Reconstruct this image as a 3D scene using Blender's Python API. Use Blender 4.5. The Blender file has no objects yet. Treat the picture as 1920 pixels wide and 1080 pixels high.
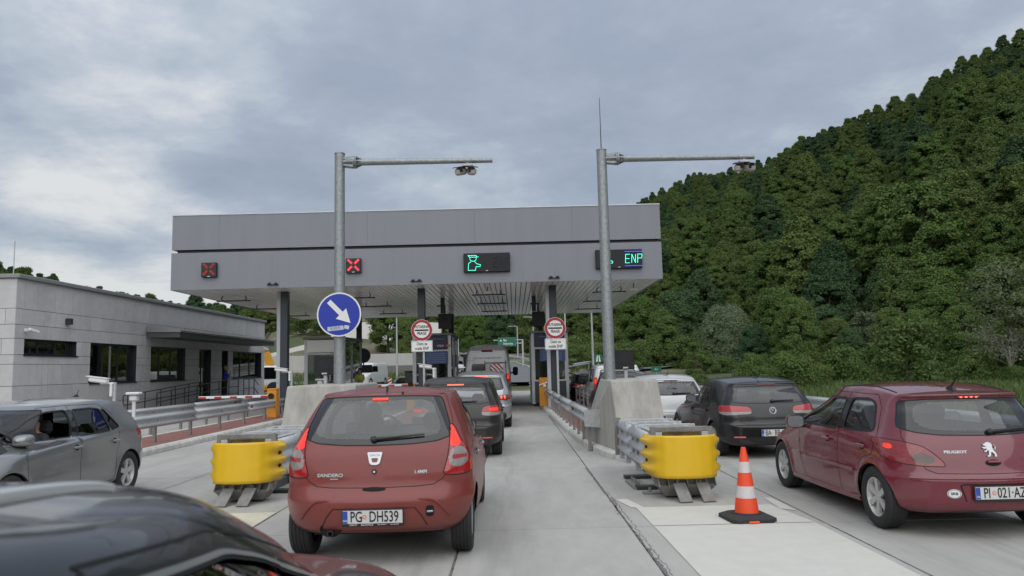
import bpy, math, random
import numpy as np
from math import sin, cos, pi, radians as R_
from mathutils import Vector, Matrix, Quaternion
from mathutils.bvhtree import BVHTree
random.seed(7); rng = np.random.default_rng(7)
SC = bpy.context.scene
COL = SC.collection

# ------------------------------------------------------------------ camera
cam_d = bpy.data.cameras.new('camera'); cam = bpy.data.objects.new('camera', cam_d); COL.objects.link(cam)
cam_d.sensor_width = 36; cam_d.lens = 36*1400/1920
cam_d.clip_start = .05; cam_d.clip_end = 5000
cam.matrix_world = Matrix.Translation((0, 0, 1.7)) @ Matrix.Rotation(pi/2+math.atan(150/1400), 4, 'X') @ Matrix.Rotation(-.024, 4, 'Z')
cam_d.dof.use_dof = True; cam_d.dof.focus_distance = 25; cam_d.dof.aperture_fstop = 4.0
SC.camera = cam

# ------------------------------------------------------------------ sky, sun, exposure
SUN_EL, SUN_AZ = R_(44), R_(178)          # azimuth clockwise from +Y
SKY_A, SKY_B = (2.2, 2.9, 6), (5.5, 5.2, 4)
W = bpy.data.worlds.new('World'); SC.world = W; W.use_nodes = True
nt = W.node_tree; nt.nodes.clear(); N = nt.nodes; LK = nt.links.new
def nn(tree, t, **k):
    n = tree.nodes.new(t)
    for a, b in k.items(): setattr(n, a, b)
    return n
out = nn(nt, 'ShaderNodeOutputWorld'); bg = nn(nt, 'ShaderNodeBackground'); bg.inputs[1].default_value = .1
sky = nn(nt, 'ShaderNodeTexSky', sky_type='NISHITA'); sky.sun_disc = False; sky.sun_elevation = SUN_EL; sky.sun_rotation = SUN_AZ
tc = nn(nt, 'ShaderNodeTexCoord'); sep = nn(nt, 'ShaderNodeSeparateXYZ'); LK(tc.outputs['Generated'], sep.inputs[0])
def mth(op, a, b=None, c=None, clamp=False):
    m = nn(nt, 'ShaderNodeMath', operation=op); m.use_clamp = clamp
    for i, v in enumerate((a, b, c)):
        if v is None: continue
        if isinstance(v, (int, float)): m.inputs[i].default_value = v
        else: LK(v, m.inputs[i])
    return m.outputs[0]
zc = mth('MAXIMUM', sep.outputs[2], 0.0)
den = mth('ADD', zc, .22)
px, py = mth('DIVIDE', sep.outputs[0], den), mth('DIVIDE', sep.outputs[1], den)
cmb = nn(nt, 'ShaderNodeCombineXYZ'); LK(px, cmb.inputs[0]); LK(py, cmb.inputs[1])
def noise(scale, detail, rough, dist, off):
    mp = nn(nt, 'ShaderNodeMapping'); mp.inputs['Location'].default_value = off; LK(cmb.outputs[0], mp.inputs[0])
    n = nn(nt, 'ShaderNodeTexNoise'); n.inputs['Scale'].default_value = scale; n.inputs['Detail'].default_value = detail
    n.inputs['Roughness'].default_value = rough; n.inputs['Distortion'].default_value = dist; LK(mp.outputs[0], n.inputs['Vector']); return n.outputs[0]
big = noise(.80, 2.5, .5, .30, SKY_A); mid = noise(2.3, 10, .60, .18, SKY_B); fine = noise(6.0, 6, .62, .15, (1.1, 5.2, 3))
v = mth('ADD', mth('ADD', mth('MULTIPLY', big, .64), mth('MULTIPLY', mid, .48)), mth('MULTIPLY', fine, .15))
hz = mth('POWER', mth('SUBTRACT', 1.0, mth('MINIMUM', mth('MULTIPLY', zc, 3.2), 1.0)), 1.4)   # brighter band low over the hills
wst = mth('MULTIPLY', mth('SUBTRACT', mth('MULTIPLY', sep.outputs[0], -1.0), -.15, clamp=True), .24)   # the cloud sheet is thinner to the west
v = mth('ADD', mth('SUBTRACT', v, .018), mth('MULTIPLY', hz, mth('ADD', wst, .14)))
ramp = nn(nt, 'ShaderNodeValToRGB'); LK(v, ramp.inputs[0]); e = ramp.color_ramp.elements
e[0].position = .53; e[0].color = (.30, .345, .425, 1); e[1].position = .80; e[1].color = (.72, .725, .72, 1)
m_ = e.new(.62); m_.color = (.35, .40, .475, 1); m_ = e.new(.70); m_.color = (.47, .515, .575, 1)
lum = mth('ADD', 1.0, mth('MULTIPLY', mth('POWER', zc, 1.5), 1.0))                       # an overcast sky grows brighter to the zenith
vm = nn(nt, 'ShaderNodeVectorMath', operation='SCALE'); LK(ramp.outputs[0], vm.inputs[0]); LK(mth('MULTIPLY', lum, 6.75), vm.inputs['Scale'])
mix = nn(nt, 'ShaderNodeMix', data_type='RGBA'); mix.inputs[0].default_value = .90
LK(sky.outputs[0], mix.inputs[6]); LK(vm.outputs[0], mix.inputs[7])
LK(mix.outputs[2], bg.inputs[0]); LK(bg.outputs[0], out.inputs[0])

sun_d = bpy.data.lights.new('sun', 'SUN'); sun_d.energy = 1.5; sun_d.angle = R_(95); sun_d.color = (1, .97, .92)
sun = bpy.data.objects.new('sun', sun_d); COL.objects.link(sun)
sd = Vector((sin(SUN_AZ)*cos(SUN_EL), cos(SUN_AZ)*cos(SUN_EL), sin(SUN_EL)))
sun.rotation_euler = sd.to_track_quat('Z', 'Y').to_euler()
vs = SC.view_settings; vs.view_transform = 'Standard'; vs.look = 'None'; vs.exposure = 0.50; vs.gamma = 1; vs.use_curve_mapping = False
try:
    SC.cycles.max_bounces = 7; SC.cycles.transparent_max_bounces = 14; SC.cycles.caustics_reflective = False; SC.cycles.caustics_refractive = False
except Exception: pass

# ------------------------------------------------------------------ materials
MATS = {}
def mat(name, col, rough=.6, metal=0, var=0, vscale=6, bump=0, bscale=40, coat=0, emit=None, estr=0, spec=.5, trans=0, alpha=1,
        col2=None, c2scale=3, c2amt=.5, c2sharp=(.45, .65), stretch=None, objrand=0, dirt=None):
    if name in MATS: return MATS[name]
    m = bpy.data.materials.new(name); m.use_nodes = True; t = m.node_tree; b = t.nodes['Principled BSDF']
    b.inputs['Roughness'].default_value = rough; b.inputs['Metallic'].default_value = metal
    b.inputs['Specular IOR Level'].default_value = spec; b.inputs['Coat Weight'].default_value = coat; b.inputs['Coat Roughness'].default_value = .04
    c4 = tuple(col)+(1,); b.inputs['Base Color'].default_value = c4
    if emit: b.inputs['Emission Color'].default_value = tuple(emit)+(1,); b.inputs['Emission Strength'].default_value = estr
    L = t.links.new; co = None
    def coords():
        nonlocal co
        if co is None:
            tcn = nn(t, 'ShaderNodeTexCoord'); co = tcn.outputs['Object']
            if stretch:
                mp = nn(t, 'ShaderNodeMapping'); mp.inputs['Scale'].default_value = stretch; L(co, mp.inputs[0]); co = mp.outputs[0]
        return co
    def nz(s, d=5, r=.6):
        n = nn(t, 'ShaderNodeTexNoise'); n.inputs['Scale'].default_value = s; n.inputs['Detail'].default_value = d; n.inputs['Roughness'].default_value = r
        L(coords(), n.inputs['Vector']); return n.outputs[0]
    cur = None
    if var:
        mr = nn(t, 'ShaderNodeMapRange'); mr.inputs[1].default_value = .25; mr.inputs[2].default_value = .75
        mr.inputs[3].default_value = 1-var; mr.inputs[4].default_value = 1+var; L(nz(vscale, 7, .65), mr.inputs[0])
        hs = nn(t, 'ShaderNodeHueSaturation'); hs.inputs['Color'].default_value = c4; L(mr.outputs[0], hs.inputs['Value']); cur = hs.outputs[0]
    if col2:
        mr = nn(t, 'ShaderNodeMapRange'); mr.inputs[1].default_value, mr.inputs[2].default_value = c2sharp; mr.inputs[4].default_value = c2amt; L(nz(c2scale, 8, .68), mr.inputs[0])
        mx = nn(t, 'ShaderNodeMix', data_type='RGBA'); L(mr.outputs[0], mx.inputs[0]); mx.inputs[7].default_value = tuple(col2)+(1,)
        if cur: L(cur, mx.inputs[6])
        else: mx.inputs[6].default_value = c4
        cur = mx.outputs[2]
    if dirt:                                   # road film on the lower body: (colour, z0, z1, amount)
        dc, z0, z1, am = dirt
        tcn = nn(t, 'ShaderNodeTexCoord'); sp = nn(t, 'ShaderNodeSeparateXYZ'); L(tcn.outputs['Object'], sp.inputs[0])
        mr = nn(t, 'ShaderNodeMapRange'); mr.inputs[1].default_value = z1; mr.inputs[2].default_value = z0; mr.inputs[4].default_value = am; L(sp.outputs[2], mr.inputs[0])
        n1 = nz(9, 8, .7); ml = nn(t, 'ShaderNodeMath', operation='MULTIPLY'); L(mr.outputs[0], ml.inputs[0])
        m2 = nn(t, 'ShaderNodeMapRange'); m2.inputs[1].default_value = .3; m2.inputs[2].default_value = .62; m2.inputs[3].default_value = .35; L(n1, m2.inputs[0]); L(m2.outputs[0], ml.inputs[1])
        a0 = nn(t, 'ShaderNodeMath', operation='ADD'); a0.use_clamp = True; L(ml.outputs[0], a0.inputs[0])
        m3 = nn(t, 'ShaderNodeMapRange'); m3.inputs[1].default_value = .45; m3.inputs[2].default_value = .8; m3.inputs[4].default_value = am*.35; L(nz(3, 8, .7), m3.inputs[0]); L(m3.outputs[0], a0.inputs[1])
        mx = nn(t, 'ShaderNodeMix', data_type='RGBA'); L(a0.outputs[0], mx.inputs[0]); mx.inputs[7].default_value = tuple(dc)+(1,)
        if cur: L(cur, mx.inputs[6])
        else: mx.inputs[6].default_value = c4
        cur = mx.outputs[2]
        ro = nn(t, 'ShaderNodeMapRange'); ro.inputs[3].default_value = rough; ro.inputs[4].default_value = .75; L(a0.outputs[0], ro.inputs[0]); L(ro.outputs[0], b.inputs['Roughness'])
        cw = nn(t, 'ShaderNodeMapRange'); cw.inputs[3].default_value = coat; cw.inputs[4].default_value = coat*.15; L(a0.outputs[0], cw.inputs[0]); L(cw.outputs[0], b.inputs['Coat Weight'])
    if objrand:
        oi = nn(t, 'ShaderNodeObjectInfo'); mr = nn(t, 'ShaderNodeMapRange'); mr.inputs[3].default_value = 1-objrand; mr.inputs[4].default_value = 1+objrand; L(oi.outputs['Random'], mr.inputs[0])
        hs = nn(t, 'ShaderNodeHueSaturation'); L(mr.outputs[0], hs.inputs['Value'])
        if cur: L(cur, hs.inputs['Color'])
        else: hs.inputs['Color'].default_value = c4
        cur = hs.outputs[0]
    if cur: L(cur, b.inputs['Base Color'])
    if bump:
        bp = nn(t, 'ShaderNodeBump'); bp.inputs['Strength'].default_value = 1; bp.inputs['Distance'].default_value = bump; L(nz(bscale, 6, .6), bp.inputs['Height']); L(bp.outputs[0], b.inputs['Normal'])
    MATS[name] = m; return m
def glassmat(name, tint, refl=1.0, rough=.0, ior=1.6, dust=0.):
    if name in MATS: return MATS[name]
    m = bpy.data.materials.new(name); m.use_nodes = True; t = m.node_tree; t.nodes.clear(); L = t.links.new
    o = nn(t, 'ShaderNodeOutputMaterial'); tr = nn(t, 'ShaderNodeBsdfTransparent'); tr.inputs[0].default_value = tuple(tint)+(1,)
    gl = nn(t, 'ShaderNodeBsdfGlossy'); gl.inputs['Roughness'].default_value = rough; gl.inputs[0].default_value = (refl, refl, refl, 1)
    # Schlick reflectance, the same from both sides of the pane
    ge = nn(t, 'ShaderNodeNewGeometry'); dt = nn(t, 'ShaderNodeVectorMath', operation='DOT_PRODUCT'); L(ge.outputs['Normal'], dt.inputs[0]); L(ge.outputs['Incoming'], dt.inputs[1])
    def mm(op, a, b_=None):
        q = nn(t, 'ShaderNodeMath', operation=op)
        for i, v_ in enumerate((a, b_)):
            if v_ is None: continue
            if isinstance(v_, (int, float)): q.inputs[i].default_value = v_
            else: L(v_, q.inputs[i])
        return q.outputs[0]
    f0 = ((ior-1)/(ior+1))**2*1.5; sch = mm('ADD', mm('MULTIPLY', mm('POWER', mm('SUBTRACT', 1.0, mm('ABSOLUTE', dt.outputs['Value'])), 5.0), 1-f0), f0); mx = nn(t, 'ShaderNodeMixShader'); base = tr.outputs[0]
    if dust:
        df = nn(t, 'ShaderNodeBsdfDiffuse'); df.inputs[0].default_value = (.32, .32, .31, 1); md = nn(t, 'ShaderNodeMixShader'); md.inputs[0].default_value = dust; L(tr.outputs[0], md.inputs[1]); L(df.outputs[0], md.inputs[2]); base = md.outputs[0]
    L(sch, mx.inputs[0]); L(base, mx.inputs[1]); L(gl.outputs[0], mx.inputs[2]); L(mx.outputs[0], o.inputs[0])
    MATS[name] = m; return m

# ------------------------------------------------------------------ mesh builder
class MB:
    def __init__(s): s.v = []; s.f = []; s.M = None
    def add(s, vs, fs):
        o = len(s.v)
        if s.M is not None: vs = [tuple(s.M @ Vector(p)) for p in vs]
        s.v += [tuple(p) for p in vs]; s.f += [tuple(i+o for i in f) for f in fs]; return s
    def box(s, c, d, rz=0, ch=0, M=None):
        """box of centre c and size d, optional chamfer"""
        hx, hy, hz = d[0]/2, d[1]/2, d[2]/2; ch = min(ch, hx*.9, hy*.9, hz*.9)
        if ch <= 0:
            P = [(x, y, z) for x in (-hx, hx) for y in (-hy, hy) for z in (-hz, hz)]
            F = [(0, 1, 3, 2), (4, 6, 7, 5), (0, 4, 5, 1), (2, 3, 7, 6), (0, 2, 6, 4), (1, 5, 7, 3)]
        else:
            P = []; idx = {}
            for sx in (-1, 1):
                for sy in (-1, 1):
                    for sz in (-1, 1):
                        for a in range(3):
                            h = [hx-ch, hy-ch, hz-ch]; h[a] += ch; idx[(sx, sy, sz, a)] = len(P); P.append((sx*h[0], sy*h[1], sz*h[2]))
            I = lambda sx, sy, sz, a: idx[(sx, sy, sz, a)]; F = []
            for q in (-1, 1):
                F.append(tuple(I(q, b, c_, 0) for b, c_ in ((-1, -1), (1, -1), (1, 1), (-1, 1)))[::q])
                F.append(tuple(I(b, q, c_, 1) for b, c_ in ((-1, -1), (1, -1), (1, 1), (-1, 1)))[::-q])
                F.append(tuple(I(b, c_, q, 2) for b, c_ in ((-1, -1), (1, -1), (1, 1), (-1, 1)))[::q])
            for a in (-1, 1):
                for b in (-1, 1):
                    F.append((I(a, b, -1, 0), I(a, b, 1, 0), I(a, b, 1, 1), I(a, b, -1, 1))[::a*b])
                    F.append((I(a, -1, b, 0), I(a, 1, b, 0), I(a, 1, b, 2), I(a, -1, b, 2))[::-a*b])
                    F.append((I(-1, a, b, 1), I(1, a, b, 1), I(1, a, b, 2), I(-1, a, b, 2))[::a*b])
                    for c_ in (-1, 1): F.append((I(a, b, c_, 0), I(a, b, c_, 1), I(a, b, c_, 2))[::a*b*c_])
        m = Matrix.Translation(c) @ (M if M is not None else Matrix.Rotation(rz, 4, 'Z'))
        return s.add([tuple(m @ Vector(p)) for p in P], F)
    def bar(s, a, b, w, h=None, ch=0, up=(0, 0, 1)):
        a, b = Vector(a), Vector(b); d = b-a; L = d.length
        if L < 1e-6: return s
        y = d/L; u = Vector(up)
        if abs(y.dot(u)) > .99: u = Vector((1, 0, 0))
        x = y.cross(u).normalized(); z = x.cross(y)
        return s.box((a+b)/2, (w, L, h or w), ch=ch, M=Matrix((x, y, z)).transposed().to_4x4())
    def tube(s, pts, r, n=8, cap=True, r2=None):
        pts = [Vector(p) for p in pts]; k = len(pts); rs = r if isinstance(r, (list, tuple)) else [r+(r2-r)*i/(k-1) if r2 is not None else r for i in range(k)]
        V = []; F = []; up = None
        for i, p in enumerate(pts):
            t = (pts[min(i+1, k-1)]-pts[max(i-1, 0)]).normalized()
            if up is None: up = Vector((0, 0, 1)) if abs(t.z) < .9 else Vector((1, 0, 0))
            x = t.cross(up).normalized(); y = x.cross(t); up = y
            for j in range(n): a = 2*pi*j/n; V.append(p+(x*cos(a)+y*sin(a))*rs[i])
        for i in range(k-1):
            for j in range(n): F.append((i*n+j, i*n+(j+1) % n, (i+1)*n+(j+1) % n, (i+1)*n+j))
        if cap: F += [tuple(range(n))[::-1], tuple(range((k-1)*n, k*n))]
        return s.add(V, F)
    def lathe(s, prof, n=24, c=(0, 0, 0), axis='Z', a0=0, a1=2*pi, M=None):
        V = []; F = []; full = abs(a1-a0-2*pi) < 1e-6; m = n if full else n+1
        for (r, h) in prof:
            for j in range(m):
                a = a0+(a1-a0)*j/n
                p = (r*cos(a), r*sin(a), h)
                if axis == 'X': p = (h, p[0], p[1])
                if axis == 'Y': p = (p[1], h, p[0])
                V.append(Vector(p) if M is None else M @ Vector(p))
        V = [(p[0]+c[0], p[1]+c[1], p[2]+c[2]) for p in V]
        for i in range(len(prof)-1):
            for j in range(n): F.append((i*m+j, i*m+(j+1) % m, (i+1)*m+(j+1) % m, (i+1)*m+j))
        return s.add(V, F)
    def prism(s, poly, h0, h1, axis='Z', bev=0):
        """2D polygon swept between h0 and h1 along axis; Z:(x,y) Y:(x,z) X:(y,z)"""
        n = len(poly)
        mp = {'Z': lambda p, h: (p[0], p[1], h), 'Y': lambda p, h: (p[0], h, p[1]), 'X': lambda p, h: (h, p[0], p[1])}[axis]
        V = [mp(p, h0) for p in poly]+[mp(p, h1) for p in poly]
        F = [(i, (i+1) % n, n+(i+1) % n, n+i) for i in range(n)]+[tuple(range(n))[::-1], tuple(range(n, 2*n))]
        return s.add(V, F)
    def hull(s, bot, top):
        n = len(bot); return s.add(list(bot)+list(top), [(i, (i+1) % n, n+(i+1) % n, n+i) for i in range(n)]+[tuple(range(n))[::-1], tuple(range(n, 2*n))])
    def strip(s, A, B):
        n = len(A); return s.add(list(A)+list(B), [(i, i+1, n+i+1, n+i) for i in range(n-1)])
    def ball(s, c, r, n=10, sc=(1, 1, 1)):
        pr = [(max(1e-4, sin(pi*i/n)), -cos(pi*i/n)) for i in range(n+1)]
        return s.lathe([(a*r, b*r) for a, b in pr], n*2, c=c, M=Matrix.Diagonal((*sc, 1)))
    def mesh(s, name='m', smooth=False, angle=None):
        me = bpy.data.meshes.new(name); me.from_pydata(s.v, [], s.f)
        if smooth:
            me.polygons.foreach_set('use_smooth', np.ones(len(me.polygons), bool))
            me.set_sharp_from_angle(angle=R_(angle or 35))
        me.update(); return me
def obj(name, mb, m, parent=None, loc=None, smooth=False, angle=None, rz=0, label=None):
    me = mb.mesh(name, smooth, angle) if isinstance(mb, MB) else mb
    if isinstance(mb, MB) and not mb.f: return None
    o = bpy.data.objects.new(name, me)
    if m is not None and isinstance(mb, MB): me.materials.append(m)
    COL.objects.link(o)
    if parent is not None: o.parent = parent
    if loc is not None: o.location = loc
    if rz: o.rotation_euler.z = rz
    if label: o['label'] = label
    return o
def rnd(poly, r=.05, n=5):
    """round the corners of a polygon"""
    out = []; k = len(poly)
    for i in range(k):
        p = np.array(poly[i], float); a = np.array(poly[i-1], float)-p; b = np.array(poly[(i+1) % k], float)-p
        la, lb = np.hypot(*a), np.hypot(*b); q = min(r, la*.45, lb*.45); A = p+a/la*q; B = p+b/lb*q
        for j in range(n+1): t = j/n; out.append(tuple(A*(1-t)**2+2*p*t*(1-t)+B*t*t))
    return out
def tag(o, label, cat, group=None):
    o['label'] = label; o['category'] = cat
    if group: o['group'] = group
    return o
def thing(name, label, cat, loc=(0, 0, 0), rz=0, group=None):
    o = bpy.data.objects.new(name, None); o.empty_display_size = .2; COL.objects.link(o); o.location = loc; o.rotation_euler.z = rz
    return tag(o, label, cat, group)
def struct(o): o['kind'] = 'structure'; return o
def dup(root, loc, rz=None, label=None, scale=None):
    c = root.copy(); COL.objects.link(c); c.location = loc
    if rz is not None: c.rotation_euler.z = rz
    if label: c['label'] = label
    if scale: c.scale = scale if isinstance(scale, tuple) else (scale,)*3
    for ch in KIDS(root):
        d = ch.copy(); COL.objects.link(d); d.parent = c
        for g in KIDS(ch):
            q = g.copy(); COL.objects.link(q); q.parent = d
    return c
def KIDS(o): return list(o.children)
def text_mesh(body, size, depth=.002, sx=1, align='CENTER', res=3, bold=0):
    cu = bpy.data.curves.new('t', 'FONT'); cu.body = body; cu.size = size; cu.extrude = depth; cu.align_x = align; cu.align_y = 'CENTER'; cu.resolution_u = res; cu.offset = bold
    o = bpy.data.objects.new('t', cu); me = o.to_mesh()
    V = np.zeros(len(me.vertices)*3); me.vertices.foreach_get('co', V); V = V.reshape(-1, 3); V[:, 0] *= sx
    F = [tuple(p.vertices) for p in me.polygons]
    o.to_mesh_clear(); bpy.data.objects.remove(o); bpy.data.curves.remove(cu); return V, F
def text_on(name, body, size, M, m, parent, depth=.002, sx=1, bold=0, align='CENTER'):
    """lettering laid in the local XY plane of M (facing local +Z)"""
    V, F = text_mesh(body, size, depth, sx, align, bold=bold); b = MB(); b.M = M; b.add([tuple(p) for p in V], F)
    return obj(name, b, m, parent)
def facing(c, n=(0, -1, 0), up=(0, 0, 1)):
    """matrix with local Z along n, local Y along up"""
    z = Vector(n).normalized(); y = (Vector(up)-z*Vector(up).dot(z)).normalized(); x = y.cross(z)
    M = Matrix((x, y, z)).transposed().to_4x4(); M.translation = Vector(c); return M

# shared materials
GALV = mat('galvanised_steel', (.47, .485, .49), .5, .35, var=.22, vscale=14, bump=.001, bscale=30)
GALVD = mat('dull_galvanised_steel', (.25, .245, .235), .65, .25, var=.25, vscale=9, col2=(.14, .11, .07), c2scale=6, c2amt=.45)
POLE = mat('mottled_galvanised_pole', (.30, .32, .325), .5, .6, var=.35, vscale=26, stretch=(1, 1, .6))
ANTH = mat('anthracite_paint', (.035, .04, .048), .45, var=.1)
BLACK = mat('black_plastic', (.015, .015, .016), .5)
RUBBER = mat('tyre_rubber', (.022, .022, .023), .8, var=.25, vscale=12, bump=.001, bscale=60)
WHITE = mat('white_paint', (.75, .76, .76), .45, var=.04)
CHROME = mat('chrome', (.50, .51, .52), .28, .9)
CONC = mat('precast_concrete', (.40, .385, .35), .85, var=.14, vscale=5, bump=.004, bscale=28, col2=(.27, .255, .23), c2scale=2.2, c2amt=.75, stretch=(1.6, 1.6, .32))
KERB = mat('kerb_concrete', (.60, .585, .55), .85, var=.14, vscale=9, bump=.003, bscale=40, objrand=.1, col2=(.3, .28, .25), c2scale=5, c2amt=.5)
LETTER = mat('black_lettering', (.012, .012, .013), .5)
# ================================================================== terrain
CAMZ = 1.7; PIT = math.atan(150/1400)
def az_el(px, py):
    """direction of a point of the valley as bearing and elevation from the viewpoint (survey of the ridge line)"""
    x, y = (px-960)/1400, -(py-540)/1400; c, s = cos(-.024), sin(-.024); x, y = c*x-s*y, s*x+c*y
    v = Vector((x, cos(PIT)-y*sin(PIT), sin(PIT)+y*cos(PIT))); return math.atan2(v.x, v.y), math.atan2(v.z, math.hypot(v.x, v.y))
RID = [(-700, 430, 300, 130), (-200, 455, 330, 150), (0, 497, 360, 170), (60, 514, 380, 190), (200, 548, 420, 200), (350, 580, 420, 200), (420, 590, 400, 190), (480, 594, 370, 150), (500, 588, 270, 62), (560, 574, 260, 60), (640, 562, 260, 60), (760, 560, 280, 66), (800, 552, 400, 120),
       (850, 540, 430, 150), (1000, 475, 520, 170), (1100, 425, 560, 170), (1180, 388, 540, 160), (1240, 356, 520, 150), (1300, 326, 490, 140), (1430, 301, 430, 120), (1500, 268, 400, 112), (1600, 223, 375, 104), (1700, 179, 350, 98), (1780, 118, 335, 95), (1850, 92, 330, 92), (1920, 66, 325, 90), (2200, 20, 320, 85), (2800, -40, 300, 80), (4200, 120, 250, 80)]
RA = np.array([az_el(a, b)[0] for a, b, _, _ in RID]); RE = np.array([az_el(a, b)[1] for a, b, _, _ in RID]); RD = np.array([r[2] for r in RID], float); RB = np.array([r[3] for r in RID], float); RT = np.array([2. if 490 < r[0] < 780 else 9.5 for r in RID])
def hill(x, y):
    x = np.asarray(x, float); y = np.asarray(y, float); a = np.arctan2(x, y); d = np.hypot(x, y)
    E, D, B = np.interp(a, RA, RE), np.interp(a, RA, RD), np.interp(a, RA, RB)
    top = np.maximum(np.tan(E)*D+1.7-np.interp(a, RA, RT), 3.); t = np.clip((d-B)/(D-B), 0, 1); s = t**1.12*(1-.12*t*(1-t))
    fall = np.clip((d-D)/400, 0, 1); h = top*s*(1-.35*fall)
    w = 2.6*np.sin(x*.045+1.3)*np.cos(y*.037)+1.4*np.sin(x*.11)*np.sin(y*.093+.7); h = h+w*np.clip(t*4, 0, 1)*(t < 1)
    ramp = np.clip((y-56)/90, 0, 1)*4.6*np.exp(-((x+2)/45)**2); return np.maximum(h, ramp*(d < 400))
GRASS = mat('grass_ground', (.060, .075, .024), .95, var=.35, vscale=.6, bump=.03, bscale=6, col2=(.20, .165, .115), c2scale=.035, c2amt=.85, c2sharp=(.46, .56))
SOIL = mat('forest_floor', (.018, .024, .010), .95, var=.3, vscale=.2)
ths = np.concatenate([np.linspace(-1.55, -.75, 26)[:-1], np.linspace(-.75, .8, 150), np.linspace(.8, 1.55, 26)[1:], np.linspace(1.55, 2*pi-1.55, 40)[1:-1]])
rs = np.concatenate([[.01, 15, 30, 45], np.linspace(55, 600, 90), [700, 850, 1100, 1600, 2400]])
TH, RR = np.meshgrid(ths, rs); GX, GY = RR*np.sin(TH), RR*np.cos(TH); GZ = hill(GX, GY)-.035; GZ[RR < 54] = -.035
n_, m_ = GX.shape; Vt = np.stack([GX, GY, GZ], 2).reshape(-1, 3)
Ft = [(i*m_+j, i*m_+(j+1) % m_, (i+1)*m_+(j+1) % m_, (i+1)*m_+j) for i in range(n_-1) for j in range(m_)]
b = MB(); b.v = [tuple(p) for p in Vt.tolist()]; b.f = [f[::-1] for f in Ft]
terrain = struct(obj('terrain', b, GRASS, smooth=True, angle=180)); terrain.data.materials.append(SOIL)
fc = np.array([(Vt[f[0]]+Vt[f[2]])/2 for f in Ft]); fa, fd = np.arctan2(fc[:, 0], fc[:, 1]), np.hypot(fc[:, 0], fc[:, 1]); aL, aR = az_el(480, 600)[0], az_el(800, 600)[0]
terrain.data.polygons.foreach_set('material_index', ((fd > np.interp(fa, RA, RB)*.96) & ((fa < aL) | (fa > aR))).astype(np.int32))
def gz(x, y): return float(hill(x, y)) if math.hypot(x, y) >= 56 else 0.

# ================================================================== road: concrete slabs
SLAB = mat('road_concrete', (.395, .386, .36), .88, var=.10, vscale=3.2, bump=.0016, bscale=120, objrand=.03, col2=(.24, .235, .222), c2scale=.55, c2amt=.5, c2sharp=(.46, .70), stretch=(1.5, .45, 1))
def add_wear(m):
    # rubber and oil left along the wheel paths of the three lanes, fine dark specks
    t = m.node_tree; L = t.links.new; bs = t.nodes['Principled BSDF']; src = bs.inputs['Base Color'].links[0].from_socket; co = nn(t, 'ShaderNodeTexCoord'); sp = nn(t, 'ShaderNodeSeparateXYZ'); L(co.outputs['Object'], sp.inputs[0])
    def M(op, a, b_=None, cl=False):
        q = nn(t, 'ShaderNodeMath', operation=op); q.use_clamp = cl
        for i, v_ in enumerate((a, b_)):
            if v_ is None: continue
            if isinstance(v_, (int, float)): q.inputs[i].default_value = v_
            else: L(v_, q.inputs[i])
        return q.outputs[0]
    tot = None
    for cx_, sx_, am in ((-.95-.78, .22, .8), (-.95+.78, .22, .8), (-.95, .30, 1.0), (4.35-.78, .22, .7), (4.35+.78, .22, .7), (4.35, .3, .9), (-6.2-.78, .22, .5), (-6.2+.78, .22, .5), (-6.2, .3, .6)):
        d = M('DIVIDE', M('SUBTRACT', sp.outputs[0], cx_), sx_); g_ = M('MULTIPLY', M('POWER', 2.718, M('MULTIPLY', M('MULTIPLY', d, d), -1.0)), am); tot = g_ if tot is None else M('MAXIMUM', tot, g_)
    mp = nn(t, 'ShaderNodeMapping'); mp.inputs['Scale'].default_value = (3, .22, 1); L(co.outputs['Object'], mp.inputs[0]); n1 = nn(t, 'ShaderNodeTexNoise'); n1.inputs['Scale'].default_value = 1.6; n1.inputs['Detail'].default_value = 9; n1.inputs['Roughness'].default_value = .7; L(mp.outputs[0], n1.inputs['Vector'])
    r1 = nn(t, 'ShaderNodeMapRange'); r1.inputs[1].default_value = .38; r1.inputs[2].default_value = .72; L(n1.outputs[0], r1.inputs[0]); fac = M('MULTIPLY', M('MULTIPLY', tot, r1.outputs[0]), .55, True)
    n2 = nn(t, 'ShaderNodeTexNoise'); n2.inputs['Scale'].default_value = 26; n2.inputs['Detail'].default_value = 4; L(co.outputs['Object'], n2.inputs['Vector']); r2 = nn(t, 'ShaderNodeMapRange'); r2.inputs[1].default_value = .70; r2.inputs[2].default_value = .76; r2.inputs[4].default_value = .5; L(n2.outputs[0], r2.inputs[0])
    mx = nn(t, 'ShaderNodeMix', data_type='RGBA'); L(M('MAXIMUM', fac, r2.outputs[0]), mx.inputs[0]); L(src, mx.inputs[6]); mx.inputs[7].default_value = (.15, .145, .138, 1); L(mx.outputs[2], bs.inputs['Base Color'])
add_wear(SLAB)
JOINT = mat('slab_joint', (.07, .068, .063), .95)
road = bpy.data.objects.new('road', None); COL.objects.link(road); struct(road)
b = MB(); b.box((-2.5, 27, -.03), (26, 70, .03)); obj('road_base', b, JOINT, road)
xs_ = [-15.2, -12.9, -10.3, -8.0, -5.35, -2.95, -.57, 1.19, 3.24, 5.2, 8.2]; ys_ = [-6, -1.4, 3.4, 8.12, 12.8, 17.4, 22.1, 26.8, 31.5, 36.2, 41, 46, 51, 56, 61]
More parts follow.
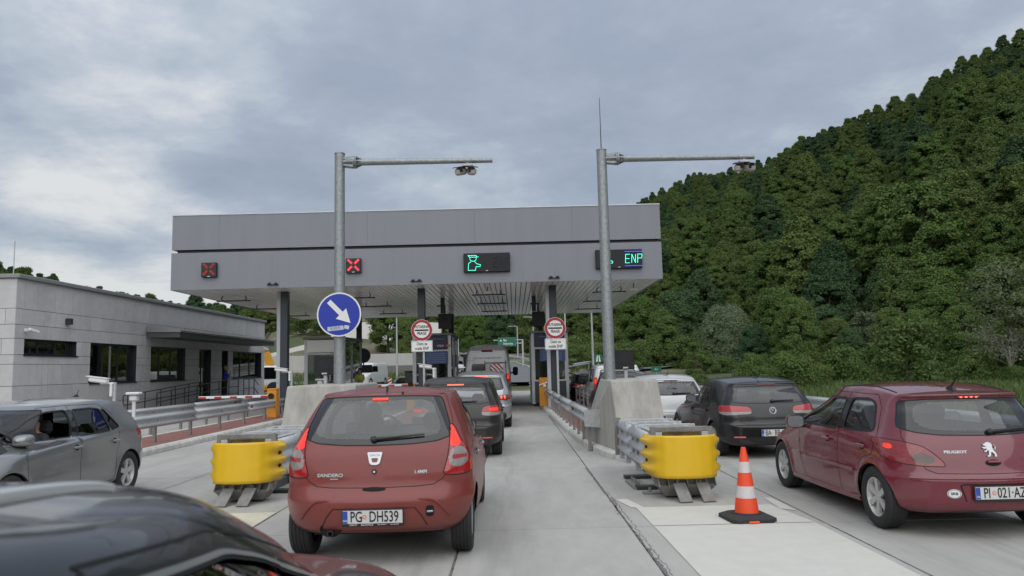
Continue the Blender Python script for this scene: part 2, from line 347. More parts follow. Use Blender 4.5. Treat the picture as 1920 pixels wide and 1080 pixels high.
for i in range(len(xs_)-1):
    for j in range(len(ys_)-1):
        g = .006; x0, x1, y0, y1 = xs_[i]+g, xs_[i+1]-g, ys_[j]+g, ys_[j+1]-g
        b = MB(); e = .006; b.hull([(x0, y0, -.02), (x1, y0, -.02), (x1, y1, -.02), (x0, y1, -.02)], [(x0+e, y0+e, 0), (x1-e, y0+e, 0), (x1-e, y1-e, 0), (x0+e, y1-e, 0)]); obj('slab', b, SLAB, road)
# cracked sealant along one joint, tyre marks and stains
def wobbly(x0, y0, x1, y1, w, n, amp, seed):
    r = random.Random(seed); A, B = [], []
    for i in range(n+1):
        t = i/n; x = x0+(x1-x0)*t+r.uniform(-amp, amp); y = y0+(y1-y0)*t; q = w*r.uniform(.3, 1.5); A.append((x-q, y, .003)); B.append((x+q, y, .003))
    b = MB(); b.strip(A, B); return b
TAR = mat('joint_sealant', (.15, .146, .14), .8, var=.4, vscale=30, bump=.004, bscale=50)
for nm, a in (('joint_sealant', (1.21, 5.2, 1.17, 12.9, .012, 160, .014, 3)), ('joint_sealant', (1.255, 5.2, 1.23, 10.4, .004, 110, .016, 5)), ('joint_sealant', (1.17, 8.8, 1.24, 9.9, .007, 30, .02, 8)), ('joint_sealant', (-.57, 3.5, -.57, 12.8, .008, 120, .003, 4)), ('joint_sealant', (3.24, 3.5, 3.24, 20, .007, 160, .003, 6))):
    obj(nm, wobbly(*a), TAR, road)
# far road climbing out of the plaza
ASPH = mat('far_road_surface', (.17, .175, .18), .95, var=.08, vscale=.4, spec=.05)
def far_road(name, cl, w, zoff, m, closed=False):
    b = MB(); A, B = [], []
    for i, (x, y) in enumerate(cl):
        p0, p1 = cl[max(i-1, 0)], cl[min(i+1, len(cl)-1)]; d = Vector((p1[0]-p0[0], p1[1]-p0[1], 0)).normalized(); q = Vector((d.y, -d.x, 0))*w/2; z = gz(x, y)+zoff
        A.append((x-q.x, y-q.y, z)); B.append((x+q.x, y+q.y, z))
    b.strip(A, B); return obj(name, b, m, road, smooth=True)
CL1 = [(-1, 61), (-.8, 68), (-.7, 76), (-1.0, 86), (-2.4, 97), (-5, 108), (-9.5, 119), (-16, 129), (-25, 137)]
CL2 = [(5.5, 61), (7, 70), (11, 80), (18, 90), (28, 98), (42, 104)]
far_road('far_road', CL1, 6.2, .30, ASPH); far_road('exit_road', CL2, 5.5, .12, ASPH)
LINE = mat('road_marking_white', (.56, .55, .50), .8, var=.06, vscale=5, col2=(.40, .39, .36), c2scale=16, c2amt=.5, c2sharp=(.60, .72), bump=.0015, bscale=90)
def offs(cl, o): 
    out = []
    for i, (x, y) in enumerate(cl):
        p0, p1 = cl[max(i-1, 0)], cl[min(i+1, len(cl)-1)]; d = Vector((p1[0]-p0[0], p1[1]-p0[1], 0)).normalized(); out.append((x+d.y*o, y-d.x*o))
    return out
far_road('lane_line', offs(CL1, 2.7), .18, .36, LINE); far_road('lane_line', offs(CL1, -2.7), .18, .36, LINE)
def marking(poly, z=.006, name='road_marking', m=LINE): b = MB(); b.add([(x, y, z) for x, y in poly], [tuple(range(len(poly)))]); return obj(name, b, m, road)
marking([(1.42, 9.17), (3.02, 9.17), (3.14, 8.13), (1.435, 8.13)]); marking([(1.437, 8.108), (3.142, 8.108), (3.16, 3.6), (1.49, 3.6)])
marking([(1.25, 9.75), (1.40, 9.75), (1.52, 9.172), (1.37, 9.172)]); marking([(3.10, 9.62), (3.19, 9.62), (3.19, 8.75), (3.05, 8.9)])
marking([(-4.9, 9.42), (-2.96, 9.42), (-2.96, 8.55), (-4.9, 8.55)], m=mat('road_marking_cream', (.62, .58, .44), .8, var=.1, vscale=9, col2=(.4, .38, .32), c2scale=5, c2amt=.6)); marking([(-4.9, 8.53), (-2.96, 8.53), (-2.96, 3.5), (-4.9, 3.5)])
marking([(-10.06, 12), (-9.92, 12), (-9.92, 60), (-10.06, 60)])

# ================================================================== islands
PAVE = None
def paving_mat():
    m = bpy.data.materials.new('red_block_paving'); m.use_nodes = True; t = m.node_tree; bs = t.nodes['Principled BSDF']; L = t.links.new
    co = nn(t, 'ShaderNodeTexCoord'); br = nn(t, 'ShaderNodeTexBrick'); br.inputs['Color1'].default_value = (.30, .125, .105, 1); br.inputs['Color2'].default_value = (.23, .10, .085, 1); br.inputs['Mortar'].default_value = (.16, .10, .09, 1)
    br.inputs['Scale'].default_value = 5; br.inputs['Mortar Size'].default_value = .015; L(co.outputs['Object'], br.inputs[0]); L(br.outputs[0], bs.inputs['Base Color']); bs.inputs['Roughness'].default_value = .9; return m
PAVE = paving_mat()
def arclen(path):
    P = [Vector((*p, 0)) for p in path]; S = [0]
    for a, c in zip(P, P[1:]): S.append(S[-1]+(c-a).length)
    return P, S
def at_len(P, S, s):
    s = min(max(s, 0), S[-1]); i = max(0, min(len(S)-2, next((k for k in range(1, len(S)) if S[k] >= s), len(S)-1)-1)); t = (s-S[i])/max(1e-9, S[i+1]-S[i]); return P[i].lerp(P[i+1], t)
def island(label, path, core):
    """kerbed traffic island: path = outer kerb line (kerb lies to the right of the walk), core = paving outline"""
    t = bpy.data.objects.new('traffic_island', None); COL.objects.link(t); struct(t); t['label'] = label
    b = MB(); b.prism(core, 0.002, .125); obj('paving', b, PAVE, t)
    P, S = arclen(path); n = max(1, round(S[-1]/1.0)); w = .21
    for k in range(n):
        s0, s1 = S[-1]*k/n+.004, S[-1]*(k+1)/n-.004; a, c = at_len(P, S, s0), at_len(P, S, s1); d = (c-a).normalized(); q = Vector((d.y, -d.x, 0))
        b = MB(); c0, c1 = a+q*w, c+q*w; u = q*.035; b.add([(*p.xy, z) for p, z in ((a, 0.001), (c, 0.001), (c1, 0.001), (c0, 0.001), (a, .095), (c, .095), (a+u, .14), (c+u, .14), (c1, .14), (c0, .14))],
            [(0, 1, 5, 4), (4, 5, 7, 6), (6, 7, 8, 9), (2, 3, 9, 8), (1, 2, 8, 7, 5), (3, 0, 4, 6, 9)]); obj('kerb_stone', b, KERB, t)
    return t
pathC = [(1.02, 48), (1.1, 35), (1.16, 27.7), (1.28, 21.7), (1.41, 17), (1.50, 15.6), (1.66, 14.3), (1.84, 13.5), (2.12, 13.02), (2.45, 12.95), (2.75, 13.25), (2.88, 14), (2.86, 17), (2.8, 48)]
def inset(path, w):
    out = []
    for i, p in enumerate(path):
        p0, p1 = path[max(i-1, 0)], path[min(i+1, len(path)-1)]; d = Vector((p1[0]-p0[0], p1[1]-p0[1], 0)).normalized(); out.append((p[0]-d.y*w, p[1]+d.x*w))
    return out
def mk_island(label, path):
    # outer line walked so that the kerb thickness goes inwards
    area = sum(p[0]*q[1]-q[0]*p[1] for p, q in zip(path, path[1:]+path[:1])); pth = path if area < 0 else path[::-1]
    ins = [(p[0], p[1]) for p in pth]; core = []
    for i, p in enumerate(pth):
        p0, p1 = pth[max(i-1, 0)], pth[min(i+1, len(pth)-1)]; d = Vector((p1[0]-p0[0], p1[1]-p0[1], 0)).normalized(); core.append((p[0]+d.y*.2, p[1]-d.x*.2))
    return island(label, pth, core)
mk_island('red paved toll island with pale kerb right of the queue', pathC)
mk_island('red paved toll island behind the faded red hatchback', [(-2.76, 48), (-2.74, 15), (-2.84, 13.6), (-3.2, 13.0), (-3.75, 12.95), (-4.15, 13.2), (-4.36, 14), (-4.38, 48)])
mk_island('long red paved island behind the grey hatchback', [(-8.0, 50), (-8.0, 11.6), (-8.6, 10.9), (-9.2, 10.9), (-9.86, 11.6), (-9.86, 50)])
# ================================================================== toll canopy
FASC = mat('grey_fascia_panel', (.22, .232, .258), .42, .0, var=.035, vscale=.8, objrand=.006, col2=(.185, .197, .225), c2scale=1.5, c2amt=.3, stretch=(1.5, 1.5, .12)); BAND = mat('dark_fascia_band', (.022, .026, .032), .5)
SLAT = mat('soffit_slat', (.86, .85, .835), .22, .0, objrand=.08); COLD = mat('dark_column', (.030, .037, .047), .4); COLL = mat('light_column_casing', (.42, .43, .45), .45)
CX0, CX1, CY0, CY1, CZ0, CZ1 = -12.66, 5.6, 27.5, 44.5, 4.88, 7.67
canopy = thing('toll_canopy', 'grey toll plaza canopy with slatted soffit over the lanes', 'canopy', ((CX0+CX1)/2, CY0, 0)); ox = (CX0+CX1)/2
def part_box(name, x0, x1, y0, y1, z0, z1, m, ch=.0, par=canopy, o=(ox, CY0, 0)):
    b = MB(); b.box(((x0+x1)/2-o[0], (y0+y1)/2-o[1], (z0+z1)/2-o[2]), (x1-x0, y1-y0, z1-z0), ch=ch); return obj(name, b, m, par)
cuts = [CX0, -10.9, -5.35, -1.35, 2.3, CX1]; cutl = [CX0, -8.9, -4.4, .4, CX1]
for a, c in zip(cuts, cuts[1:]): part_box('fascia_panel', a+.0015, c-.0015, CY0+.03, CY0+.09, 6.37, CZ1, FASC, .002)
for a, c in zip(cutl, cutl[1:]): part_box('fascia_panel', a+.001, c-.001, CY0, CY0+.06, CZ0-.02, 6.25, FASC, .001)
for x, s in ((CX0, 1), (CX1, -1)):
    for k in range(4):
        y0, y1 = CY0+.095+k*(CY1-CY0-.1)/4, CY0+.095+(k+1)*(CY1-CY0-.1)/4-.008
        part_box('side_fascia', *sorted((x+.03*s, x+.09*s)), y0, y1, 6.37, CZ1, FASC); part_box('side_fascia', *sorted((x, x+.06*s)), y0-.03, y1-.03, CZ0-.02, 6.25, FASC)
part_box('fascia_band', CX0+.16, CX1-.16, CY0+.16, CY1-.1, 6.2, 6.42, BAND)
part_box('back_fascia', CX0+.07, CX1-.07, CY1-.06, CY1, CZ0-.02, CZ1, FASC)
part_box('roof_deck', CX0+.1, CX1-.1, CY0+.1, CY1-.07, 7.55, 7.62, FASC); part_box('coping', CX0-.01, CX1+.01, CY0+.01, CY0+.15, CZ1+.001, CZ1+.035, mat('zinc_coping', (.5, .52, .55), .35, .5))
part_box('soffit_void', CX0+.07, CX1-.07, CY0+.07, CY1-.07, CZ0+.05, CZ0+.09, mat('soffit_void_black', (.06, .06, .06), .9))
nsl = 91; pw = (CX1-CX0-.14)/nsl; sl = None
b = MB(); h = pw/2; q = [(-h+.011, .035), (-h+.011, .014), (-h+.022, 0), (h-.022, 0), (h-.011, .014), (h-.011, .035)]
b.prism([(x, z) for x, z in q], 0, CY1-CY0-.16, 'Y'); slm = b.mesh('slat'); slm.materials.append(SLAT)
for k in range(nsl):
    o = bpy.data.objects.new('slat', slm); COL.objects.link(o); o.parent = canopy; o.location = (CX0+.07+pw*(k+.5)-ox, .08, CZ0-.012)
for x, lite in ((-8.86, True), (-3.54, False), (1.57, True)):
    for y in (29.0, 43.0):
        part_box('column', x-.14, x+.14, y-.14, y+.14, .14, CZ0-.013, COLD, .012)
        if y < 30:
            if lite: part_box('column_casing', x-.285, x-.142, y-.12, y+.12, .14, CZ0-.013, COLL, .01)
            part_box('column_base', x-.26, x+.26, y-.26, y+.26, .126, .165, GALVD)
    bb = MB(); bb.box((x-ox, -.03, CZ0+.10), (.42, .05, .03)); 
    for sx in (-.12, .12): bb.ball((x+sx-ox, -.06, CZ0+.13), .065, 5, (1, .7, .8))
    obj('flood_light', bb, BLACK, canopy)
for x in (-3.1, .95): 
    part_box('drain_pipe', x-.09, x+.09, 33, 33.15, CZ0-.7, CZ0-.014, COLD)
# hanging lane luminaires
def luminaire(loc, label):
    t = thing('canopy_luminaire', label, 'lamp', loc, 0, 'flat luminaires hung under the toll canopy'); b = MB()
    b.box((0, 0, -.22), (1.35, .16, .05), ch=.01); obj('lamp_housing', b, mat('luminaire_body', (.10, .095, .09), .4, .3), t)
    for sx in (-.45, .45):
        b = MB(); b.bar((sx, 0, -.02), (sx+.06*np.sign(sx), .0, -.12), .03); b.bar((sx+.06*np.sign(sx), 0, -.12), (sx, 0, -.2), .03); obj('hanger', b, BLACK, t)
    b = MB(); b.box((0, 0, -.248), (1.2, .12, .006)); obj('lens', b, mat('luminaire_lens', (.55, .55, .53), .3), t); return t
for lx, nm in ((-11.2, 'far left lane'), (-6.2, 'second lane from the left'), (-.95, 'queue lane of the red hatchback'), (3.9, 'rightmost lane')):
    for ly, wh in ((29.9, 'front'), (34.0, 'middle'), (38.6, 'rear')): luminaire((lx, ly, CZ0-.012), f'{wh} flat dark luminaire under the canopy over the {nm}')
def soffit_cam(loc, label):
    t = thing('soffit_camera', label, 'camera', loc); b = MB(); b.bar((0, 0, 0), (0, 0, -.18), .03); obj('bracket', b, BLACK, t); b = MB(); b.box((0, -.02, -.22), (.32, .16, .10), ch=.015); obj('camera_body', b, WHITE, t)
soffit_cam((-.95, 28.9, CZ0-.012), 'white box camera under the canopy front over the middle queue'); soffit_cam((4.75, 29.0, CZ0-.012), 'white box camera under the right corner of the canopy')
soffit_cam((-5.2, 44.2, CZ0-.1), 'small white camera at the back edge of the canopy left of the first round sign')

# ------------------------------------------------------------------ lane signals on the fascia
LEDG = mat('green_led', (.05, .4, .3), .4, emit=(.06, .95, .62), estr=1.5); LEDR = mat('red_led', (.4, .02, .03), .4, emit=(1, .06, .09), estr=1.3); LEDRD = mat('red_led_dim', (.28, .015, .02), .4, emit=(1, .05, .07), estr=.22); LEDB = mat('blue_led', (.03, .05, .5), .4, emit=(.05, .09, 1), estr=1.4); LEDOFF = mat('unlit_led', (.022, .022, .024), .6)
SCR = mat('signal_face', (.007, .007, .009), .6)
def lane_x(x, z, m, label):
    t = thing('lane_signal', label, 'traffic signal', (x, CY0-.001, z), 0); b = MB(); b.box((0, -.07, 0), (.56, .14, .54), ch=.012); obj('housing', b, BLACK, t)
    for s1 in (-1, 1):
        for s2 in (-1, 1):
            b = MB()
            for k in (-1, 0, 1):
                u = Vector((s1, 0, s2)).normalized(); v = Vector((-s2, 0, s1)).normalized()*.028*k; b.bar(Vector((0, -.146, .02))+u*.07+v, Vector((0, -.146, .02))+u*.29+v, .016, .012)
            obj('led_bar', b, m, t)
    b = MB(); b.box((0, -.142, -.245), (.10, .006, .02)); obj('maker_tag', b, WHITE, t)
lane_x(-11.2, 5.58, LEDRD, 'square lane signal with a dim red cross at the left end of the canopy'); lane_x(-5.85, 5.61, LEDR, 'square lane signal with a bright red cross beside the left gantry pole')
def lane_enp(x, z, lit, label):
    t = thing('lane_display', label, 'display sign', (x, CY0-.001, z), 0); b = MB(); b.box((0, -.08, 0), (1.72, .16, .70), ch=.014); obj('housing', b, SCR, t); s = .0105
    def stroke(name, pts, m, w=.034, closed=False):
        b = MB(); P = [(x_, -.165, z_) for x_, z_ in pts]
        for a, c in zip(P, P[1:]+([P[0]] if closed else [])): b.bar(a, c, w, .012)
        return obj(name, b, m, t)
    # officer with cap and outstretched arm
    O = -.50; stroke('officer_cap', [(O-.19, .26), (O+.12, .26), (O+.12, .20), (O-.13, .20), (O-.19, .26)], LEDG); stroke('officer_cap_peak', [(O+.10, .20), (O+.20, .21)], LEDG)
    stroke('officer_head', [(O-.13, .19), (O-.11, .09), (O-.05, .05), (O+.04, .05), (O+.10, .09), (O+.12, .19)], LEDG)
    stroke('officer_body', [(O-.07, .04), (O-.17, -.03), (O-.19, -.29), (O+.08, -.29), (O+.10, -.16), (O+.25, -.16), (O+.27, -.09), (O+.12, -.05), (O+.05, .04)], LEDG)
    m = LEDG if lit else LEDOFF; X0 = .30; sk = .05
    L = lambda pts: [(X0+px_+sk*pz, pz) for px_, pz in pts]
    stroke('led_letter', L([(.10, .16), (-.06, .16), (-.06, -.16), (.10, -.16)]), m); stroke('led_letter', L([(-.06, 0), (.08, 0)]), m)
    stroke('led_letter', L([(.17, -.16), (.17, .16), (.31, -.16), (.31, .16)]), m); stroke('led_letter', L([(.39, -.16), (.39, .16), (.53, .16), (.55, .10), (.53, .01), (.39, .01)]), m)
    if lit:
        for zz in (.26, -.27): stroke('led_line', [(X0-.09, zz), (X0+.58, zz)], LEDB, .05)
    b = MB(); b.box((.0, -.162, -.31), (.09, .006, .018)); obj('maker_tag', b, WHITE, t)
lane_enp(-.91, 5.61, False, 'black lane display with a green officer sign over the middle queue'); lane_enp(3.98, 5.62, True, 'black lane display with lit ENP lettering behind the right gantry pole')

# ------------------------------------------------------------------ toll booths
ALU = mat('aluminium_frame', (.46, .47, .48), .4, .3); NAVY = mat('navy_poster', (.012, .014, .06), .35); BLUEP = mat('blue_tariff_poster', (.045, .085, .22), .4); PALE = mat('pale_panel', (.80, .80, .76), .5); BGL = glassmat('booth_glass', (.72, .75, .73), 1.0)
def booth(x0, x1, y0, label, kind):
    t = thing('toll_booth', label, 'toll booth', ((x0+x1)/2, y0, .125)); w = x1-x0; D = 4.2; H = 3.1
    for sx in (-1, 1):
        for y in (0.05, D*.5, D-.05): b = MB(); b.box((sx*(w/2-.08), y, H/2), (.16, .10, H)); obj('frame_post', b, ALU, t)
    b = MB(); b.box((0, D/2, H+.03), (w+.1, D+.15, .10), ch=.01); obj('roof', b, mat('booth_roof', (.16, .165, .17), .5), t)
    for z, nm in ((1.0, 'sill_rail'), (2.42, 'head_rail')): b = MB(); b.box((0, 0.03, z), (w-.24, .08, .07)); obj(nm, b, ALU, t)
    b = MB(); b.box((0, .02, .5), (w-.242, .05, .93)); obj('lower_panel', b, ANTH if kind != 'pale' else ALU, t)
    for sx in (-1, 1):
        b = MB(); b.box((sx*(w/2-.05), D/2, .5), (.05, D-.26, 1.0)); obj('side_panel', b, ANTH, t)
        b = MB(); b.box((sx*(w/2-.05), D/2, 2.05), (.015, D-.26, 2.08)); obj('side_window', b, BGL, t)
    b = MB(); b.box((0, .03, 1.72), (w-.242, .012, 1.36)); obj('front_window', b, BGL, t)
    b = MB(); b.box((0, .02, 2.77), (w-.26, .05, .56)); pn = obj('header_panel', b, PALE if kind == 'pale' else NAVY, t)
    b = MB(); b.box((0, D-.03, 1.6), (w-.25, .03, 2.9)); obj('rear_wall', b, mat('booth_rear', (.26, .26, .25), .7), t)
    b = MB(); b.box((.2, 1.4, .55), (w-.7, .7, 1.05), ch=.03); obj('desk', b, ANTH, t); b = MB(); b.box((.2, 1.3, 1.28), (.45, .08, .32), ch=.02); b.bar((.2, 1.33, 1.07), (.2, 1.33, 1.2), .06); obj('monitor', b, BLACK, t)
    if kind == 'pale':
        b = MB(); b.box((.30, -.008, 1.75), (.035, .02, 1.1)); obj('window_mullion', b, ALU, t); b = MB(); b.box((.55, -.01, 2.33), (.5, .012, .14)); obj('small_notice', b, mat('olive_notice', (.22, .24, .16), .5), t)
    else:
        text_on('poster_letters', 'kontaktno placanje karticama', .085, facing((.05, -.009, 2.93), (0, -1, 0)), mat('poster_letter_grey', (.35, .35, .45), .5), t, .001)
        text_on('poster_letters', 'VISA', .15, facing((w*.22, -.009, 2.62), (0, -1, 0)), WHITE, t, .001, 1.1)
        for k, c in ((0, (.45, .03, .03)), (1, (.5, .22, .03))): b = MB(); b.lathe([(.07, 0), (.001, .001)], 20, M=facing((0, 0, 0), (0, -1, 0)).to_3x3().to_4x4(), c=(w*.40+k*.08, -.009-k*.002, 2.62)); obj('card_logo', b, mat(f'card_logo_{k}', c, .5), t)
        b = MB(); b.box((.12, -.006, 2.10), (w-.5, .02, .52)); po = obj('tariff_poster', b, BLUEP, t)
        for k in range(5): b = MB(); b.box((.12, -.018, 2.28-k*.09), (w-.75, .004, .016)); obj('poster_line', b, mat('poster_line_grey', (.25, .3, .42), .5), po)
    return t
booth(-9.5, -7.75, 34, 'toll booth with a pale header panel behind the blue arrow sign', 'pale'); booth(-4.45, -2.75, 33, 'toll booth with navy card payment posters left of the grey van', 'navy'); booth(.78, 2.4, 33, 'toll booth with navy posters behind the second round sign', 'navy')
def board(loc, label):
    t = thing('message_board', label, 'display sign', loc); b = MB(); b.box((0, 0, 0), (.56, .18, .66), ch=.01); obj('housing', b, BLACK, t); b = MB(); b.bar((0, .1, -.3), (0, .1, .75), .08); b.bar((0, .1, .7), (-.35, .1, .7), .06); obj('bracket', b, ANTH, t)
board((-3.05, 33.4, 3.85), 'black square message board above the middle toll booth'); board((1.15, 33.4, 3.85), 'black square message board above the right toll booth')
b = thing('round_signal', 'black round signal back on the rear column left of the bus', 'traffic signal', (-8.55, 42.6, 2.6)); q = MB(); q.lathe([(.001, -.05), (.42, -.05), (.42, .02), (.001, .03)], 28, axis='Y'); obj('disc', q, BLACK, b); q = MB(); q.box((0, .02, -.75), (1.0, .12, .45), ch=.02); obj('lower_box', q, BLACK, b); q = MB(); q.bar((0, .1, .3), (0, .1, -.9), .06); obj('bracket', q, BLACK, b)

# ------------------------------------------------------------------ barriers
ORG = mat('barrier_orange', (.62, .25, .02), .45, var=.08)
def barrier(loc, reach, label, group=None, h=.98):
    t = thing('barrier_gate', label, 'barrier', loc); b = MB(); b.box((0, 0, .5), (.34, .36, 1.0), ch=.02); obj('cabinet', b, ORG, t); b = MB(); b.box((0, 0, 1.02), (.36, .38, .05), ch=.015); obj('cabinet_lid', b, ORG, t)
    n = 9; s = np.sign(reach); b = MB(); b.box((reach/2+s*.1, -.22, h), (abs(reach), .05, .09), ch=.01); bm = obj('boom', b, WHITE, t)
    for k in range(0, n, 2): L = abs(reach)/n; b = MB(); b.box((s*(.1+L*(k+.5)), -.22, h-.012), (L*.92, .054, .072)); obj('red_stripe', b, mat('boom_red', (.36, .025, .03), .5), bm)
    b = MB(); b.lathe([(.10, -.26), (.10, -.19), (.001, -.19)], 16, c=(0, 0, h), axis='Y'); obj('pivot', b, BLACK, t); return t
barrier((-8.75, 27.3, .125), -2.5, 'orange barrier with a lowered red and white boom before the grey building', h=.78); barrier((-4.05, 29.6, .125), -2.3, 'orange barrier with its boom seen just above the faded red car roof', h=1.02)
t = thing('payment_machine', 'orange payment machine with a white camera on the right toll island', 'machine', (1.22, 30.6, .125)); b = MB(); b.box((0, 0, .58), (.42, .40, 1.16), ch=.02); obj('cabinet', b, ORG, t); b = MB(); b.bar((-.22, -.25, .86), (.16, -.25, .98), .07, .05, ch=.01); b.ball((.0, -.26, .83), .07, 6); obj('camera', b, WHITE, t); b = MB(); b.box((0, -.21, .52), (.03, .01, .09)); obj('lock', b, BLACK, t)
# camera posts
def cctv(loc, h, label, m, style):
    t = thing('camera_post', label, 'camera', loc); b = MB(); b.tube([(0, 0, 0), (0, 0, h)], .045, 10); b.lathe([(.10, 0), (.10, .02), (.05, .03)], 12); obj('post', b, m, t, smooth=True)
    if style == 'arm':
        b = MB(); b.bar((.0, -.05, h-.02), (-.34, -.05, h-.02), .05, .05); b.bar((-.06, -.05, h-.35), (-.06, -.05, h-.02), .06, .06); obj('bracket', b, WHITE, t)
        b = MB(); M = Matrix.Translation((-.36, -.10, h+.06)) @ Matrix.Rotation(R_(8), 4, 'Y'); b.box((0, 0, 0), (.48, .15, .12), ch=.03, M=M); b.box((-.02, 0, .075), (.54, .18, .02), M=M); obj('camera_body', b, WHITE, t, smooth=True); b = MB(); b.lathe([(.05, -.245), (.001, -.246)], 14, c=(-.36, -.10, h+.03), axis='X'); obj('camera_lens', b, BLACK, t)
    else:
        b = MB(); b.box((0, 0, h+.06), (.20, .18, .14), ch=.03); b.box((0, -.02, h+.19), (.36, .22, .07), ch=.02); b.bar((0, 0, h+.1), (0, 0, h+.17), .06); obj('camera_body', b, WHITE, t)
    return t
cctv((-10.2, 19.2, 0), 1.58, 'grey camera post with a sideways white camera before the building wall', GALV, 'arm'); cctv((-10.05, 19.9, 0), 1.08, 'short white camera post with a flat head beside the taller camera post', WHITE, 'head')
cctv((-8.35, 28.2, .125), 1.65, 'camera post with a white camera beside the left canopy column', GALV, 'arm'); cctv((-2.95, 28.2, .125), 1.65, 'camera post with a white camera beneath the first round toll sign', GALV, 'arm'); cctv((-8.0, 31.0, .125), 1.1, 'low white camera head behind the left concrete block', WHITE, 'head')

# ------------------------------------------------------------------ round signs on posts
REDS = mat('sign_red', (.36, .015, .03), .4); SWH = mat('sign_white', (.78, .78, .76), .4); SBL = mat('sign_blue', (.012, .035, .36), .35); SGREY = mat('sign_back_grey', (.25, .26, .27), .5, .5)
def disc(name, r, y0, y1, m, par, c=(0, 0, 0), n=48): b = MB(); b.lathe([(.001, y0), (r, y0), (r, y1), (.001, y1)], n, c=c, axis='Y'); return obj(name, b, m, par)
def toll_sign(x, y, z, label):
    t = thing('toll_sign', label, 'road sign', (x, y, .125)); z -= .125; b = MB(); b.tube([(.06, .06, 0), (.06, .06, z+.35)], .045, 10); obj('post', b, GALV, t, smooth=True)
    f = disc('sign_face', .40, -.012, .012, SWH, t, (0, 0, z)); b = MB(); b.lathe([(.39, -.016), (.292, -.016)], 48, c=(0, 0, z), axis='Y'); obj('red_ring', b, REDS, f)
    b = MB(); b.prism(rnd([(-.26, -.028), (.26, -.028), (.26, .028), (-.26, .028)], .03), -.0185, -.014, 'Y'); b.v = [(x_, y_, z_+z) for x_, y_, z_ in b.v]; obj('black_bar', b, LETTER, f)
    M = lambda zz: facing((0, -.0165, zz), (0, -1, 0)); text_on('sign_letters', 'PUTARINA', .15, M(z+.125), LETTER, f, .001, .74, bold=.0035); text_on('sign_letters', 'PEAGE', .15, M(z-.125), LETTER, f, .001, .78, bold=.0035)
    zp = z-.60; b = MB(); b.box((0, -.01, zp), (.80, .025, .42), ch=.01); pl = obj('plate', b, SWH, t); b = MB()
    for a, c in (((-.38, .19), (.38, .19)), ((.38, .19), (.38, -.19)), ((.38, -.19), (-.38, -.19)), ((-.38, -.19), (-.38, .19))): b.bar((a[0], -.0245, zp+a[1]), (c[0], -.0245, zp+c[1]), .014, .004)
    obj('plate_border', b, LETTER, pl); text_on('sign_letters', 'Osim za', .15, facing((0, -.0245, zp+.085), (0, -1, 0)), LETTER, pl, .001, .80, bold=.003); text_on('sign_letters', 'vozila ENP', .15, facing((0, -.0245, zp-.085), (0, -1, 0)), LETTER, pl, .001, .80, bold=.003)
toll_sign(-3.42, 28.0, 3.19, 'round PUTARINA PEAGE sign before the middle dark column'); toll_sign(1.58, 28.0, 3.15, 'round PUTARINA PEAGE sign before the column near the right gantry pole')
# ------------------------------------------------------------------ gantry poles with cameras
def gantry(x, y, h, reach, camx, label, rod=False):
    t = thing('camera_gantry', label, 'pole', (x, y, .125)); h -= .125; b = MB(); b.lathe([(.128, 0), (.112, h*.5), (.105, h), (.001, h+.005)], 24); b.lathe([(.11, h-.02), (.112, h-.0), (.001, h+.012)], 24); obj('pole', b, POLE, t, smooth=True)
    za = h-.20; b = MB()
    b.lathe([(.135, .30), (.135, .325), (.001, .325)], 20, c=(0, 0, za), axis='X'); b.lathe([(.135, .30), (.001, .30)], 20, c=(0, 0, za), axis='X'); b.lathe([(.135, .335), (.135, .36), (.08, .365)], 20, c=(0, 0, za), axis='X')
    for a in range(8):
        u = (0, cos(a*pi/4), sin(a*pi/4)); b.bar((.09, .10*u[1], za+.10*u[2]), (.30, .125*u[1], za+.125*u[2]), .014, .03); b.hull([(.36, .13*u[1]-.006*u[2], za+.13*u[2]+.006*u[1]), (.36, .13*u[1]+.006*u[2], za+.13*u[2]-.006*u[1]), (.36, .06*u[1], za+.06*u[2])], [(.50, .066*u[1]-.006*u[2], za+.066*u[2]+.006*u[1]), (.50, .066*u[1]+.006*u[2], za+.066*u[2]-.006*u[1]), (.50, .05*u[1], za+.05*u[2])])
    b.tube([(.08, 0, za), (.33, 0, za)], .07, 12); obj('flange', b, POLE, t)
    b = MB(); b.tube([(.34, 0, za), (reach, 0, za-.03)], .075, 16, r2=.05); obj('arm', b, POLE, t, smooth=True)
    cx = camx; zc = za-.03; cam_ = obj('camera_mount', MB().box((cx+.04, 0, zc-.10), (.22, .14, .05), ch=.008).bar((cx+.04, 0, zc-.08), (cx+.04, 0, zc-.03), .05), GALV, t)
    for dx, an, sy in ((-.10, -38, 1), (.12, 25, 1)):
        M = Matrix.Translation((cx+dx, -.06, zc-.24)) @ Matrix.Rotation(R_(an*.6), 4, 'Z') @ Matrix.Rotation(R_(18), 4, 'X'); b = MB(); b.box((0, 0, 0), (.17, .34, .16), ch=.045, M=M); o = obj('camera', b, mat('camera_beige', (.42, .40, .36), .4), t, smooth=True, angle=50)
        b = MB(); b.box((0, -.02, .095), (.21, .40, .015), M=M); obj('sun_shield', b, BLACK, o); b = MB(); b.box((0, -.172, -.01), (.12, .012, .11), ch=.004, M=M); obj('camera_lens', b, BLACK, o)
    if rod: b = MB(); b.tube([(0, 0, h), (0, 0, h+1.15)], .012, 6, r2=.006); obj('lightning_rod', b, mat('dark_rod', (.06, .065, .07), .5, .5), t)
    return t
gantry(-3.6, 15.5, 6.33, 3.25, 2.68, 'left galvanised gantry pole behind the blue arrow sign'); gantry(1.97, 15.5, 6.27, 3.24, 2.98, 'right galvanised gantry pole with a thin rod on top', True)
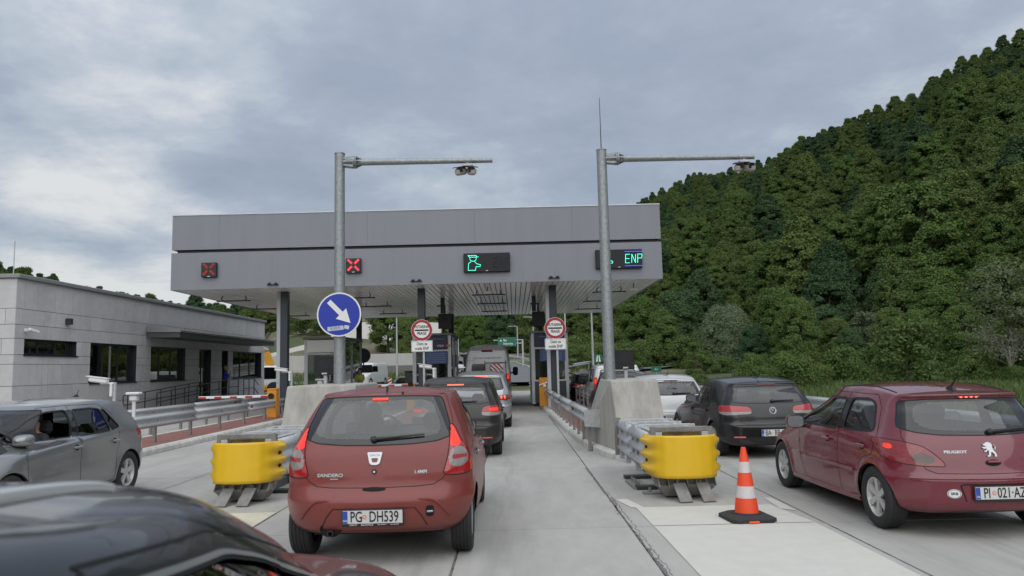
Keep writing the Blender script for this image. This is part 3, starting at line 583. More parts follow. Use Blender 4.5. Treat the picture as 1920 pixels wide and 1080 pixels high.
t = thing('arrow_sign', 'round blue sign with white arrow on the left gantry pole', 'road sign', (-3.57, 15.33, 2.88)); f = disc('sign_face', .455, -.012, .014, SWH, t, n=64); disc('blue_field', .425, -.018, -.0121, SBL, f, n=64)
b = MB(); u = Vector((.70, 0, -.71)); v = Vector((.71, 0, .70)); c = Vector((0, 0, .06)); pts = [(-.30, .05), (.06, .05), (.06, .15), (.34, 0), (.06, -.15), (.06, -.05), (-.30, -.05)]
P3 = [c+u*a+v*d_ for a, d_ in pts]; b.prism([(p.x, p.z) for p in P3], -.0225, -.0185, 'Y'); obj('arrow', b, SWH, f)
st = bpy.data.objects.new('sticker', None); M = facing((-.07, -.0205, -.285), (0, -1, 0)) @ Matrix.Rotation(R_(5), 4, 'Z'); b = MB(); b.M = M; b.box((0, 0, 0), (.33, .085, .003)); o = obj('sticker', b, mat('sticker_pale', (.50, .54, .60), .5), f); text_on('sticker_letters', 'БЗЕК', .07, M @ Matrix.Translation((.0, 0, .002)), SBL, o, .0006, 1.2)
b = MB(); b.M = facing((.16, -.0206, -.265), (0, -1, 0)) @ Matrix.Rotation(R_(-12), 4, 'Z'); b.box((0, 0, 0), (.10, .075, .003)); obj('sticker', b, mat('sticker_torn', (.55, .58, .62), .6), f)
b = MB(); b.bar((-.03, .02, .2), (-.03, .08, .2), .25, .04); b.bar((-.03, .02, -.2), (-.03, .08, -.2), .25, .04); obj('clamp', b, GALV, t)
def speaker(x, y, z, label):
    t = thing('signal_panel', label, 'traffic signal', (x, y, .125)); z -= .125; b = MB(); b.box((0, 0, z), (.445, .10, .44), ch=.008); obj('housing', b, SCR, t); b = MB(); b.bar((.03, .03, 0), (.03, .03, z-.2), .09, .07); obj('post', b, GALV, t); b = MB()
    for r in range(1, 7):
        for k in range(int(r*5)): a = 2*pi*k/(r*5)+r*.3; b.box((r*.017*cos(a), -.051, z+.03+r*.017*sin(a)), (.005, .004, .005))
    o = obj('led_dots', b, mat('dark_led_dot', (.10, .10, .11), .4), t); o['kind'] = 'stuff'; text_on('maker_letters', 'DVV', .045, facing((.02, -.0515, z-.185), (0, -1, 0)), WHITE, t, .001, 1.3, bold=.003)
speaker(-4.3, 17, 1.86, 'square black signal panel beside the blue arrow sign pole'); speaker(2.50, 17, 1.83, 'square black signal panel right of the right gantry pole')

# ------------------------------------------------------------------ concrete blocks and crash cushions
def block(pb, pt, zt, label, loc):
    t_ = MB(); n = 6
    bm_b = [(x, y, .125) for x, y in pb]; bm_t = [(x, y, zt) for x, y in pt]; t_.hull([(x-loc[0], y-loc[1], z) for x, y, z in bm_b], [(x-loc[0], y-loc[1], z) for x, y, z in bm_t])
    o = obj('concrete_block', t_, CONC); o.location = (loc[0], loc[1], 0); md = o.modifiers.new('bevel', 'BEVEL'); md.width = .03; md.segments = 2
    tag(o, label, 'concrete block', 'concrete end blocks of the toll islands'); return o
block([(1.90, 13.75), (2.78, 13.75), (2.84, 16.9), (1.45, 16.7)], [(1.80, 14.15), (2.70, 14.15), (2.72, 16.5), (1.86, 16.3)], 1.42, 'pale concrete block with sloping sides before the right gantry pole', (2.2, 14.5))
block([(-4.34, 13.75), (-2.95, 13.75), (-2.85, 16.9), (-4.36, 16.9)], [(-4.28, 14.15), (-2.98, 14.15), (-3.0, 16.5), (-4.22, 16.3)], 1.46, 'pale concrete block behind the faded red hatchback', (-3.5, 14.5))
YEL = mat('yellow_nose_plastic', (.74, .46, .014), .45, var=.05, vscale=5, coat=.15, col2=(.35, .22, .03), c2scale=7, c2amt=.5, c2sharp=(.62, .75))
def cushion(x, y, yaw, label, flip):
    """energy absorbing end: yellow nose, three-wave side beams, steel frames and feet. Local +Y points to the block, nose at y=0"""
    t = thing('crash_cushion', label, 'crash cushion', (x, y, 0), yaw, 'yellow nosed crash cushions before the island blocks')
    w = .405; z0, z1 = .27, .80
    # three-wave profile (height, outward depth)
    pf = [(0, .0), (.045, .01), (.075, .06), (.115, .066), (.15, .02), (.19, .0), (.215, .01), (.25, .06), (.29, .066), (.325, .02), (.36, .0), (.39, .01), (.425, .06), (.465, .066), (.50, .02), (.53, 0)]
    pts = [(-w-.025, .56), (-w, .30), (-w+.035, .14), (-w+.12, .045), (-w+.26, .0), (0, -.02), (w-.26, .0), (w-.12, .045), (w-.035, .14), (w, .30), (w+.025, .46)]
    fl = [1, .9, .2, .0, 0, 0, 0, .0, .2, .9, 1]
    dense = []; fd = []
    for i in range(len(pts)-1):
        for k in range(4): s = k/4; dense.append((pts[i][0]*(1-s)+pts[i+1][0]*s, pts[i][1]*(1-s)+pts[i+1][1]*s)); fd.append(fl[i]*(1-s)+fl[i+1]*s)
    dense.append(pts[-1]); fd.append(1); V = []; F = []; m = len(pf)
    for i, (px_, py_) in enumerate(dense):
        a, c = dense[max(i-1, 0)], dense[min(i+1, len(dense)-1)]; d = Vector((c[0]-a[0], c[1]-a[1], 0)).normalized(); q = Vector((d.y, -d.x, 0))
        e = .05*max(0, fd[i]-.5)
        for zz, o_ in pf: V.append((px_+q.x*(o_*fd[i]*1.05+.012), py_+q.y*(o_*fd[i]*1.05+.012), z0+.005+zz*(1-.02*fd[i])))
    for i in range(len(dense)-1):
        for j in range(m-1): F.append((i*m+j, (i+1)*m+j, (i+1)*m+j+1, i*m+j+1))
    b = MB(); b.add(V, F); me = b.mesh('nose', True, 50); me.materials.append(YEL); o = bpy.data.objects.new('nose', me); COL.objects.link(o); o.parent = t; md = o.modifiers.new('thickness', 'SOLIDIFY'); md.thickness = .012; md.offset = -1
    for sx in (-1, 1):
        for s0, s1, lap in ((.50 if sx < 0 else .40, 1.75, .014), (1.70, 2.9, .024)):
            A = []; b = MB(); V = []; F = []
            for k, yy in enumerate((s0, s1)):
                for zz, o_ in pf: V.append((sx*(w+.01+o_-.008-lap+(.0 if sx > 0 else .0)), yy, z0+.01+zz))
            m = len(pf); F = [(j, m+j, m+j+1, j+1) for j in range(m-1)]; b.add(V, F)
            me = b.mesh('side_beam', True, 40); me.materials.append(GALV); o = bpy.data.objects.new('side_beam', me); COL.objects.link(o); o.parent = t; md = o.modifiers.new('thickness', 'SOLIDIFY'); md.thickness = .006
        for yy in ((.76,) if sx < 0 else (.66,)):
            for zz in (.19, .36):
                b = MB(); b.box((sx*(w+.03), yy-.28, z0+zz), (.03, .085, .05), ch=.012); obj('slot_bolt', b, BLACK, t)
        for yy in (1.25, 1.6, 2.2):
            for zz in (.19, .36): b = MB(); b.lathe([(.030, .004*sx), (.028, .012*sx), (.001, .014*sx)], 10, c=(sx*(w+.004), yy, z0+zz), axis='X'); obj('beam_bolt', b, GALVD, t)
        b = MB(); b.box((sx*(w+.03), 2.9, z0+.28), (.10, .03, .60)); obj('end_plate', b, GALVD, t)
    for yy, zt, nm in ((.34, .90, 0), (1.35, .86, 1), (2.15, .84, 1), (2.75, .84, 1)):
        b = MB()
        for zz in (zt-.04, zt-.22): b.box((0, yy, zz), (.80 if nm == 0 else .86, .07, .06 if zz > zt-.1 else .05), ch=.004)
        for sx in (-1, 1): b.box((sx*(.37 if nm == 0 else .40), yy, zt/2+.10), (.07, .068, zt-.22), ch=.004)
        obj('steel_frame', b, GALVD if nm == 0 else GALV, t)
        if nm == 0: b = MB(); b.box((0, yy+.09, zt-.13), (.64, .02, .09)); obj('stained_panel', b, mat('stained_yellow_board', (.30, .23, .07), .8, var=.4, vscale=12, col2=(.12, .10, .07), c2scale=8, c2amt=.7), t)
    for sx in (-.30, .30): b = MB(); b.bar((sx, .3, .80), (sx, 2.8, .78), .09, .05, ch=.006); obj('top_rail', b, GALV, t)
    b = MB(); b.box((0, .33, .22), (.74, .10, .14)); b.hull([(-.26, .24, .03), (.26, .24, .03), (.26, .50, .03), (-.26, .50, .03)], [(-.36, .12, .17), (.36, .12, .17), (.36, .50, .17), (-.36, .50, .17)]); obj('front_foot', b, GALVD, t)
    for k in range(7): b = MB(); b.hull([(-.36+k*.12, .10, .165), (-.35+k*.12, .10, .165), (-.35+k*.12, .28, .165)], [(-.36+k*.12, .2, .27), (-.35+k*.12, .2, .27), (-.35+k*.12, .28, .28)]); obj('rib', b, GALVD, t)
    for sx in (-.13, .16): b = MB(); b.bar((sx+.02*(1 if flip else -1), .12, .20), (sx+.05*(1 if flip else -1), -.12, .012), .16, .016); b.lathe([(.014, 0), (.014, .03), (.001, .03)], 6, c=(sx, .13, .205)); obj('ground_strap', b, GALVD, t)
    for yy in (1.0, 2.0): b = MB(); b.box((0, yy, .03), (1.0, .16, .04)); b.box((0, yy, .22), (.24, .14, .36)); obj('sledge_foot', b, mat('dark_steel', (.05, .05, .052), .6, .4), t)
    b = MB(); b.box((-(w+.02), 1.35, .012), (.22, .75, .024)); 
    for k in range(4): b.lathe([(.02, .024), (.02, .09), (.001, .095)], 8, c=(-(w+.05), 1.08+k*.16, 0))
    obj('anchor_plate', b, GALVD, t); b = MB(); b.box((-(w-.08), .62, .012), (.30, .16, .024)); b.lathe([(.02, .024), (.02, .08), (.001, .085)], 8, c=(-(w-.02), .62, 0)); obj('anchor_plate', b, GALVD, t)
    b = MB(); b.bar((0, .2, .06), (0, 2.9, .06), .12, .10); obj('guide_rail', b, GALVD, t); return t
cushion(2.16, 9.52, R_(1), 'yellow nosed crash cushion behind the traffic cone', True); cushion(-3.66, 9.98, R_(-1), 'yellow nosed crash cushion left of the faded red hatchback', False)

# ------------------------------------------------------------------ traffic cones
CONEO = mat('cone_orange', (.80, .075, .018), .5, var=.05); CONEW = mat('cone_reflective_band', (.60, .56, .56), .35, var=.08, vscale=20)
def cone(loc, h, label, hd=32, rz=.1):
    t = thing('traffic_cone', label, 'traffic cone', loc, rz); s = h/.84; r = lambda z: (.152-.118*(z/.84))*s if z < .80*1 else .03*s
    b = MB(); w = .27*s; p = [(-w, -w+.06), (-w+.06, -w), (w-.06, -w), (w, -w+.06), (w, w-.06), (w-.06, w), (-w+.06, w), (-w, w-.06)]
    b.hull([(x, y, .0) for x, y in p], [(x, y, .035) for x, y in p]); b.hull([(x, y, .035) for x, y in p], [(x*.72, y*.72, .065) for x, y in p]); b.lathe([(.185*s, .05), (.175*s, .075), (.150*s, .078)], 28); obj('base', b, mat('cone_rubber_base', (.03, .03, .031), .8, var=.2, vscale=20), t)
    zs_ = [(.06, .25, CONEO, 'cone_body'), (.25, .385, CONEW, 'reflective_band'), (.385, .54, CONEO, 'cone_body'), (.54, .665, CONEW, 'reflective_band'), (.665, .815, CONEO, 'cone_body')]
    for a, c, m, nm in zs_:
        e = .002 if m is CONEW else 0; b = MB(); b.lathe([(r(a)+e, a*s), (r(c)+e, c*s)], hd); obj(nm, b, m, t, smooth=True)
    b = MB(); b.lathe([(r(.815), .815*s), (r(.815)*.97, .825*s), (.02*s, .832*s), (.018*s, .80*s)], hd); obj('tip', b, CONEO, t, smooth=True)
    b = MB(); b.lathe([(.11*s, 0), (.12*s, -.0)], 8) if False else b.box((-.03, -w-.012, .012), (.12, .03, .024), ch=.01); obj('base_tab', b, CONEO, t); return t
cone((2.50, 8.36, .008), .775, 'orange cone with two pale bands standing on the white paint'); cone((-14.3, 30.2, 0), .48, 'tiny orange cone beside the ramp of the grey building', 16)

# ------------------------------------------------------------------ guard rails
def guard(label, path, side, step=2.0, zt=.76, seg=4.0, pt=.10, group='steel guard rails', z0=0., posts=True, hh=.31, refl=True):
    P, S = arclen(path); t = thing('guard_rail', label, 'guard rail', (path[0][0], path[0][1], z0)); o0 = P[0]; Lt = S[-1]
    pf = [(0, .0), (.012, .0), (.055, .07), (.085, .075), (.12, .02), (.155, .004), (.19, .02), (.225, .075), (.255, .07), (.298, .0), (.31, .0)]; pf = [(a*hh/.31, c) for a, c in pf]
    n = max(1, round(Lt/seg))
    for k in range(n):
        s0, s1 = Lt*k/n, min(Lt, Lt*(k+1)/n+.14); m = max(2, int((s1-s0)/1.3)+1); V = []
        for j in range(m):
            s = s0+(s1-s0)*j/(m-1); p = at_len(P, S, s); d = (at_len(P, S, s+.2)-at_len(P, S, s-.2)).normalized(); q = Vector((d.y, -d.x, 0))*side; zg = 0 if not callable(z0) else 0
            for zz, o_ in pf: V.append(p-o0+q*(o_+.05+.004*(k % 2))+Vector((0, 0, zt-hh+zz)))
        m2 = len(pf); F = [(j*m2+i, (j+1)*m2+i, (j+1)*m2+i+1, j*m2+i+1) for j in range(m-1) for i in range(m2-1)]; b = MB(); b.add(V, F); me = b.mesh('beam', True, 40); me.materials.append(GALV); o = bpy.data.objects.new('beam', me); COL.objects.link(o); o.parent = t; md = o.modifiers.new('thickness', 'SOLIDIFY'); md.thickness = .005
    if posts:
        b = MB(); b.box((0, 0, (zt-.02)/2), (.06, .10, zt-.02)); b.box((side*.04, 0, zt-.16), (.05, .09, .16)); pm = b.mesh('post'); pm.materials.append(GALVD)
        k = int(Lt/step)
        for i in range(k+1):
            p = at_len(P, S, min(Lt, .3+i*step)); o = bpy.data.objects.new('post', pm); COL.objects.link(o); o.parent = t; o.location = p-o0
            if refl and i % 4 == 2:
                d = (at_len(P, S, .5+i*step)-at_len(P, S, .1+i*step)).normalized(); q = Vector((d.y, -d.x, 0))*side; b = MB(); b.box(p-o0+q*.075+d*.5+Vector((0, 0, zt-.155)), (.05, .09, .07), ch=.01); obj('reflector', b, mat('rail_reflector_red', (.25, .02, .02), .4), t)
    return t
guard('guard rail on the long red island behind the grey hatchback', [(-8.72, 12), (-8.72, 28.6)], 1, 2.0, .80); guard('guard rail beyond the white line before the building ramp', [(-10.75, 16), (-10.75, 34)], 1, 2.0, .80)
g1 = guard('guard rail on the left side of the right toll island', [(1.50, 15.0), (1.40, 24), (1.33, 33)], -1, 1.15, .86); b = MB(); b.hull([(-.13, -.02, .52), (.35, .1, .46), (.35, .12, .46), (-.13, .0, .52)], [(-.13, -.02, .84), (.35, .1, .84), (.35, .12, .84), (-.13, 0, .84)]); obj('end_wing', b, GALV, g1)
guard('guard rail on the right side of the right toll island', [(2.62, 17.2), (2.62, 33)], 1, 1.6, .82); guard('guard rail beside the kerb past the right toll booth', [(1.12, 38), (1.05, 47.5)], -1, 2, .80)
guard('long guard rail along the verge right of the cars', [(7.7, 4), (7.7, 30), (8.2, 42), (9.5, 52)], -1, 2.0, .80)
def far_rail(label, cl, side, off): 
    t = thing('guard_rail', label, 'guard rail', (0, 0, 0)); V = []; c2 = offs(cl, off)
    for x, y in c2:
        for zz, o_ in ((.45, .0), (.53, .07), (.61, .0), (.69, .07), (.77, 0)): V.append((x+o_*side, y, gz(x, y)+zz+.28))
    F = [(i*5+j, (i+1)*5+j, (i+1)*5+j+1, i*5+j+1) for i in range(len(c2)-1) for j in range(4)]; b = MB(); b.add(V, F); obj('beam', b, GALV, t)
    P, S = arclen(c2); k = int(S[-1]/4)
    for i in range(k): p = at_len(P, S, i*4); b = MB(); b.box((p.x, p.y, gz(p.x, p.y)+.6), (.10, .10, .9)); obj('post', b, GALVD, t)
far_rail('far guard rail bending along the right of the climbing road', CL1, -1, 3.4); far_rail('far guard rail on the left of the climbing road', CL1, 1, -3.4); far_rail('far guard rail along the exit road right of the toll lanes', CL2, 1, -3.0)
# ================================================================== cars
def pchip(t, R, tq):
    h = np.diff(t)[:, None]; d = np.diff(R, axis=0)/h; m = np.zeros_like(R)
    a, b = d[:-1], d[1:]; ok = a*b > 0; m[1:-1][ok] = (2*a*b/np.where(ok, a+b, 1))[ok]; m[0] = d[0]; m[-1] = d[-1]
    i = np.clip(np.searchsorted(t, tq, side='right')-1, 0, len(t)-2); hh = h[i]; s = ((tq-t[i])/hh[:, 0])[:, None]
    return (2*s**3-3*s**2+1)*R[i]+(s**3-2*s**2+s)*hh*m[i]+(-2*s**3+3*s**2)*R[i+1]+(s**3-s**2)*hh*m[i+1]
def inside(poly, a, b):
    r = np.zeros(a.shape, bool); n = len(poly)
    for i in range(n):
        (x0, y0), (x1, y1) = poly[i], poly[(i+1) % n]
        if y0 == y1: continue
        c = ((y0 > b) != (y1 > b)) & (a < (x1-x0)*(b-y0)/(y1-y0)+x0); r ^= c
    return r
def nearest(poly, a, b):
    Q = np.array(poly, float); A = Q; B = np.roll(Q, -1, 0); d = B-A; L2 = np.maximum((d**2).sum(1), 1e-12); P = np.stack([a, b], 1)
    t = np.clip(((P[:, None]-A)*d).sum(2)/L2, 0, 1); C = A+t[..., None]*d; D = ((P[:, None]-C)**2).sum(2); j = D.argmin(1); k = np.arange(len(a))
    return C[k, j], np.sqrt(D[k, j])
class Car:
    def __init__(s, rows, crown, step, root, arches=(), flare=.012):
        R = np.array(rows, float); s.root = root; s.step = step
        lowr = R[:, 4] > R[:, 4].max()*.8; R[lowr, 7] = np.maximum(R[lowr, 7], R[lowr, 6]-.035); R[lowr, 9] = np.minimum(R[lowr, 9], .30); R[lowr, 11] = np.minimum(R[lowr, 11], .16)
        seg = np.sqrt((np.diff(R[:, 0])**2+np.diff(R[:, 3])**2+np.diff(R[:, 5])**2)); seg2 = np.sqrt(np.diff(R[:, 1])**2+np.diff(R[:, 6])**2)
        seg3 = np.sqrt(np.diff(R[:, 2])**2+np.diff(R[:, 4])**2)*.35
        ds = np.maximum.reduce([seg, seg2, seg3]); t = np.concatenate([[0], np.cumsum(ds)])
        tq = np.concatenate([np.linspace(t[i], t[i+1], max(2, int(math.ceil(ds[i]/step)))+1)[:-1] for i in range(len(ds))]+[[t[-1]]])
        Q = pchip(t, R, tq); zr, zs, zf, yr, yf, wr, ws, wf, rr, rf, br, bf = [Q[:, i:i+1] for i in range(12)]
        L = R[:, 4].max(); nr = max(6, int(.62/step)); nc = max(5, int(.36/step)); ns = max(14, int((L-.9)/(step*1.15))); s.nr, s.nc = nr, nc
        def end(w, r, b, n1, n2):
            xr = w-r; a = np.linspace(0, 1, n1+1)[None]; th = np.linspace(0, pi/2, n2+1)[None, 1:]
            x = np.concatenate([a*xr, xr+r*np.sin(th)], 1); x0 = np.maximum(xr, .05); dy = b*(x/x0)**2; dy[:, n1+1:] += r*(1-np.cos(th)); return x, dy
        xR, dR = end(wr, rr, br, nr, nc); nF, nG = (nr, nc) if step < .02 else (max(6, nr//2), max(5, nc//2)); xF, dF = end(wf, rf, bf, nF, nG); yR = yr+dR; yF = yf-dF
        y0, y1 = yR[:, -1:], yF[:, -1:]; tt = np.linspace(0, 1, ns+1)[None, 1:-1]; ys = y0+(y1-y0)*tt
        xs = ws-(ws-wr)*np.maximum(0, (.45-tt)/.45)**2.2-(ws-wf)*np.maximum(0, (tt-.55)/.45)**2.2
        X = np.concatenate([xR, xs, xF[:, ::-1]], 1); Y = np.concatenate([yR, ys, yF[:, ::-1]], 1)
        T = np.clip((Y-y0)/(y1-y0), 0, 1); Z = zs-(zs-zr)*np.maximum(0, (.5-T)/.5)**1.6-(zs-zf)*np.maximum(0, (T-.5)/.5)**1.6
        P = np.stack([X, Y, Z], 2); E = P[-1]; k = max(5, int(.6/step/1.6)); ylo, yhi = E[0, 1]+.45, E[-1, 1]-.45
        o = np.argsort(E[:, 1], kind='stable'); iR = nr+nc; iF = len(E)-1-(nF+nG); sy, sz, sx_ = E[iR:iF+1, 1], E[iR:iF+1, 2], E[iR:iF+1, 0]; ysp = ylo+(E[:, 1]-E[0, 1])/(E[-1, 1]-E[0, 1])*(yhi-ylo); zsp = np.interp(ysp, E[o, 1], E[o, 2]); cap = []
        for q in np.linspace(0, 1, k+1)[1:]:
            c = E.copy(); c[:, 0] = E[:, 0]*(1-q); c[:, 1] = E[:, 1]*(1-q)+ysp*q; x_, y_ = c[:, 0], c[:, 1]; yr_ = np.interp(x_, E[:iR+1, 0], E[:iR+1, 1]); yf_ = np.interp(x_, E[iF:, 0][::-1], E[iF:, 1][::-1]); g = np.clip(np.minimum(y_-yr_, yf_-y_)/.75, 0, 1); g = 1-(1-g)**2.4; c[:, 2] = np.interp(y_, sy, sz)+crown*(1-np.clip(x_/np.interp(y_, sy, sx_), 0, 1)**2.2)*g; cap.append(c)
        s.nbody = P.shape[0]; P = np.concatenate([P, np.array(cap)], 0)
        for (ya, za, ra) in arches:
            d = np.hypot(P[:, :, 1]-ya, P[:, :, 2]-za); side = np.clip((P[:, :, 0]-.5)/.2, 0, 1)
            P[:, :, 0] += flare*np.exp(-((d-ra)/.05)**2)*side
        s.P = P; s.nv, s.nu = P.shape[:2]
        dp = np.diff(P, axis=1); s.S = np.concatenate([np.zeros((s.nv, 1)), np.cumsum(np.hypot(dp[:, :, 0], dp[:, :, 1]), 1)], 1)
        s.normals(); s.P0 = P.copy(); s.snap = np.zeros((s.nv, s.nu), bool)
        s.reg = np.zeros((s.nv-1, s.nu-1), int); s.names = ['body']; s.edges = []; s.later = []
        V = P.reshape(-1, 3); s.bvh = BVHTree.FromPolygons([Vector(p) for p in V], [tuple(int(x) for x in f) for f in s.quads(np.argwhere(s.reg == 0))])
    def normals(s):
        Pu = np.gradient(s.P, axis=1); Pv = np.gradient(s.P, axis=0); n = np.cross(Pu, Pv); l = np.linalg.norm(n, axis=2, keepdims=True)
        n = np.where(l > 1e-9, n/np.maximum(l, 1e-9), np.array([0, 0, 1.])); n[-1] = (0, 0, 1); n[:, 0, 0] = 0; n[:s.nv, -1, 0] = 0
        s.N = n/np.maximum(np.linalg.norm(n, axis=2, keepdims=True), 1e-9); s.Pu, s.Pv = Pu, Pv
    def quads(s, cells):
        i = cells[:, 0]*s.nu+cells[:, 1]; return np.stack([i, i+1, i+s.nu+1, i+s.nu], 1)
    def view(s, vw):
        P = s.P
        if vw == 'S': return P[:, :, 1], P[:, :, 2], s.Pu[:, :, 1], s.Pv[:, :, 1], s.Pu[:, :, 2], s.Pv[:, :, 2]
        if vw in 'RF': return P[:, :, 0], P[:, :, 2], s.Pu[:, :, 0], s.Pv[:, :, 0], s.Pu[:, :, 2], s.Pv[:, :, 2]
        if vw == 'U': return s.S, P[:, :, 2], np.gradient(s.S, axis=1), np.gradient(s.S, axis=0), s.Pu[:, :, 2], s.Pv[:, :, 2]
    def cut(s, name, vw, poly, rid=None, only=None):
        """give the cells inside a polygon (seen from the Side, Rear, Front or Unrolled round the rear) to a part; name None = hole"""
        if name in ('hatch', 'door_r', 'door_f') and only is None: s.later.append((name, vw, poly)); return
        a, b, au, av, bu, bv = s.view(vw); c = lambda q: (q[:-1, :-1]+q[1:, :-1]+q[:-1, 1:]+q[1:, 1:])/4
        n = s.N; ny, nx = c(n[:, :, 1]), c(n[:, :, 0]); yc = c(s.P[:, :, 1]); Lm = s.P[:, :, 1].max()
        ok = {'S': np.abs(nx) > .3, 'R': (ny < -.12) & (yc < Lm*.4), 'F': (ny > .12) & (yc > Lm*.4), 'U': yc < Lm*.45}[vw]
        m = inside(poly, c(a), c(b)) & ok & (s.reg >= 0)
        if only is not None: m &= s.reg == s.names.index(only)
        if name is None: r = -1
        else:
            if name not in s.names: s.names.append(name)
            r = s.names.index(name)
        pad = np.zeros((s.nv+1, s.nu+1), int); pad[1:-1, 1:-1] = m; cnt = pad[:-1, :-1]+pad[1:, :-1]+pad[:-1, 1:]+pad[1:, 1:]
        oth = np.zeros((s.nv+1, s.nu+1), int); oth[1:-1, 1:-1] = ~m; co = oth[:-1, :-1]+oth[1:, :-1]+oth[:-1, 1:]+oth[1:, 1:]
        bd = (cnt > 0) & (co > 0) & ~s.snap; I = np.argwhere(bd)
        if len(I):
            i, j = I[:, 0], I[:, 1]; C, D = nearest(poly, a[i, j], b[i, j]); da, db = C[:, 0]-a[i, j], C[:, 1]-b[i, j]
            det = au[i, j]*bv[i, j]-av[i, j]*bu[i, j]; good = (np.abs(det) > 1e-7) & (D < s.step*1.6)
            du = np.where(good, (da*bv[i, j]-db*av[i, j])/np.where(good, det, 1), 0); dv = np.where(good, (au[i, j]*db-bu[i, j]*da)/np.where(good, det, 1), 0)
            good &= (np.abs(du) < 1.6) & (np.abs(dv) < 1.6); du = np.where(good, du, 0); dv = np.where(good, dv, 0); du[(j == 0) | (j == s.nu-1)] = 0
            mv = s.Pu[i, j]*du[:, None]+s.Pv[i, j]*dv[:, None]; s.P[i, j] += mv; gs = np.gradient(s.S, axis=1)[i, j]; s.S[i, j] += gs*du; s.snap[i, j] |= good
        s.reg[m] = r; s.edges.append((m, name)); return m
    def data(s, m, off=0., puff=0.):
        """compressed vertices, faces, normals of the masked cells; puff moves only the inner vertices"""
        cells = np.argwhere(m); q = s.quads(cells); P = s.P.reshape(-1, 3).copy(); N_ = s.N.reshape(-1, 3)
        if off: P = P+N_*off
        if puff:
            cnt = np.zeros(len(P), int); np.add.at(cnt, q.ravel(), 1); jj = np.arange(len(P)) % s.nu; full = np.where((jj == 0) | (jj == s.nu-1), 2, 4)
            P = np.where((cnt >= full)[:, None], P+N_*puff, P)
        u, inv = np.unique(q.ravel(), return_inverse=True); return P[u], inv.reshape(-1, 4), N_[u]
    def emit(s, name, data, m, parent, both=True, split=False, label=None):
        P, F, N_ = data; out = []
        if len(F) == 0: return out
        mir = lambda A: A*np.array([-1, 1, 1.])
        if split: sets = [(P, F, N_), (mir(P), F[:, ::-1], mir(N_))]
        else: sets = [(np.concatenate([P, mir(P)]), np.concatenate([F, F[:, ::-1]+len(P)]), np.concatenate([N_, mir(N_)]))]
        for V, Fa, Nn in sets:
            me = bpy.data.meshes.new(name); me.from_pydata(V.tolist(), [], Fa.tolist()); me.materials.append(m)
            me.polygons.foreach_set('use_smooth', np.ones(len(me.polygons), bool)); me.normals_split_custom_set_from_vertices(Nn.tolist()); me.update()
            o = bpy.data.objects.new(name, me); COL.objects.link(o); o.parent = parent or s.root
            if label: o['label'] = label
            out.append(o)
        return out
    def part(s, reg, name, m, off=0., puff=0., split=False, parent=None, label=None):
        return s.emit(name, s.data(s.reg == s.names.index(reg), off, puff), m, parent, split=split, label=label) if reg in s.names else []
    def seam(s, name, m, w, off=.0015, pick=None, parent=None, inner=0.):
        """ribbon along the borders of cut regions (gaps, gaskets); inner shifts it into the region"""
        V = []; F = []
        for mk, nm in s.edges:
            if pick is not None and nm not in pick: continue
            acc = {}; ed = []
            def e(p, q, sd):
                ed.append((p, q))
                for k in (p, q): acc[k] = acc.get(k, np.zeros(3))+sd
            for ax in (0, 1):
                d = mk[1:, :] != mk[:-1, :] if ax == 0 else mk[:, 1:] != mk[:, :-1]
                for (i, j) in np.argwhere(d):
                    p, q = ((i+1, j), (i+1, j+1)) if ax == 0 else ((i, j+1), (i+1, j+1))
                    A, B = s.P[p], s.P[q]; t = B-A; n = s.N[p]; sd = np.cross(n, t); l = np.linalg.norm(sd)
                    if l < 1e-9: continue
                    c0 = (i, j); cell = s.P[c0[0]:c0[0]+2, c0[1]:c0[1]+2].reshape(-1, 3).mean(0); sg = np.sign(np.dot(cell-A, sd)) or 1
                    if not mk[c0]: sg = -sg
                    e(p, q, sd/l*sg)
            ids = {}
            for k, a in acc.items():
                l = np.linalg.norm(a)
                if l < 1e-6: continue
                a = a/l; c = s.P[k]+s.N[k]*off+a*inner; ids[k] = len(V); V += [tuple(c-a*w/2), tuple(c+a*w/2)]
            for p, q in ed:
                if p in ids and q in ids: F.append((ids[p], ids[q], ids[q]+1, ids[p]+1))
        if not F: return
        b = MB(); b.add(V, F); n = len(V); b.add([(-x, y, z) for x, y, z in V], [f[::-1] for f in F]); o = obj(name, b, m, parent or s.root); o['kind'] = 'stuff'; return o
    def rear(s, x, z, off=0.):
        h = s.bvh.ray_cast(Vector((abs(x), -3, z)), Vector((0, 1, 0)))
        p, n = (h[0], h[1]) if h[0] is not None else (Vector((abs(x), 0, z)), Vector((0, -1, 0)))
        n = n.copy()
        if n.y > 0: n = -n
        p = p.copy()
        if x < 0: p.x = -p.x; n.x = -n.x
        return p+n*off, n
    def top(s, x, y, off=0.):
        h = s.bvh.ray_cast(Vector((abs(x), y, 4)), Vector((0, 0, -1))); p = h[0].copy() if h[0] is not None else Vector((abs(x), y, 1.4)); p.z += off
        if x < 0: p.x = -p.x
        return p
    def side(s, y, z, sg=1, off=0.):
        h = s.bvh.ray_cast(Vector((3, y, z)), Vector((-1, 0, 0))); p, n = (h[0].copy(), h[1].copy()) if h[0] is not None else (Vector((.8, y, z)), Vector((1, 0, 0)))
        if n.x < 0: n = -n
        if sg < 0: p.x = -p.x; n.x = -n.x
        return p+n*off, n

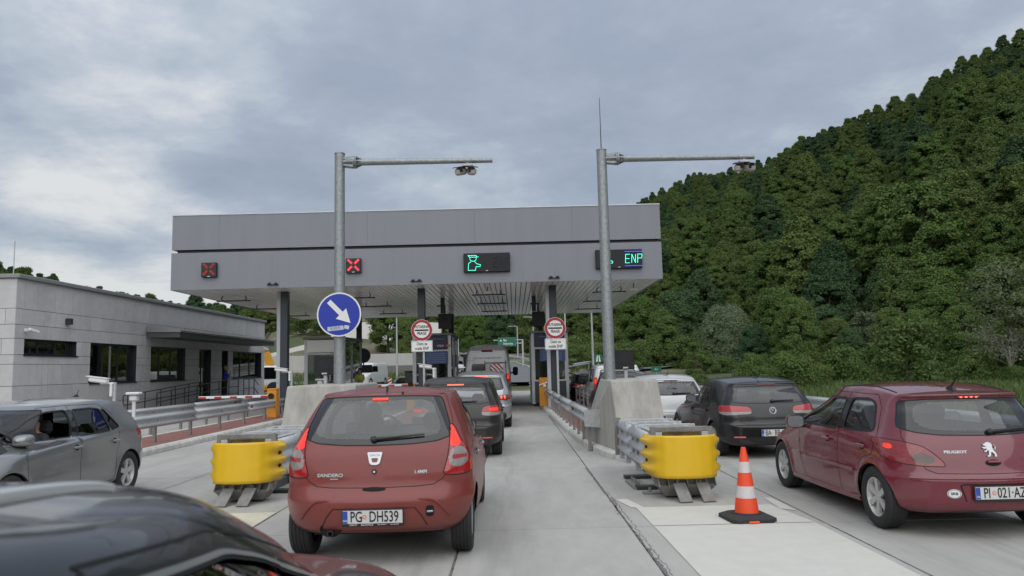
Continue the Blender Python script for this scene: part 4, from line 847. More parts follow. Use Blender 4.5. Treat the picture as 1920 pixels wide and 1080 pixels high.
GAP = mat('panel_gap', (.008, .008, .008), .9); GASKET = mat('window_gasket', (.012, .012, .013), .55)
LINING = mat('cabin_lining', (.045, .045, .048), .9); SEATM = mat('seat_fabric', (.03, .031, .034), .95, var=.2, vscale=30)
GLASS = glassmat('window_glass', (.62, .66, .66)); GLASS_DUST = glassmat('dusty_window_glass', (.60, .64, .64), dust=.05); GLASS_D = glassmat('tinted_window_glass', (.20, .22, .23)); GLASS_DD = glassmat('dark_window_glass', (.05, .055, .06))
FRIT = mat('glass_black_border', (.01, .01, .011), .08, coat=.5)
RED = mat('tail_lamp_red', (.36, .012, .015), .12, coat=1, var=.25, vscale=40); CLEAR = mat('tail_lamp_clear', (.27, .235, .225), .12, coat=1, var=.25, vscale=60)
DRED = mat('tail_lamp_dark_red', (.16, .012, .012), .12, coat=1, var=.3, vscale=50)
LIT = mat('lit_brake_lamp', (.6, .03, .02), .2, emit=(1, .06, .03), estr=.42, var=.5, vscale=45)
LITW = mat('lit_lamp_core', (.8, .2, .1), .2, emit=(1, .09, .06), estr=1.5)
ALLOY = mat('alloy_wheel', (.58, .58, .57), .4, .35, var=.1, dirt=((.12, .10, .08), -.5, .5, .25)); DISC = mat('brake_disc', (.10, .09, .085), .5, .6)
UNDER = mat('underbody', (.012, .012, .012), .9); EXH = mat('exhaust_pipe', (.06, .055, .05), .5, .6)
PLATEW = mat('number_plate_white', (.62, .62, .60), .5, var=.06, vscale=20); PLATEB = mat('number_plate_blue', (.03, .08, .36), .4)
MIRG = mat('mirror_glass', (.30, .32, .33), .25, .6)
FILM = (.17, .125, .10)
def paint(name, col, dirt=.35, rough=.28, coat=.9, z=(.15, .75), metal=0.0, dc=FILM): return mat(name, col, rough, metal, coat=coat, dirt=(dc, z[0], z[1], dirt))

def wheel(root, x, y, R, style, width=.195, rim=None, cap=ALLOY):
    sg = 1 if x > 0 else -1; rr = rim or R*.64; b = MB(); h = width/2
    pr = [(rr-.005, -h*.86), (rr+.012, -h*.97), (R-.055, -h), (R-.022, -h*.97), (R-.006, -h*.82)]
    g = [-.5, -.17, .17, .5]
    for k in g: pr += [(R, k*h-.012), (R-.008, k*h-.006), (R-.008, k*h+.006), (R, k*h+.012)]
    pr += [(R-.006, h*.82), (R-.022, h*.97), (R-.055, h), (rr+.012, h*.97), (rr-.005, h*.86)]
    b.lathe(pr, 40, axis='X'); w = obj('wheel', b, RUBBER, root, (x, y, R), True, 50)
    b = MB(); f = h*.80*sg
    b.lathe([(rr+.006, f*1.04), (rr+.004, f*1.1), (rr-.012, f*1.06), (rr-.028, f*.75), (rr-.04, -h*.2*sg)], 40, axis='X')
    if style == 'cap':
        b.lathe([(rr-.02, f*.98), (rr*.7, f*1.12), (rr*.3, f*1.18), (.001, f*1.2)], 32, axis='X')
    else:
        n, wi, wo, dish = style
        for k in range(n):
            a = 2*pi*k/n+pi/2; u = np.array([cos(a), sin(a)]); v = np.array([-sin(a), cos(a)])
            r0, r1 = rr*.2, rr-.018; q = [u*r0-v*wi*rr, u*r1-v*wo*rr, u*r1+v*wo*rr, u*r0+v*wi*rr]
            xo = [f*(1.0-dish), f*.97, f*.97, f*(1.0-dish)]; xi = [c-.03*sg for c in xo]
            b.hull([(xi[i], q[i][0], q[i][1]) for i in range(4)], [(xo[i], q[i][0], q[i][1]) for i in range(4)])
        b.lathe([(rr*.3, f*(.94-dish)), (rr*.29, f*(1.02-dish)), (rr*.13, f*(1.06-dish)), (.001, f*(1.06-dish))], 24, axis='X')
        for k in range(5): a = 2*pi*k/5+.3; b.lathe([(.011, f*(1.0-dish)), (.011, f*(1.1-dish)), (.001, f*(1.1-dish))], 6, c=(0, rr*.2*cos(a), rr*.2*sin(a)), axis='X')
    obj('rim', b, cap, w, smooth=True, angle=30)
    b = MB(); b.lathe([(rr-.045, f*.35), (rr*.35, f*.35), (.01, f*.35)], 28, axis='X'); obj('brake_disc', b, DISC, w)
    return w
def interior(root, yf=1.95, yr=.92, W_=.36, zs=0., belt=.95, heads=2, wheel_side=-1, fr=True, dash=None):
    for sg in (-1, 1):
        b = MB(); M = Matrix.Translation((sg*W_, yf, .68+zs)) @ Matrix.Rotation(R_(17), 4, 'X')
        b.box((0, 0, 0), (.50, .14, .66), ch=.06, M=M); b.box((sg*W_, yf+.30, .42+zs), (.50, .52, .16), ch=.05); st = obj('front_seat', b, SEATM, root, smooth=True)
        b = MB(); b.box((sg*W_, yf-.155, 1.13+zs), (.26, .11, .19), ch=.05); b.bar((sg*W_-.05, yf-.12, .95+zs), (sg*W_-.05, yf-.15, 1.06+zs), .014); b.bar((sg*W_+.05, yf-.12, .95+zs), (sg*W_+.05, yf-.15, 1.06+zs), .014)
        obj('headrest', b, SEATM, st, smooth=True)
    b = MB(); M = Matrix.Translation((0, yr, .66+zs)) @ Matrix.Rotation(R_(18), 4, 'X'); b.box((0, 0, 0), (1.22, .15, .58), ch=.06, M=M); b.box((0, yr+.33, .42+zs), (1.22, .5, .16), ch=.05); rb = obj('rear_bench', b, SEATM, root, smooth=True)
    for x in (-.36, .36)[:heads]:
        b = MB(); b.box((x, yr-.13, 1.00+zs), (.25, .09, .13), ch=.04); obj('headrest', b, SEATM, rb, smooth=True)
    d = dash or yf+1.02; b = MB(); b.box((0, d+.1, belt-.12+zs), (1.35, .48, .24), ch=.08); b.box((wheel_side*W_, d-.08, belt+.03+zs), (.36, .14, .10), ch=.04); obj('dashboard', b, LINING, root, smooth=True)
    b = MB(); M = Matrix.Translation((wheel_side*W_, d-.34, belt-.02+zs)) @ Matrix.Rotation(R_(65), 4, 'X')
    ring = [tuple(M @ Vector((.185*cos(a), .185*sin(a), 0))) for a in np.linspace(0, 2*pi, 25)]; b.tube(ring, .016, 6, cap=False)
    b.bar(M @ Vector((-.18, 0, 0)), M @ Vector((.18, 0, 0)), .05, .02); b.bar(M @ Vector((0, 0, 0)), (wheel_side*W_, d, belt-.1+zs), .05); obj('steering_wheel', b, BLACK, root, smooth=True)
    b = MB(); b.box((0, d-.12, belt+.40+zs), (.24, .03, .07), ch=.02); b.bar((0, d-.12, belt+.42+zs), (0, d-.02, belt+.48+zs), .015); obj('rear_view_mirror', b, BLACK, root)
def plate(car, x, z, segs, frame_text=None, w=.52, h=.112, sym=None, band='MNE', tilt=None, csx=.66):
    """number plate: holder > plate, band, lettering; segs = [(text, x offset)]"""
    p, n = car.rear(x, z, .012); n = Vector((0, n.y, min(.35, max(-.1, n.z)))) if tilt is None else Vector(tilt); M = facing(p, n)
    b = MB(); b.M = M; b.box((0, -.008, .004), (w+.02, h+.034, .012), ch=.004); hold = obj('number_plate', b, BLACK, car.root)
    b = MB(); b.M = M; b.box((0, 0, .0125), (w, h, .004), ch=.001); obj('plate_face', b, PLATEW, hold)
    b = MB(); b.M = M; b.box((-w/2+.022, 0, .0135), (.042, h-.006, .005)); obj('country_band', b, PLATEB, hold)
    if band: text_on('country_letters', band, .026, M @ Matrix.Translation((-w/2+.022, -h*.28, .0165)), WHITE, hold, .0008, .8)
    for tx, xo in segs: text_on('plate_letters', tx, h*1.18, M @ Matrix.Translation((xo, -.002, .0155)), LETTER, hold, .0012, csx, bold=.0012)
    if sym is not None:
        b = MB(); b.M = M; b.lathe([(.0, .0158), (.019, .0158), (.019, .0145)], 20, c=(sym, 0, 0)); o = obj('plate_crest', b, mat('plate_crest_orange', (.62, .20, .10), .5), hold)
        b = MB(); b.M = M; b.lathe([(.0, .0166), (.012, .0166)], 16, c=(sym, 0, 0)); b.lathe([(.0, .0171), (.005, .0171)], 10, c=(sym, 0, 0)); obj('plate_crest', b, mat('plate_crest_pale', (.75, .50, .42), .5), hold)
    if frame_text:
        for tx, xo, sz in frame_text: text_on('holder_letters', tx, sz, M @ Matrix.Translation((xo, -h/2-.012, .0105)), WHITE, hold, .0006, 1.0)
    return hold
def mirror_housing(car, y, z, m, size=(.22, .16), sg=1, arm=BLACK):
    p, n = car.side(y, z, sg); x = p.x+sg*(.05+size[0]/2); b = MB(); a, c = size[0]/2, size[1]/2; V = []; F = []
    prof = [(1.0, -.0), (1.02, .03), (.95, .08), (.75, .125), (.4, .15), (.02, .158)]; k = 16
    for s_, yy in prof:
        for j in range(k):
            t = 2*pi*j/k; ct, st_ = cos(t), sin(t); e = .62; V.append((x+a*s_*abs(ct)**e*np.sign(ct), y-.06+yy, z+.02+c*s_*abs(st_)**e*np.sign(st_)))
    for i in range(len(prof)-1):
        for j in range(k): F.append((i*k+j, i*k+(j+1) % k, (i+1)*k+(j+1) % k, (i+1)*k+j))
    b.add(V, F); o = obj('door_mirror', b, m, car.root, smooth=True)
    b = MB(); b.add([(x+(vx-x)*.93, y-.058, z+.02+(vz-z-.02)*.93) for vx, vy, vz in V[:k]], [tuple(range(k))]); obj('mirror_glass', b, MIRG, o)
    b = MB(); b.bar((p.x-sg*.03, y, z-.03), (x-sg*a*.5, y, z-.03), .06, .05, ch=.015); obj('mirror_arm', b, arm, o)
    return o
def wiper(car, x0, z0, x1, z1, m=BLACK):
    b = MB(); pts = []
    for t in np.linspace(0, 1, 9):
        p, n = car.rear(x0+(x1-x0)*t, z0+(z1-z0)*t, .022); pts.append(p)
    b.tube(pts, [.017, .016, .014, .012, .011, .010, .009, .008, .007], 6)
    p, n = car.rear(x0, z0, .0); b.lathe([(.03, 0), (.028, .03), (.015, .042), (.001, .044)], 12, M=facing((0, 0, 0), n).to_3x3().to_4x4(), c=p)
    pts2 = []
    for t in np.linspace(.12, 1.0, 7):
        p, n = car.rear(x0+(x1-x0)*t, z0+(z1-z0)*t-.012, .010); pts2.append(p)
    b.tube(pts2, .006, 5); return obj('rear_wiper', b, m, car.root, smooth=True)
def badge(car, txt, x, z, size, m=CHROME, sx=1.25, name='badge_letters', bold=.001):
    p, n = car.rear(x, z, .003); return text_on(name, txt, size, facing(p, n), m, car.root, .003, sx, bold=bold)
def ring_logo(car, x, z, r, strokes, m=CHROME, back=None):
    p, n = car.rear(x, z, .004); M = facing(p, n); b = MB(); b.M = M
    b.tube([(r*cos(a), r*sin(a), .004) for a in np.linspace(0, 2*pi, 29)], r*.11, 6, cap=False)
    for s_ in strokes: b.tube([(r*q[0], r*q[1], .004) for q in s_], r*.10, 5)
    o = obj('badge', b, m, car.root, smooth=True)
    if back: b = MB(); b.M = M; b.lathe([(r, .002), (.001, .003)], 24); obj('badge_back', b, back, o)
    return o
VW = [[(-.62, .72), (-.2, -.02), (0, .0)], [(.62, .72), (.2, -.02), (0, .0)], [(-.3, .88), (0, .12), (.3, .88)], [(-.93, .22), (-.42, -.82), (0, .0), (.42, -.82), (.93, .22)]]
def handles(car, ys, z, m, sides=(-1, 1), cup=True):
    for sg in sides:
        for y in ys:
            p, n = car.side(y, z, sg); b = MB(); M = facing(p+n*.026, n, (0, 0, 1)); b.M = M; b.box((0, 0, 0), (.185, .034, .026), ch=.011)
            b.M = None; b.bar(p+Vector((0, -.075, 0))-n*.01, p+Vector((0, -.075, 0))+n*.025, .022); b.bar(p+Vector((0, .075, 0))-n*.01, p+Vector((0, .075, 0))+n*.025, .022)
            o = obj('door_handle', b, m, car.root, smooth=True)
            if cup: b = MB(); b.M = facing(p+n*.002, n, (0, 0, 1)); b.lathe([(.048, 0), (.03, .002), (.001, .002)], 20, M=Matrix.Diagonal((1.15, .8, 1, 1))); obj('handle_recess', b, GAP, o)
def finish(car, P_, glass_side, glass_rear, doors=(), glass_front=None, axles=(), R=.31, style=(5, .16, .12, .2), tw=.195, hw=.865, wheel_inset=.02, low=.2, liner_r=.35, lined=True, gasket=.02, cap=ALLOY, lines=True):
    """emit the common parts of a car from its cut regions"""
    root = car.root
    for nm_, vw_, po_ in car.later: car.cut(nm_, vw_, po_, only='body')
    car.part('body', 'body', P_)
    car.part('pillar', 'pillar_trim', FRIT, split=True)
    for d in doors: car.part(d, 'door', P_, split=True)
    car.part('hatch', 'tailgate', P_)
    for w_ in ('win_front', 'win_rear', 'win_quarter'):
        if w_ in car.names: car.part(w_, 'side_window', glass_side[w_] if isinstance(glass_side, dict) else glass_side, off=-.006, split=True)
    car.part('rear_frit', 'rear_window_border', FRIT, off=-.001); car.part('rear_glass', 'rear_window', glass_rear, off=-.001)
    car.part('wind_frit', 'windscreen_border', FRIT if lines else P_, off=-.001); car.part('wind_glass', 'windscreen', glass_front or GLASS, off=-.001)
    car.seam('panel_gaps', GAP, .0065, .0012, pick=set(doors) | {'hatch'})
    car.seam('window_gaskets', GASKET, gasket, .002, pick={'win_front', 'win_rear', 'win_quarter'}, inner=-.002)
    if lines: car.seam('windscreen_gasket', GASKET, .012, .001, pick={'rear_frit', 'wind_frit', 'rear_glass_full'})
    if lined:
        zc = car.P[:-1, :-1, 2]; solid = np.isin(car.reg, [car.names.index(n) for n in ('body', 'hatch', 'pillar')+tuple(doors) if n in car.names]) & (zc > .4)
        car.emit('cabin_lining', car.data(solid, -.03), LINING, root)
        lamp = [i for i, n in enumerate(car.names) if n.startswith('lamp')]
        if lamp: car.emit('lamp_housing', car.data(np.isin(car.reg, lamp), -.03), BLACK, root)
    b = MB(); E = car.P[0]; pts = [(x, y, z) for x, y, z in E.tolist()]; k = len(pts); b.add(pts+[(-x, y, z) for x, y, z in pts], [(i, i+1, k+i+1, k+i) for i in range(k-1)])
    b.box((0, car.P[:, :, 1].max()/2, low+.10), (hw*1.35, car.P[:, :, 1].max()*.86, .12)); obj('underbody', b, UNDER, root)
    for ya in axles:
        for sg in (-1, 1):
            xo = sg*(hw-wheel_inset-tw/2); wheel(root, xo, ya, R, style, tw, cap=cap)
            b = MB(); b.lathe([(liner_r+.012, (hw-.085)*sg), (liner_r+.012, (hw-.33)*sg), (.01, (hw-.33)*sg)], 24, c=(0, ya, R), axis='X', a0=.3, a1=pi-.3); obj('wheel_arch_liner', b, UNDER, root)
def arch(car, ya, R, ra, zc=None):
    zc = zc or R; poly = [(ya+ra*cos(a), zc+ra*sin(a)) for a in np.linspace(-.15, pi+.15, 40)]; poly = poly+[(ya-ra*.98, -.2), (ya+ra*.98, -.2)]
    car.cut(None, 'S', poly)
def lampset(car, regs, name='tail_lamp'):
    """regs: list of (region, material, puff); first is the lamp, the others its pieces"""
    base = None
    for i, (rg, m, pf) in enumerate(regs):
        if rg not in car.names: continue
        if i == 0: base = car.part(rg, name, m, puff=pf, split=True)
        else:
            for k, o in enumerate(car.part(rg, 'lamp_segment', m, puff=pf, split=True)):
                if base and k < len(base): o.parent = base[k]
    return base

# ---- red hatchback with the tall corner lamps
def car_tall_hatch(loc, label):
    root = thing('parked_car', label, 'car', loc)
    rows = [(.27, .20, .22, .17, 3.90, .68, .78, .66, .20, .30, .03, .10), (.33, .24, .27, .05, 3.97, .78, .845, .72, .26, .35, .06, .16),
            (.43, .40, .45, .012, 4.02, .835, .862, .76, .28, .40, .07, .20), (.545, .52, .55, .0, 4.02, .855, .870, .77, .28, .40, .075, .20),
            (.575, .56, .58, .005, 4.02, .858, .872, .77, .28, .40, .075, .20), (.66, .66, .64, .055, 4.0, .858, .873, .77, .26, .40, .07, .20), (.70, .70, .66, .07, 3.97, .857, .873, .76, .25, .40, .07, .2),
            (.80, .80, .72, .085, 3.9, .852, .87, .75, .22, .4, .07, .2), (.95, .93, .84, .115, 3.65, .832, .862, .70, .2, .35, .07, .2),
            (1.05, 1.0, .96, .155, 3.1, .800, .845, .70, .19, .3, .07, .25), (1.25, 1.22, 1.2, .28, 2.62, .715, .77, .62, .18, .2, .06, .16),
            (1.42, 1.42, 1.40, .40, 2.12, .625, .68, .55, .16, .2, .055, .1), (1.475, 1.485, 1.44, .44, 2.02, .585, .645, .52, .15, .18, .05, .08)]
    P_ = paint('faded_red_paint', (.19, .028, .022), .28, .38, .32, z=(.2, .62))
    c = Car(rows, .05, .021, root, [(.62, .305, .335), (3.21, .305, .335)])
    c.cut('hatch', 'R', [(-.2, .675), (.38, .68), (.52, .69), (.60, .735), (.635, .80), (.66, 1.0), (.70, 1.13), (.655, 1.30), (.60, 1.452), (.575, 1.485), (-.2, 1.497)])
    c.cut('door_r', 'S', [(.93, .30), (1.62, .27), (1.66, .9), (1.60, 1.43), (1.1, 1.43), (.80, 1.25), (.74, .95), (.80, .75)])
    c.cut('door_f', 'S', [(1.62, .27), (2.72, .25), (2.80, .55), (2.74, .98), (2.45, 1.22), (2.0, 1.43), (1.60, 1.43), (1.66, .9)])
    lp = rnd([(.60, .765), (.645, .90), (.668, 1.05), (.668, 1.205), (.725, 1.19), (.80, 1.06), (.93, .93), (1.02, .84), (.98, .775), (.80, .76)], .05)
    c.cut('lamp', 'U', lp)
    c.cut('lamp_lit', 'U', rnd([(.665, 1.02), (.675, 1.20), (.715, 1.17), (.80, 1.03), (.74, 1.0)], .03), only='lamp')
    c.cut('lamp_clear', 'U', rnd([(.655, .85), (.675, .98), (.74, 1.01), (.84, .99), (.90, .93), (.88, .86), (.76, .82)], .06), only='lamp')
    c.cut('lamp_mid', 'U', rnd([(.69, .895), (.69, .935), (.86, .935), (.88, .905)], .015), only='lamp_clear')
    c.cut('rear_frit', 'R', rnd([(-.2, 1.035), (.30, 1.04), (.55, 1.06), (.672, 1.105), (.655, 1.2), (.60, 1.36), (.565, 1.452), (.3, 1.463), (-.2, 1.468)], .05))
    c.cut('rear_glass', 'R', rnd([(-.3, 1.085), (.40, 1.095), (.55, 1.125), (.575, 1.17), (.53, 1.31), (.485, 1.40), (.40, 1.425), (-.3, 1.432)], .06))
    c.cut('win_rear', 'S', rnd([(.98, 1.03), (1.58, 1.00), (1.55, 1.37), (1.28, 1.385), (1.08, 1.35), (.97, 1.16)], .06))
    c.cut('win_front', 'S', rnd([(1.68, 1.00), (2.66, .99), (2.45, 1.14), (2.05, 1.35), (1.64, 1.375)], .06))
    c.cut('wind_frit', 'F', [(-.3, .98), (.62, .99), (.56, 1.22), (.50, 1.40), (-.3, 1.42)]); c.cut('wind_glass', 'F', rnd([(-.3, 1.02), (.56, 1.03), (.46, 1.36), (-.3, 1.39)], .05))
    arch(c, .62, .305, .325); arch(c, 3.21, .305, .325)
    finish(c, P_, GLASS_D, GLASS_DUST, ('door_r', 'door_f'), axles=(.62, 3.21), R=.305, style='cap', hw=.868, liner_r=.325, cap=mat('silver_hubcap', (.35, .35, .36), .4, .4), wheel_inset=.03)
    c.seam('lamp_rims', GAP, .008, .003, pick={'lamp'}); lampset(c, [('lamp', RED, .008), ('lamp_lit', LIT, .010), ('lamp_clear', CLEAR, .010), ('lamp_mid', RED, .012)])
    interior(root, 1.98, .98, .35, 0, 1.0)
    wiper(c, -.02, 1.082, .43, 1.112)
    # third brake lamp behind the glass top
    p, n = c.rear(0, 1.435, .004); b = MB(); b.M = facing(p, n); b.box((0, 0, 0), (.15, .028, .012), ch=.004); obj('brake_light', b, LIT, root)
    # bumper: recessed plate field, crease, tow hook, exhaust
    b = MB(); fr = [(-.62, .30), (-.55, .42), (-.46, .515), (.46, .515), (.55, .42), (.62, .30)]
    def rim(path, w, off, m, nm):
        A, B = [], []
        for i in range(len(path)-1):
            for t in np.linspace(0, 1, 8, endpoint=False):
                x = path[i][0]*(1-t)+path[i+1][0]*t; z = path[i][1]*(1-t)+path[i+1][1]*t; d = np.array(path[i+1])-np.array(path[i]); d = d/np.hypot(*d); q = np.array([-d[1], d[0]])*w/2
                A.append(c.rear(x-q[0], z-q[1], off)[0]); B.append(c.rear(x+q[0], z+q[1], off)[0])
        b = MB(); b.strip(A, B); return obj(nm, b, m, root, smooth=True)
    rim([(-.47, .33), (-.42, .43), (-.36, .505), (.36, .505), (.42, .43), (.47, .33)], .012, .0015, mat('painted_recess_shade', (.03, .008, .008), .6), 'bumper_recess_edge')  # darker red strip paints the shade along the plate recess
    b = MB(); tp = rnd([(-.70, .36), (-.60, .50), (-.52, .572), (.52, .572), (.60, .50), (.70, .36)], .07)
    pts = [c.rear(x, z, .004)[0] for x, z in tp[5:-5]]; b.tube(pts, .013, 6); obj('bumper_crease', b, P_, root, smooth=True)
    p, n = c.rear(0, .665, .002); b = MB(); b.M = facing(p, n); b.lathe([(.105, 0), (.09, .002), (.001, .003)], 24, M=Matrix.Diagonal((1, .2, 1, 1))); obj('hatch_grip', b, GAP, root)
    p, n = c.rear(.49, .47, .002); b = MB(); b.M = facing(p, n); b.prism(rnd([(-.036, -.048), (.036, -.048), (.036, .048), (-.036, .048)], .03), 0, .003); o = obj('tow_eye_hole', b, GAP, root)
    b = MB(); b.M = facing(p, n); b.box((0, -.002, .008), (.055, .015, .012), ch=.004); obj('tow_eye', b, GALV, o)
    p, n = c.rear(-.385, .325, 0); b = MB(); b.lathe([(.085, -.012), (.075, .012), (.001, .012)], 20, c=(p.x, p.y, p.z), axis='Y', M=Matrix.Diagonal((1.15, 1, .8, 1))); o = obj('exhaust_cutout', b, GAP, root, smooth=True)
    b = MB(); b.lathe([(.026, .5), (.027, -.04), (.021, -.04), (.02, .3)], 18, c=(p.x, p.y, p.z-.035), axis='Y'); obj('exhaust_pipe', b, EXH, o, smooth=True)
    plate(c, .0, .445, [('PG', -.142), ('DH539', .098)], [('DACIA', -.17, .022), ('ALLIANCE', -.05, .024), ('PODGORICA', .08, .014), ('020 662 647', .19, .014)], sym=-.072)
    badge(c, 'SANDERO', -.40, .785, .042, CHROME, 1.25); badge(c, 'laureate', -.36, .755, .018, CHROME, 1.2); badge(c, '1.4MPI', .405, .80, .042, CHROME, 1.0)
    # shield badge
    p, n = c.rear(0, .93, .003); M = facing(p, n); b = MB(); b.M = M; sh = rnd([(-.068, .05), (.068, .05), (.045, -.05), (.02, -.062), (-.02, -.062), (-.045, -.05)], .012); b.prism(sh, 0, .010); o = obj('badge', b, CHROME, root)
    b = MB(); b.M = M; b.prism(rnd([(-.032, -.002), (.032, -.002), (.022, -.04), (-.022, -.04)], .012), .010, .0112); obj('badge_inlay', b, P_, o)
    text_on('badge_letters', 'DACIA', .028, M @ Matrix.Translation((0, .022, .011)), mat('badge_blue_grey', (.10, .13, .2), .4), o, .0005, 1.1)
    p, n = c.rear(-.002, .812, .002); b = MB(); b.M = facing(p, n); b.lathe([(.024, 0), (.022, .006), (.001, .006)], 18); o = obj('lock', b, BLACK, root); b = MB(); b.M = facing(p, n); b.lathe([(.010, .006), (.009, .009), (.001, .009)], 12); obj('lock_barrel', b, CHROME, o)
    b = MB(); p = Vector((.03, .62, 1.555)); b.tube([p, p+Vector((0, -.02, -.05))], .012, 6); obj('aerial_base', b, BLACK, root)
    b = MB(); p, n = c.rear(.2, 1.478, .01); b.box(p, (.02, .03, .03), ch=.006); obj('washer_jet', b, BLACK, root)
    mirror_housing(c, 2.52, 1.0, BLACK, (.21, .15), 1); mirror_housing(c, 2.52, 1.0, BLACK, (.21, .15), -1)
    handles(c, (1.0, 1.85), .88, CHROME)
    return c

# ---- rounded dark red hatchback with lion badge
def car_round_hatch(loc, label):
    root = thing('parked_car', label, 'car', loc)
    rows = [(.23, .19, .2, .15, 4.08, .70, .77, .66, .2, .35, .03, .15), (.28, .24, .26, .03, 4.16, .80, .845, .72, .28, .4, .07, .2), (.38, .38, .40, .0, 4.20, .845, .865, .76, .30, .45, .085, .25),
            (.545, .54, .54, .0, 4.19, .862, .872, .77, .30, .45, .09, .25), (.575, .58, .58, .02, 4.18, .86, .873, .77, .29, .45, .09, .25), (.61, .62, .6, .045, 4.17, .857, .872, .77, .28, .45, .09, .25),
            (.75, .74, .68, .075, 4.05, .848, .87, .74, .27, .45, .09, .25), (.88, .88, .80, .115, 3.75, .820, .856, .70, .26, .4, .09, .25), (.975, .945, .92, .165, 3.38, .775, .838, .72, .24, .3, .085, .28),
            (1.15, 1.15, 1.15, .27, 2.98, .70, .77, .62, .2, .22, .075, .2), (1.29, 1.34, 1.33, .36, 2.50, .635, .69, .55, .17, .2, .06, .12), (1.335, 1.40, 1.38, .345, 2.34, .600, .648, .52, .15, .18, .055, .08)]
    P_ = paint('dark_cherry_red_paint', (.155, .013, .026), .16, .27, .9, z=(.12, .55))
    c = Car(rows, .042, .021, root, [(.65, .31, .345), (3.26, .31, .345)], .016)
    c.cut('hatch', 'R', [(-.2, .60), (.50, .605), (.58, .64), (.63, .72), (.66, .84), (.70, .93), (.655, 1.1), (.60, 1.29), (.58, 1.305), (-.2, 1.318)])
    c.cut('door_r', 'S', [(1.02, .27), (1.42, .25), (1.46, .60), (1.42, .90), (1.36, 1.34), (.82, 1.33), (.70, 1.20), (.62, .92), (.66, .74), (.86, .68), (.98, .52)])
    c.cut('door_f', 'S', [(1.42, .25), (2.42, .23), (2.56, .50), (2.60, .92), (2.50, 1.08), (2.18, 1.25), (1.85, 1.335), (1.36, 1.34), (1.42, .90), (1.46, .60)])
    c.cut('lamp', 'U', rnd([(.40, .665), (.47, .76), (.58, .855), (.75, .895), (.98, .91), (1.17, .905), (1.16, .86), (1.04, .75), (.90, .70), (.62, .67)], .05))
    c.cut('lamp_lit', 'U', rnd([(.86, .825), (.87, .865), (.97, .87), (.98, .83), (.92, .815)], .02), only='lamp')
    c.cut('lamp_dark', 'U', rnd([(.50, .70), (.50, .76), (.62, .80), (.70, .76), (.68, .70)], .03), only='lamp')
    c.cut('rear_frit', 'R', rnd([(-.2, .945), (.40, .955), (.60, .98), (.70, 1.02), (.69, 1.07), (.635, 1.22), (.612, 1.275), (.4, 1.29), (-.2, 1.293)], .05))
    c.cut('rear_glass', 'R', rnd([(-.3, .985), (.40, 1.0), (.53, 1.035), (.565, 1.09), (.545, 1.18), (.50, 1.24), (.40, 1.262), (-.3, 1.27)], .07))
    c.cut('win_rear', 'S', rnd([(.70, .965), (1.335, .945), (1.285, 1.275), (.93, 1.28), (.80, 1.235)], .06))
    c.cut('win_front', 'S', rnd([(1.475, .94), (2.66, .93), (2.46, 1.06), (2.14, 1.21), (1.85, 1.265), (1.42, 1.274)], .05))
    c.cut('wind_frit', 'F', [(-.3, .94), (.62, .95), (.56, 1.17), (.50, 1.33), (-.3, 1.36)]); c.cut('wind_glass', 'F', rnd([(-.3, .98), (.56, .99), (.46, 1.29), (-.3, 1.32)], .05))
    c.cut('pillar', 'S', [(1.338, .945), (1.472, .94), (1.418, 1.272), (1.288, 1.276)])
    arch(c, .65, .31, .335); arch(c, 3.26, .31, .335)
    finish(c, P_, GLASS, GLASS_DUST, ('door_r', 'door_f'), axles=(.65, 3.26), R=.31, style=(6, .13, .155, .16), hw=.872, liner_r=.335, gasket=.028, wheel_inset=.012)
    lampset(c, [('lamp', mat('smoky_red_lamp', (.22, .018, .02), .12, coat=1, var=.35, vscale=30), .010), ('lamp_lit', LIT, .014), ('lamp_dark', mat('smoked_lamp', (.06, .03, .025), .15, coat=1), .012)]); c.seam('lamp_rims', GAP, .007, .002, pick={'lamp'})
    for sg in (-1, 1):       # rub strip on the doors and the crease of the bumper
        b = MB(); pts = [c.side(y, .53, sg, .004)[0] for y in np.linspace(1.06, 2.44, 14)]; b.tube(pts, .018, 6); obj('door_moulding', b, P_, root, smooth=True)
        b = MB(); pts = [c.side(y, .235, sg, .0)[0] for y in np.linspace(1.02, 2.88, 14)]; b.tube(pts, .035, 6); obj('sill', b, P_, root, smooth=True)
        b = MB(); pts = [c.top(sg*.545, .66+i*.11, .0) for i in range(11)]; b.tube(pts, .007, 5); obj('roof_gutter', b, GAP, root)
        b = MB(); p, n = c.side(2.62, .70, sg, .003); b.M = facing(p, n); b.lathe([(.022, 0), (.018, .008), (.001, .010)], 14); obj('side_repeater', b, CLEAR, root, smooth=True)
    b = MB(); pts = [c.rear(x, .562, .0)[0] for x in np.linspace(-.72, .72, 25)]; b.tube(pts, .014, 6); obj('bumper_crease', b, P_, root, smooth=True)
    b = MB(); pts = [c.rear(x, z, .0015)[0] for x, z in [(-.29, .355), (-.30, .40), (-.315, .45), (-.33, .50)]+[(x_, .51) for x_ in np.linspace(-.30, .30, 9)]+[(.33, .50), (.315, .45), (.30, .40), (.29, .355)]]; b.tube(pts, .006, 5); obj('bumper_recess_edge', b, GAP, root)
    interior(root, 1.78, .86, .35, -.06, 1.0, heads=2, dash=2.7)
    wiper(c, .06, .975, .46, 1.0)
    b = MB(); pts = [c.rear(x, 1.312, .010)[0] for x in np.linspace(-.11, .11, 7)]; b.tube(pts, .010, 6); o = obj('brake_light', b, mat('brake_strip_red', (.3, .02, .02), .3), root)
    for k in range(4): b = MB(); p, n = c.rear(-.075+k*.05, 1.312, .019); b.ball(p, .010, 5, (1.6, .6, .7)); obj('lit_diode', b, LITW, o)
    plate(c, 0.03, .435, [('PI', -.155), ('021·AZ', .075)], sym=-.088, band='SRB')
    badge(c, 'PEUGEOT', -.31, .80, .036, CHROME, 1.3)
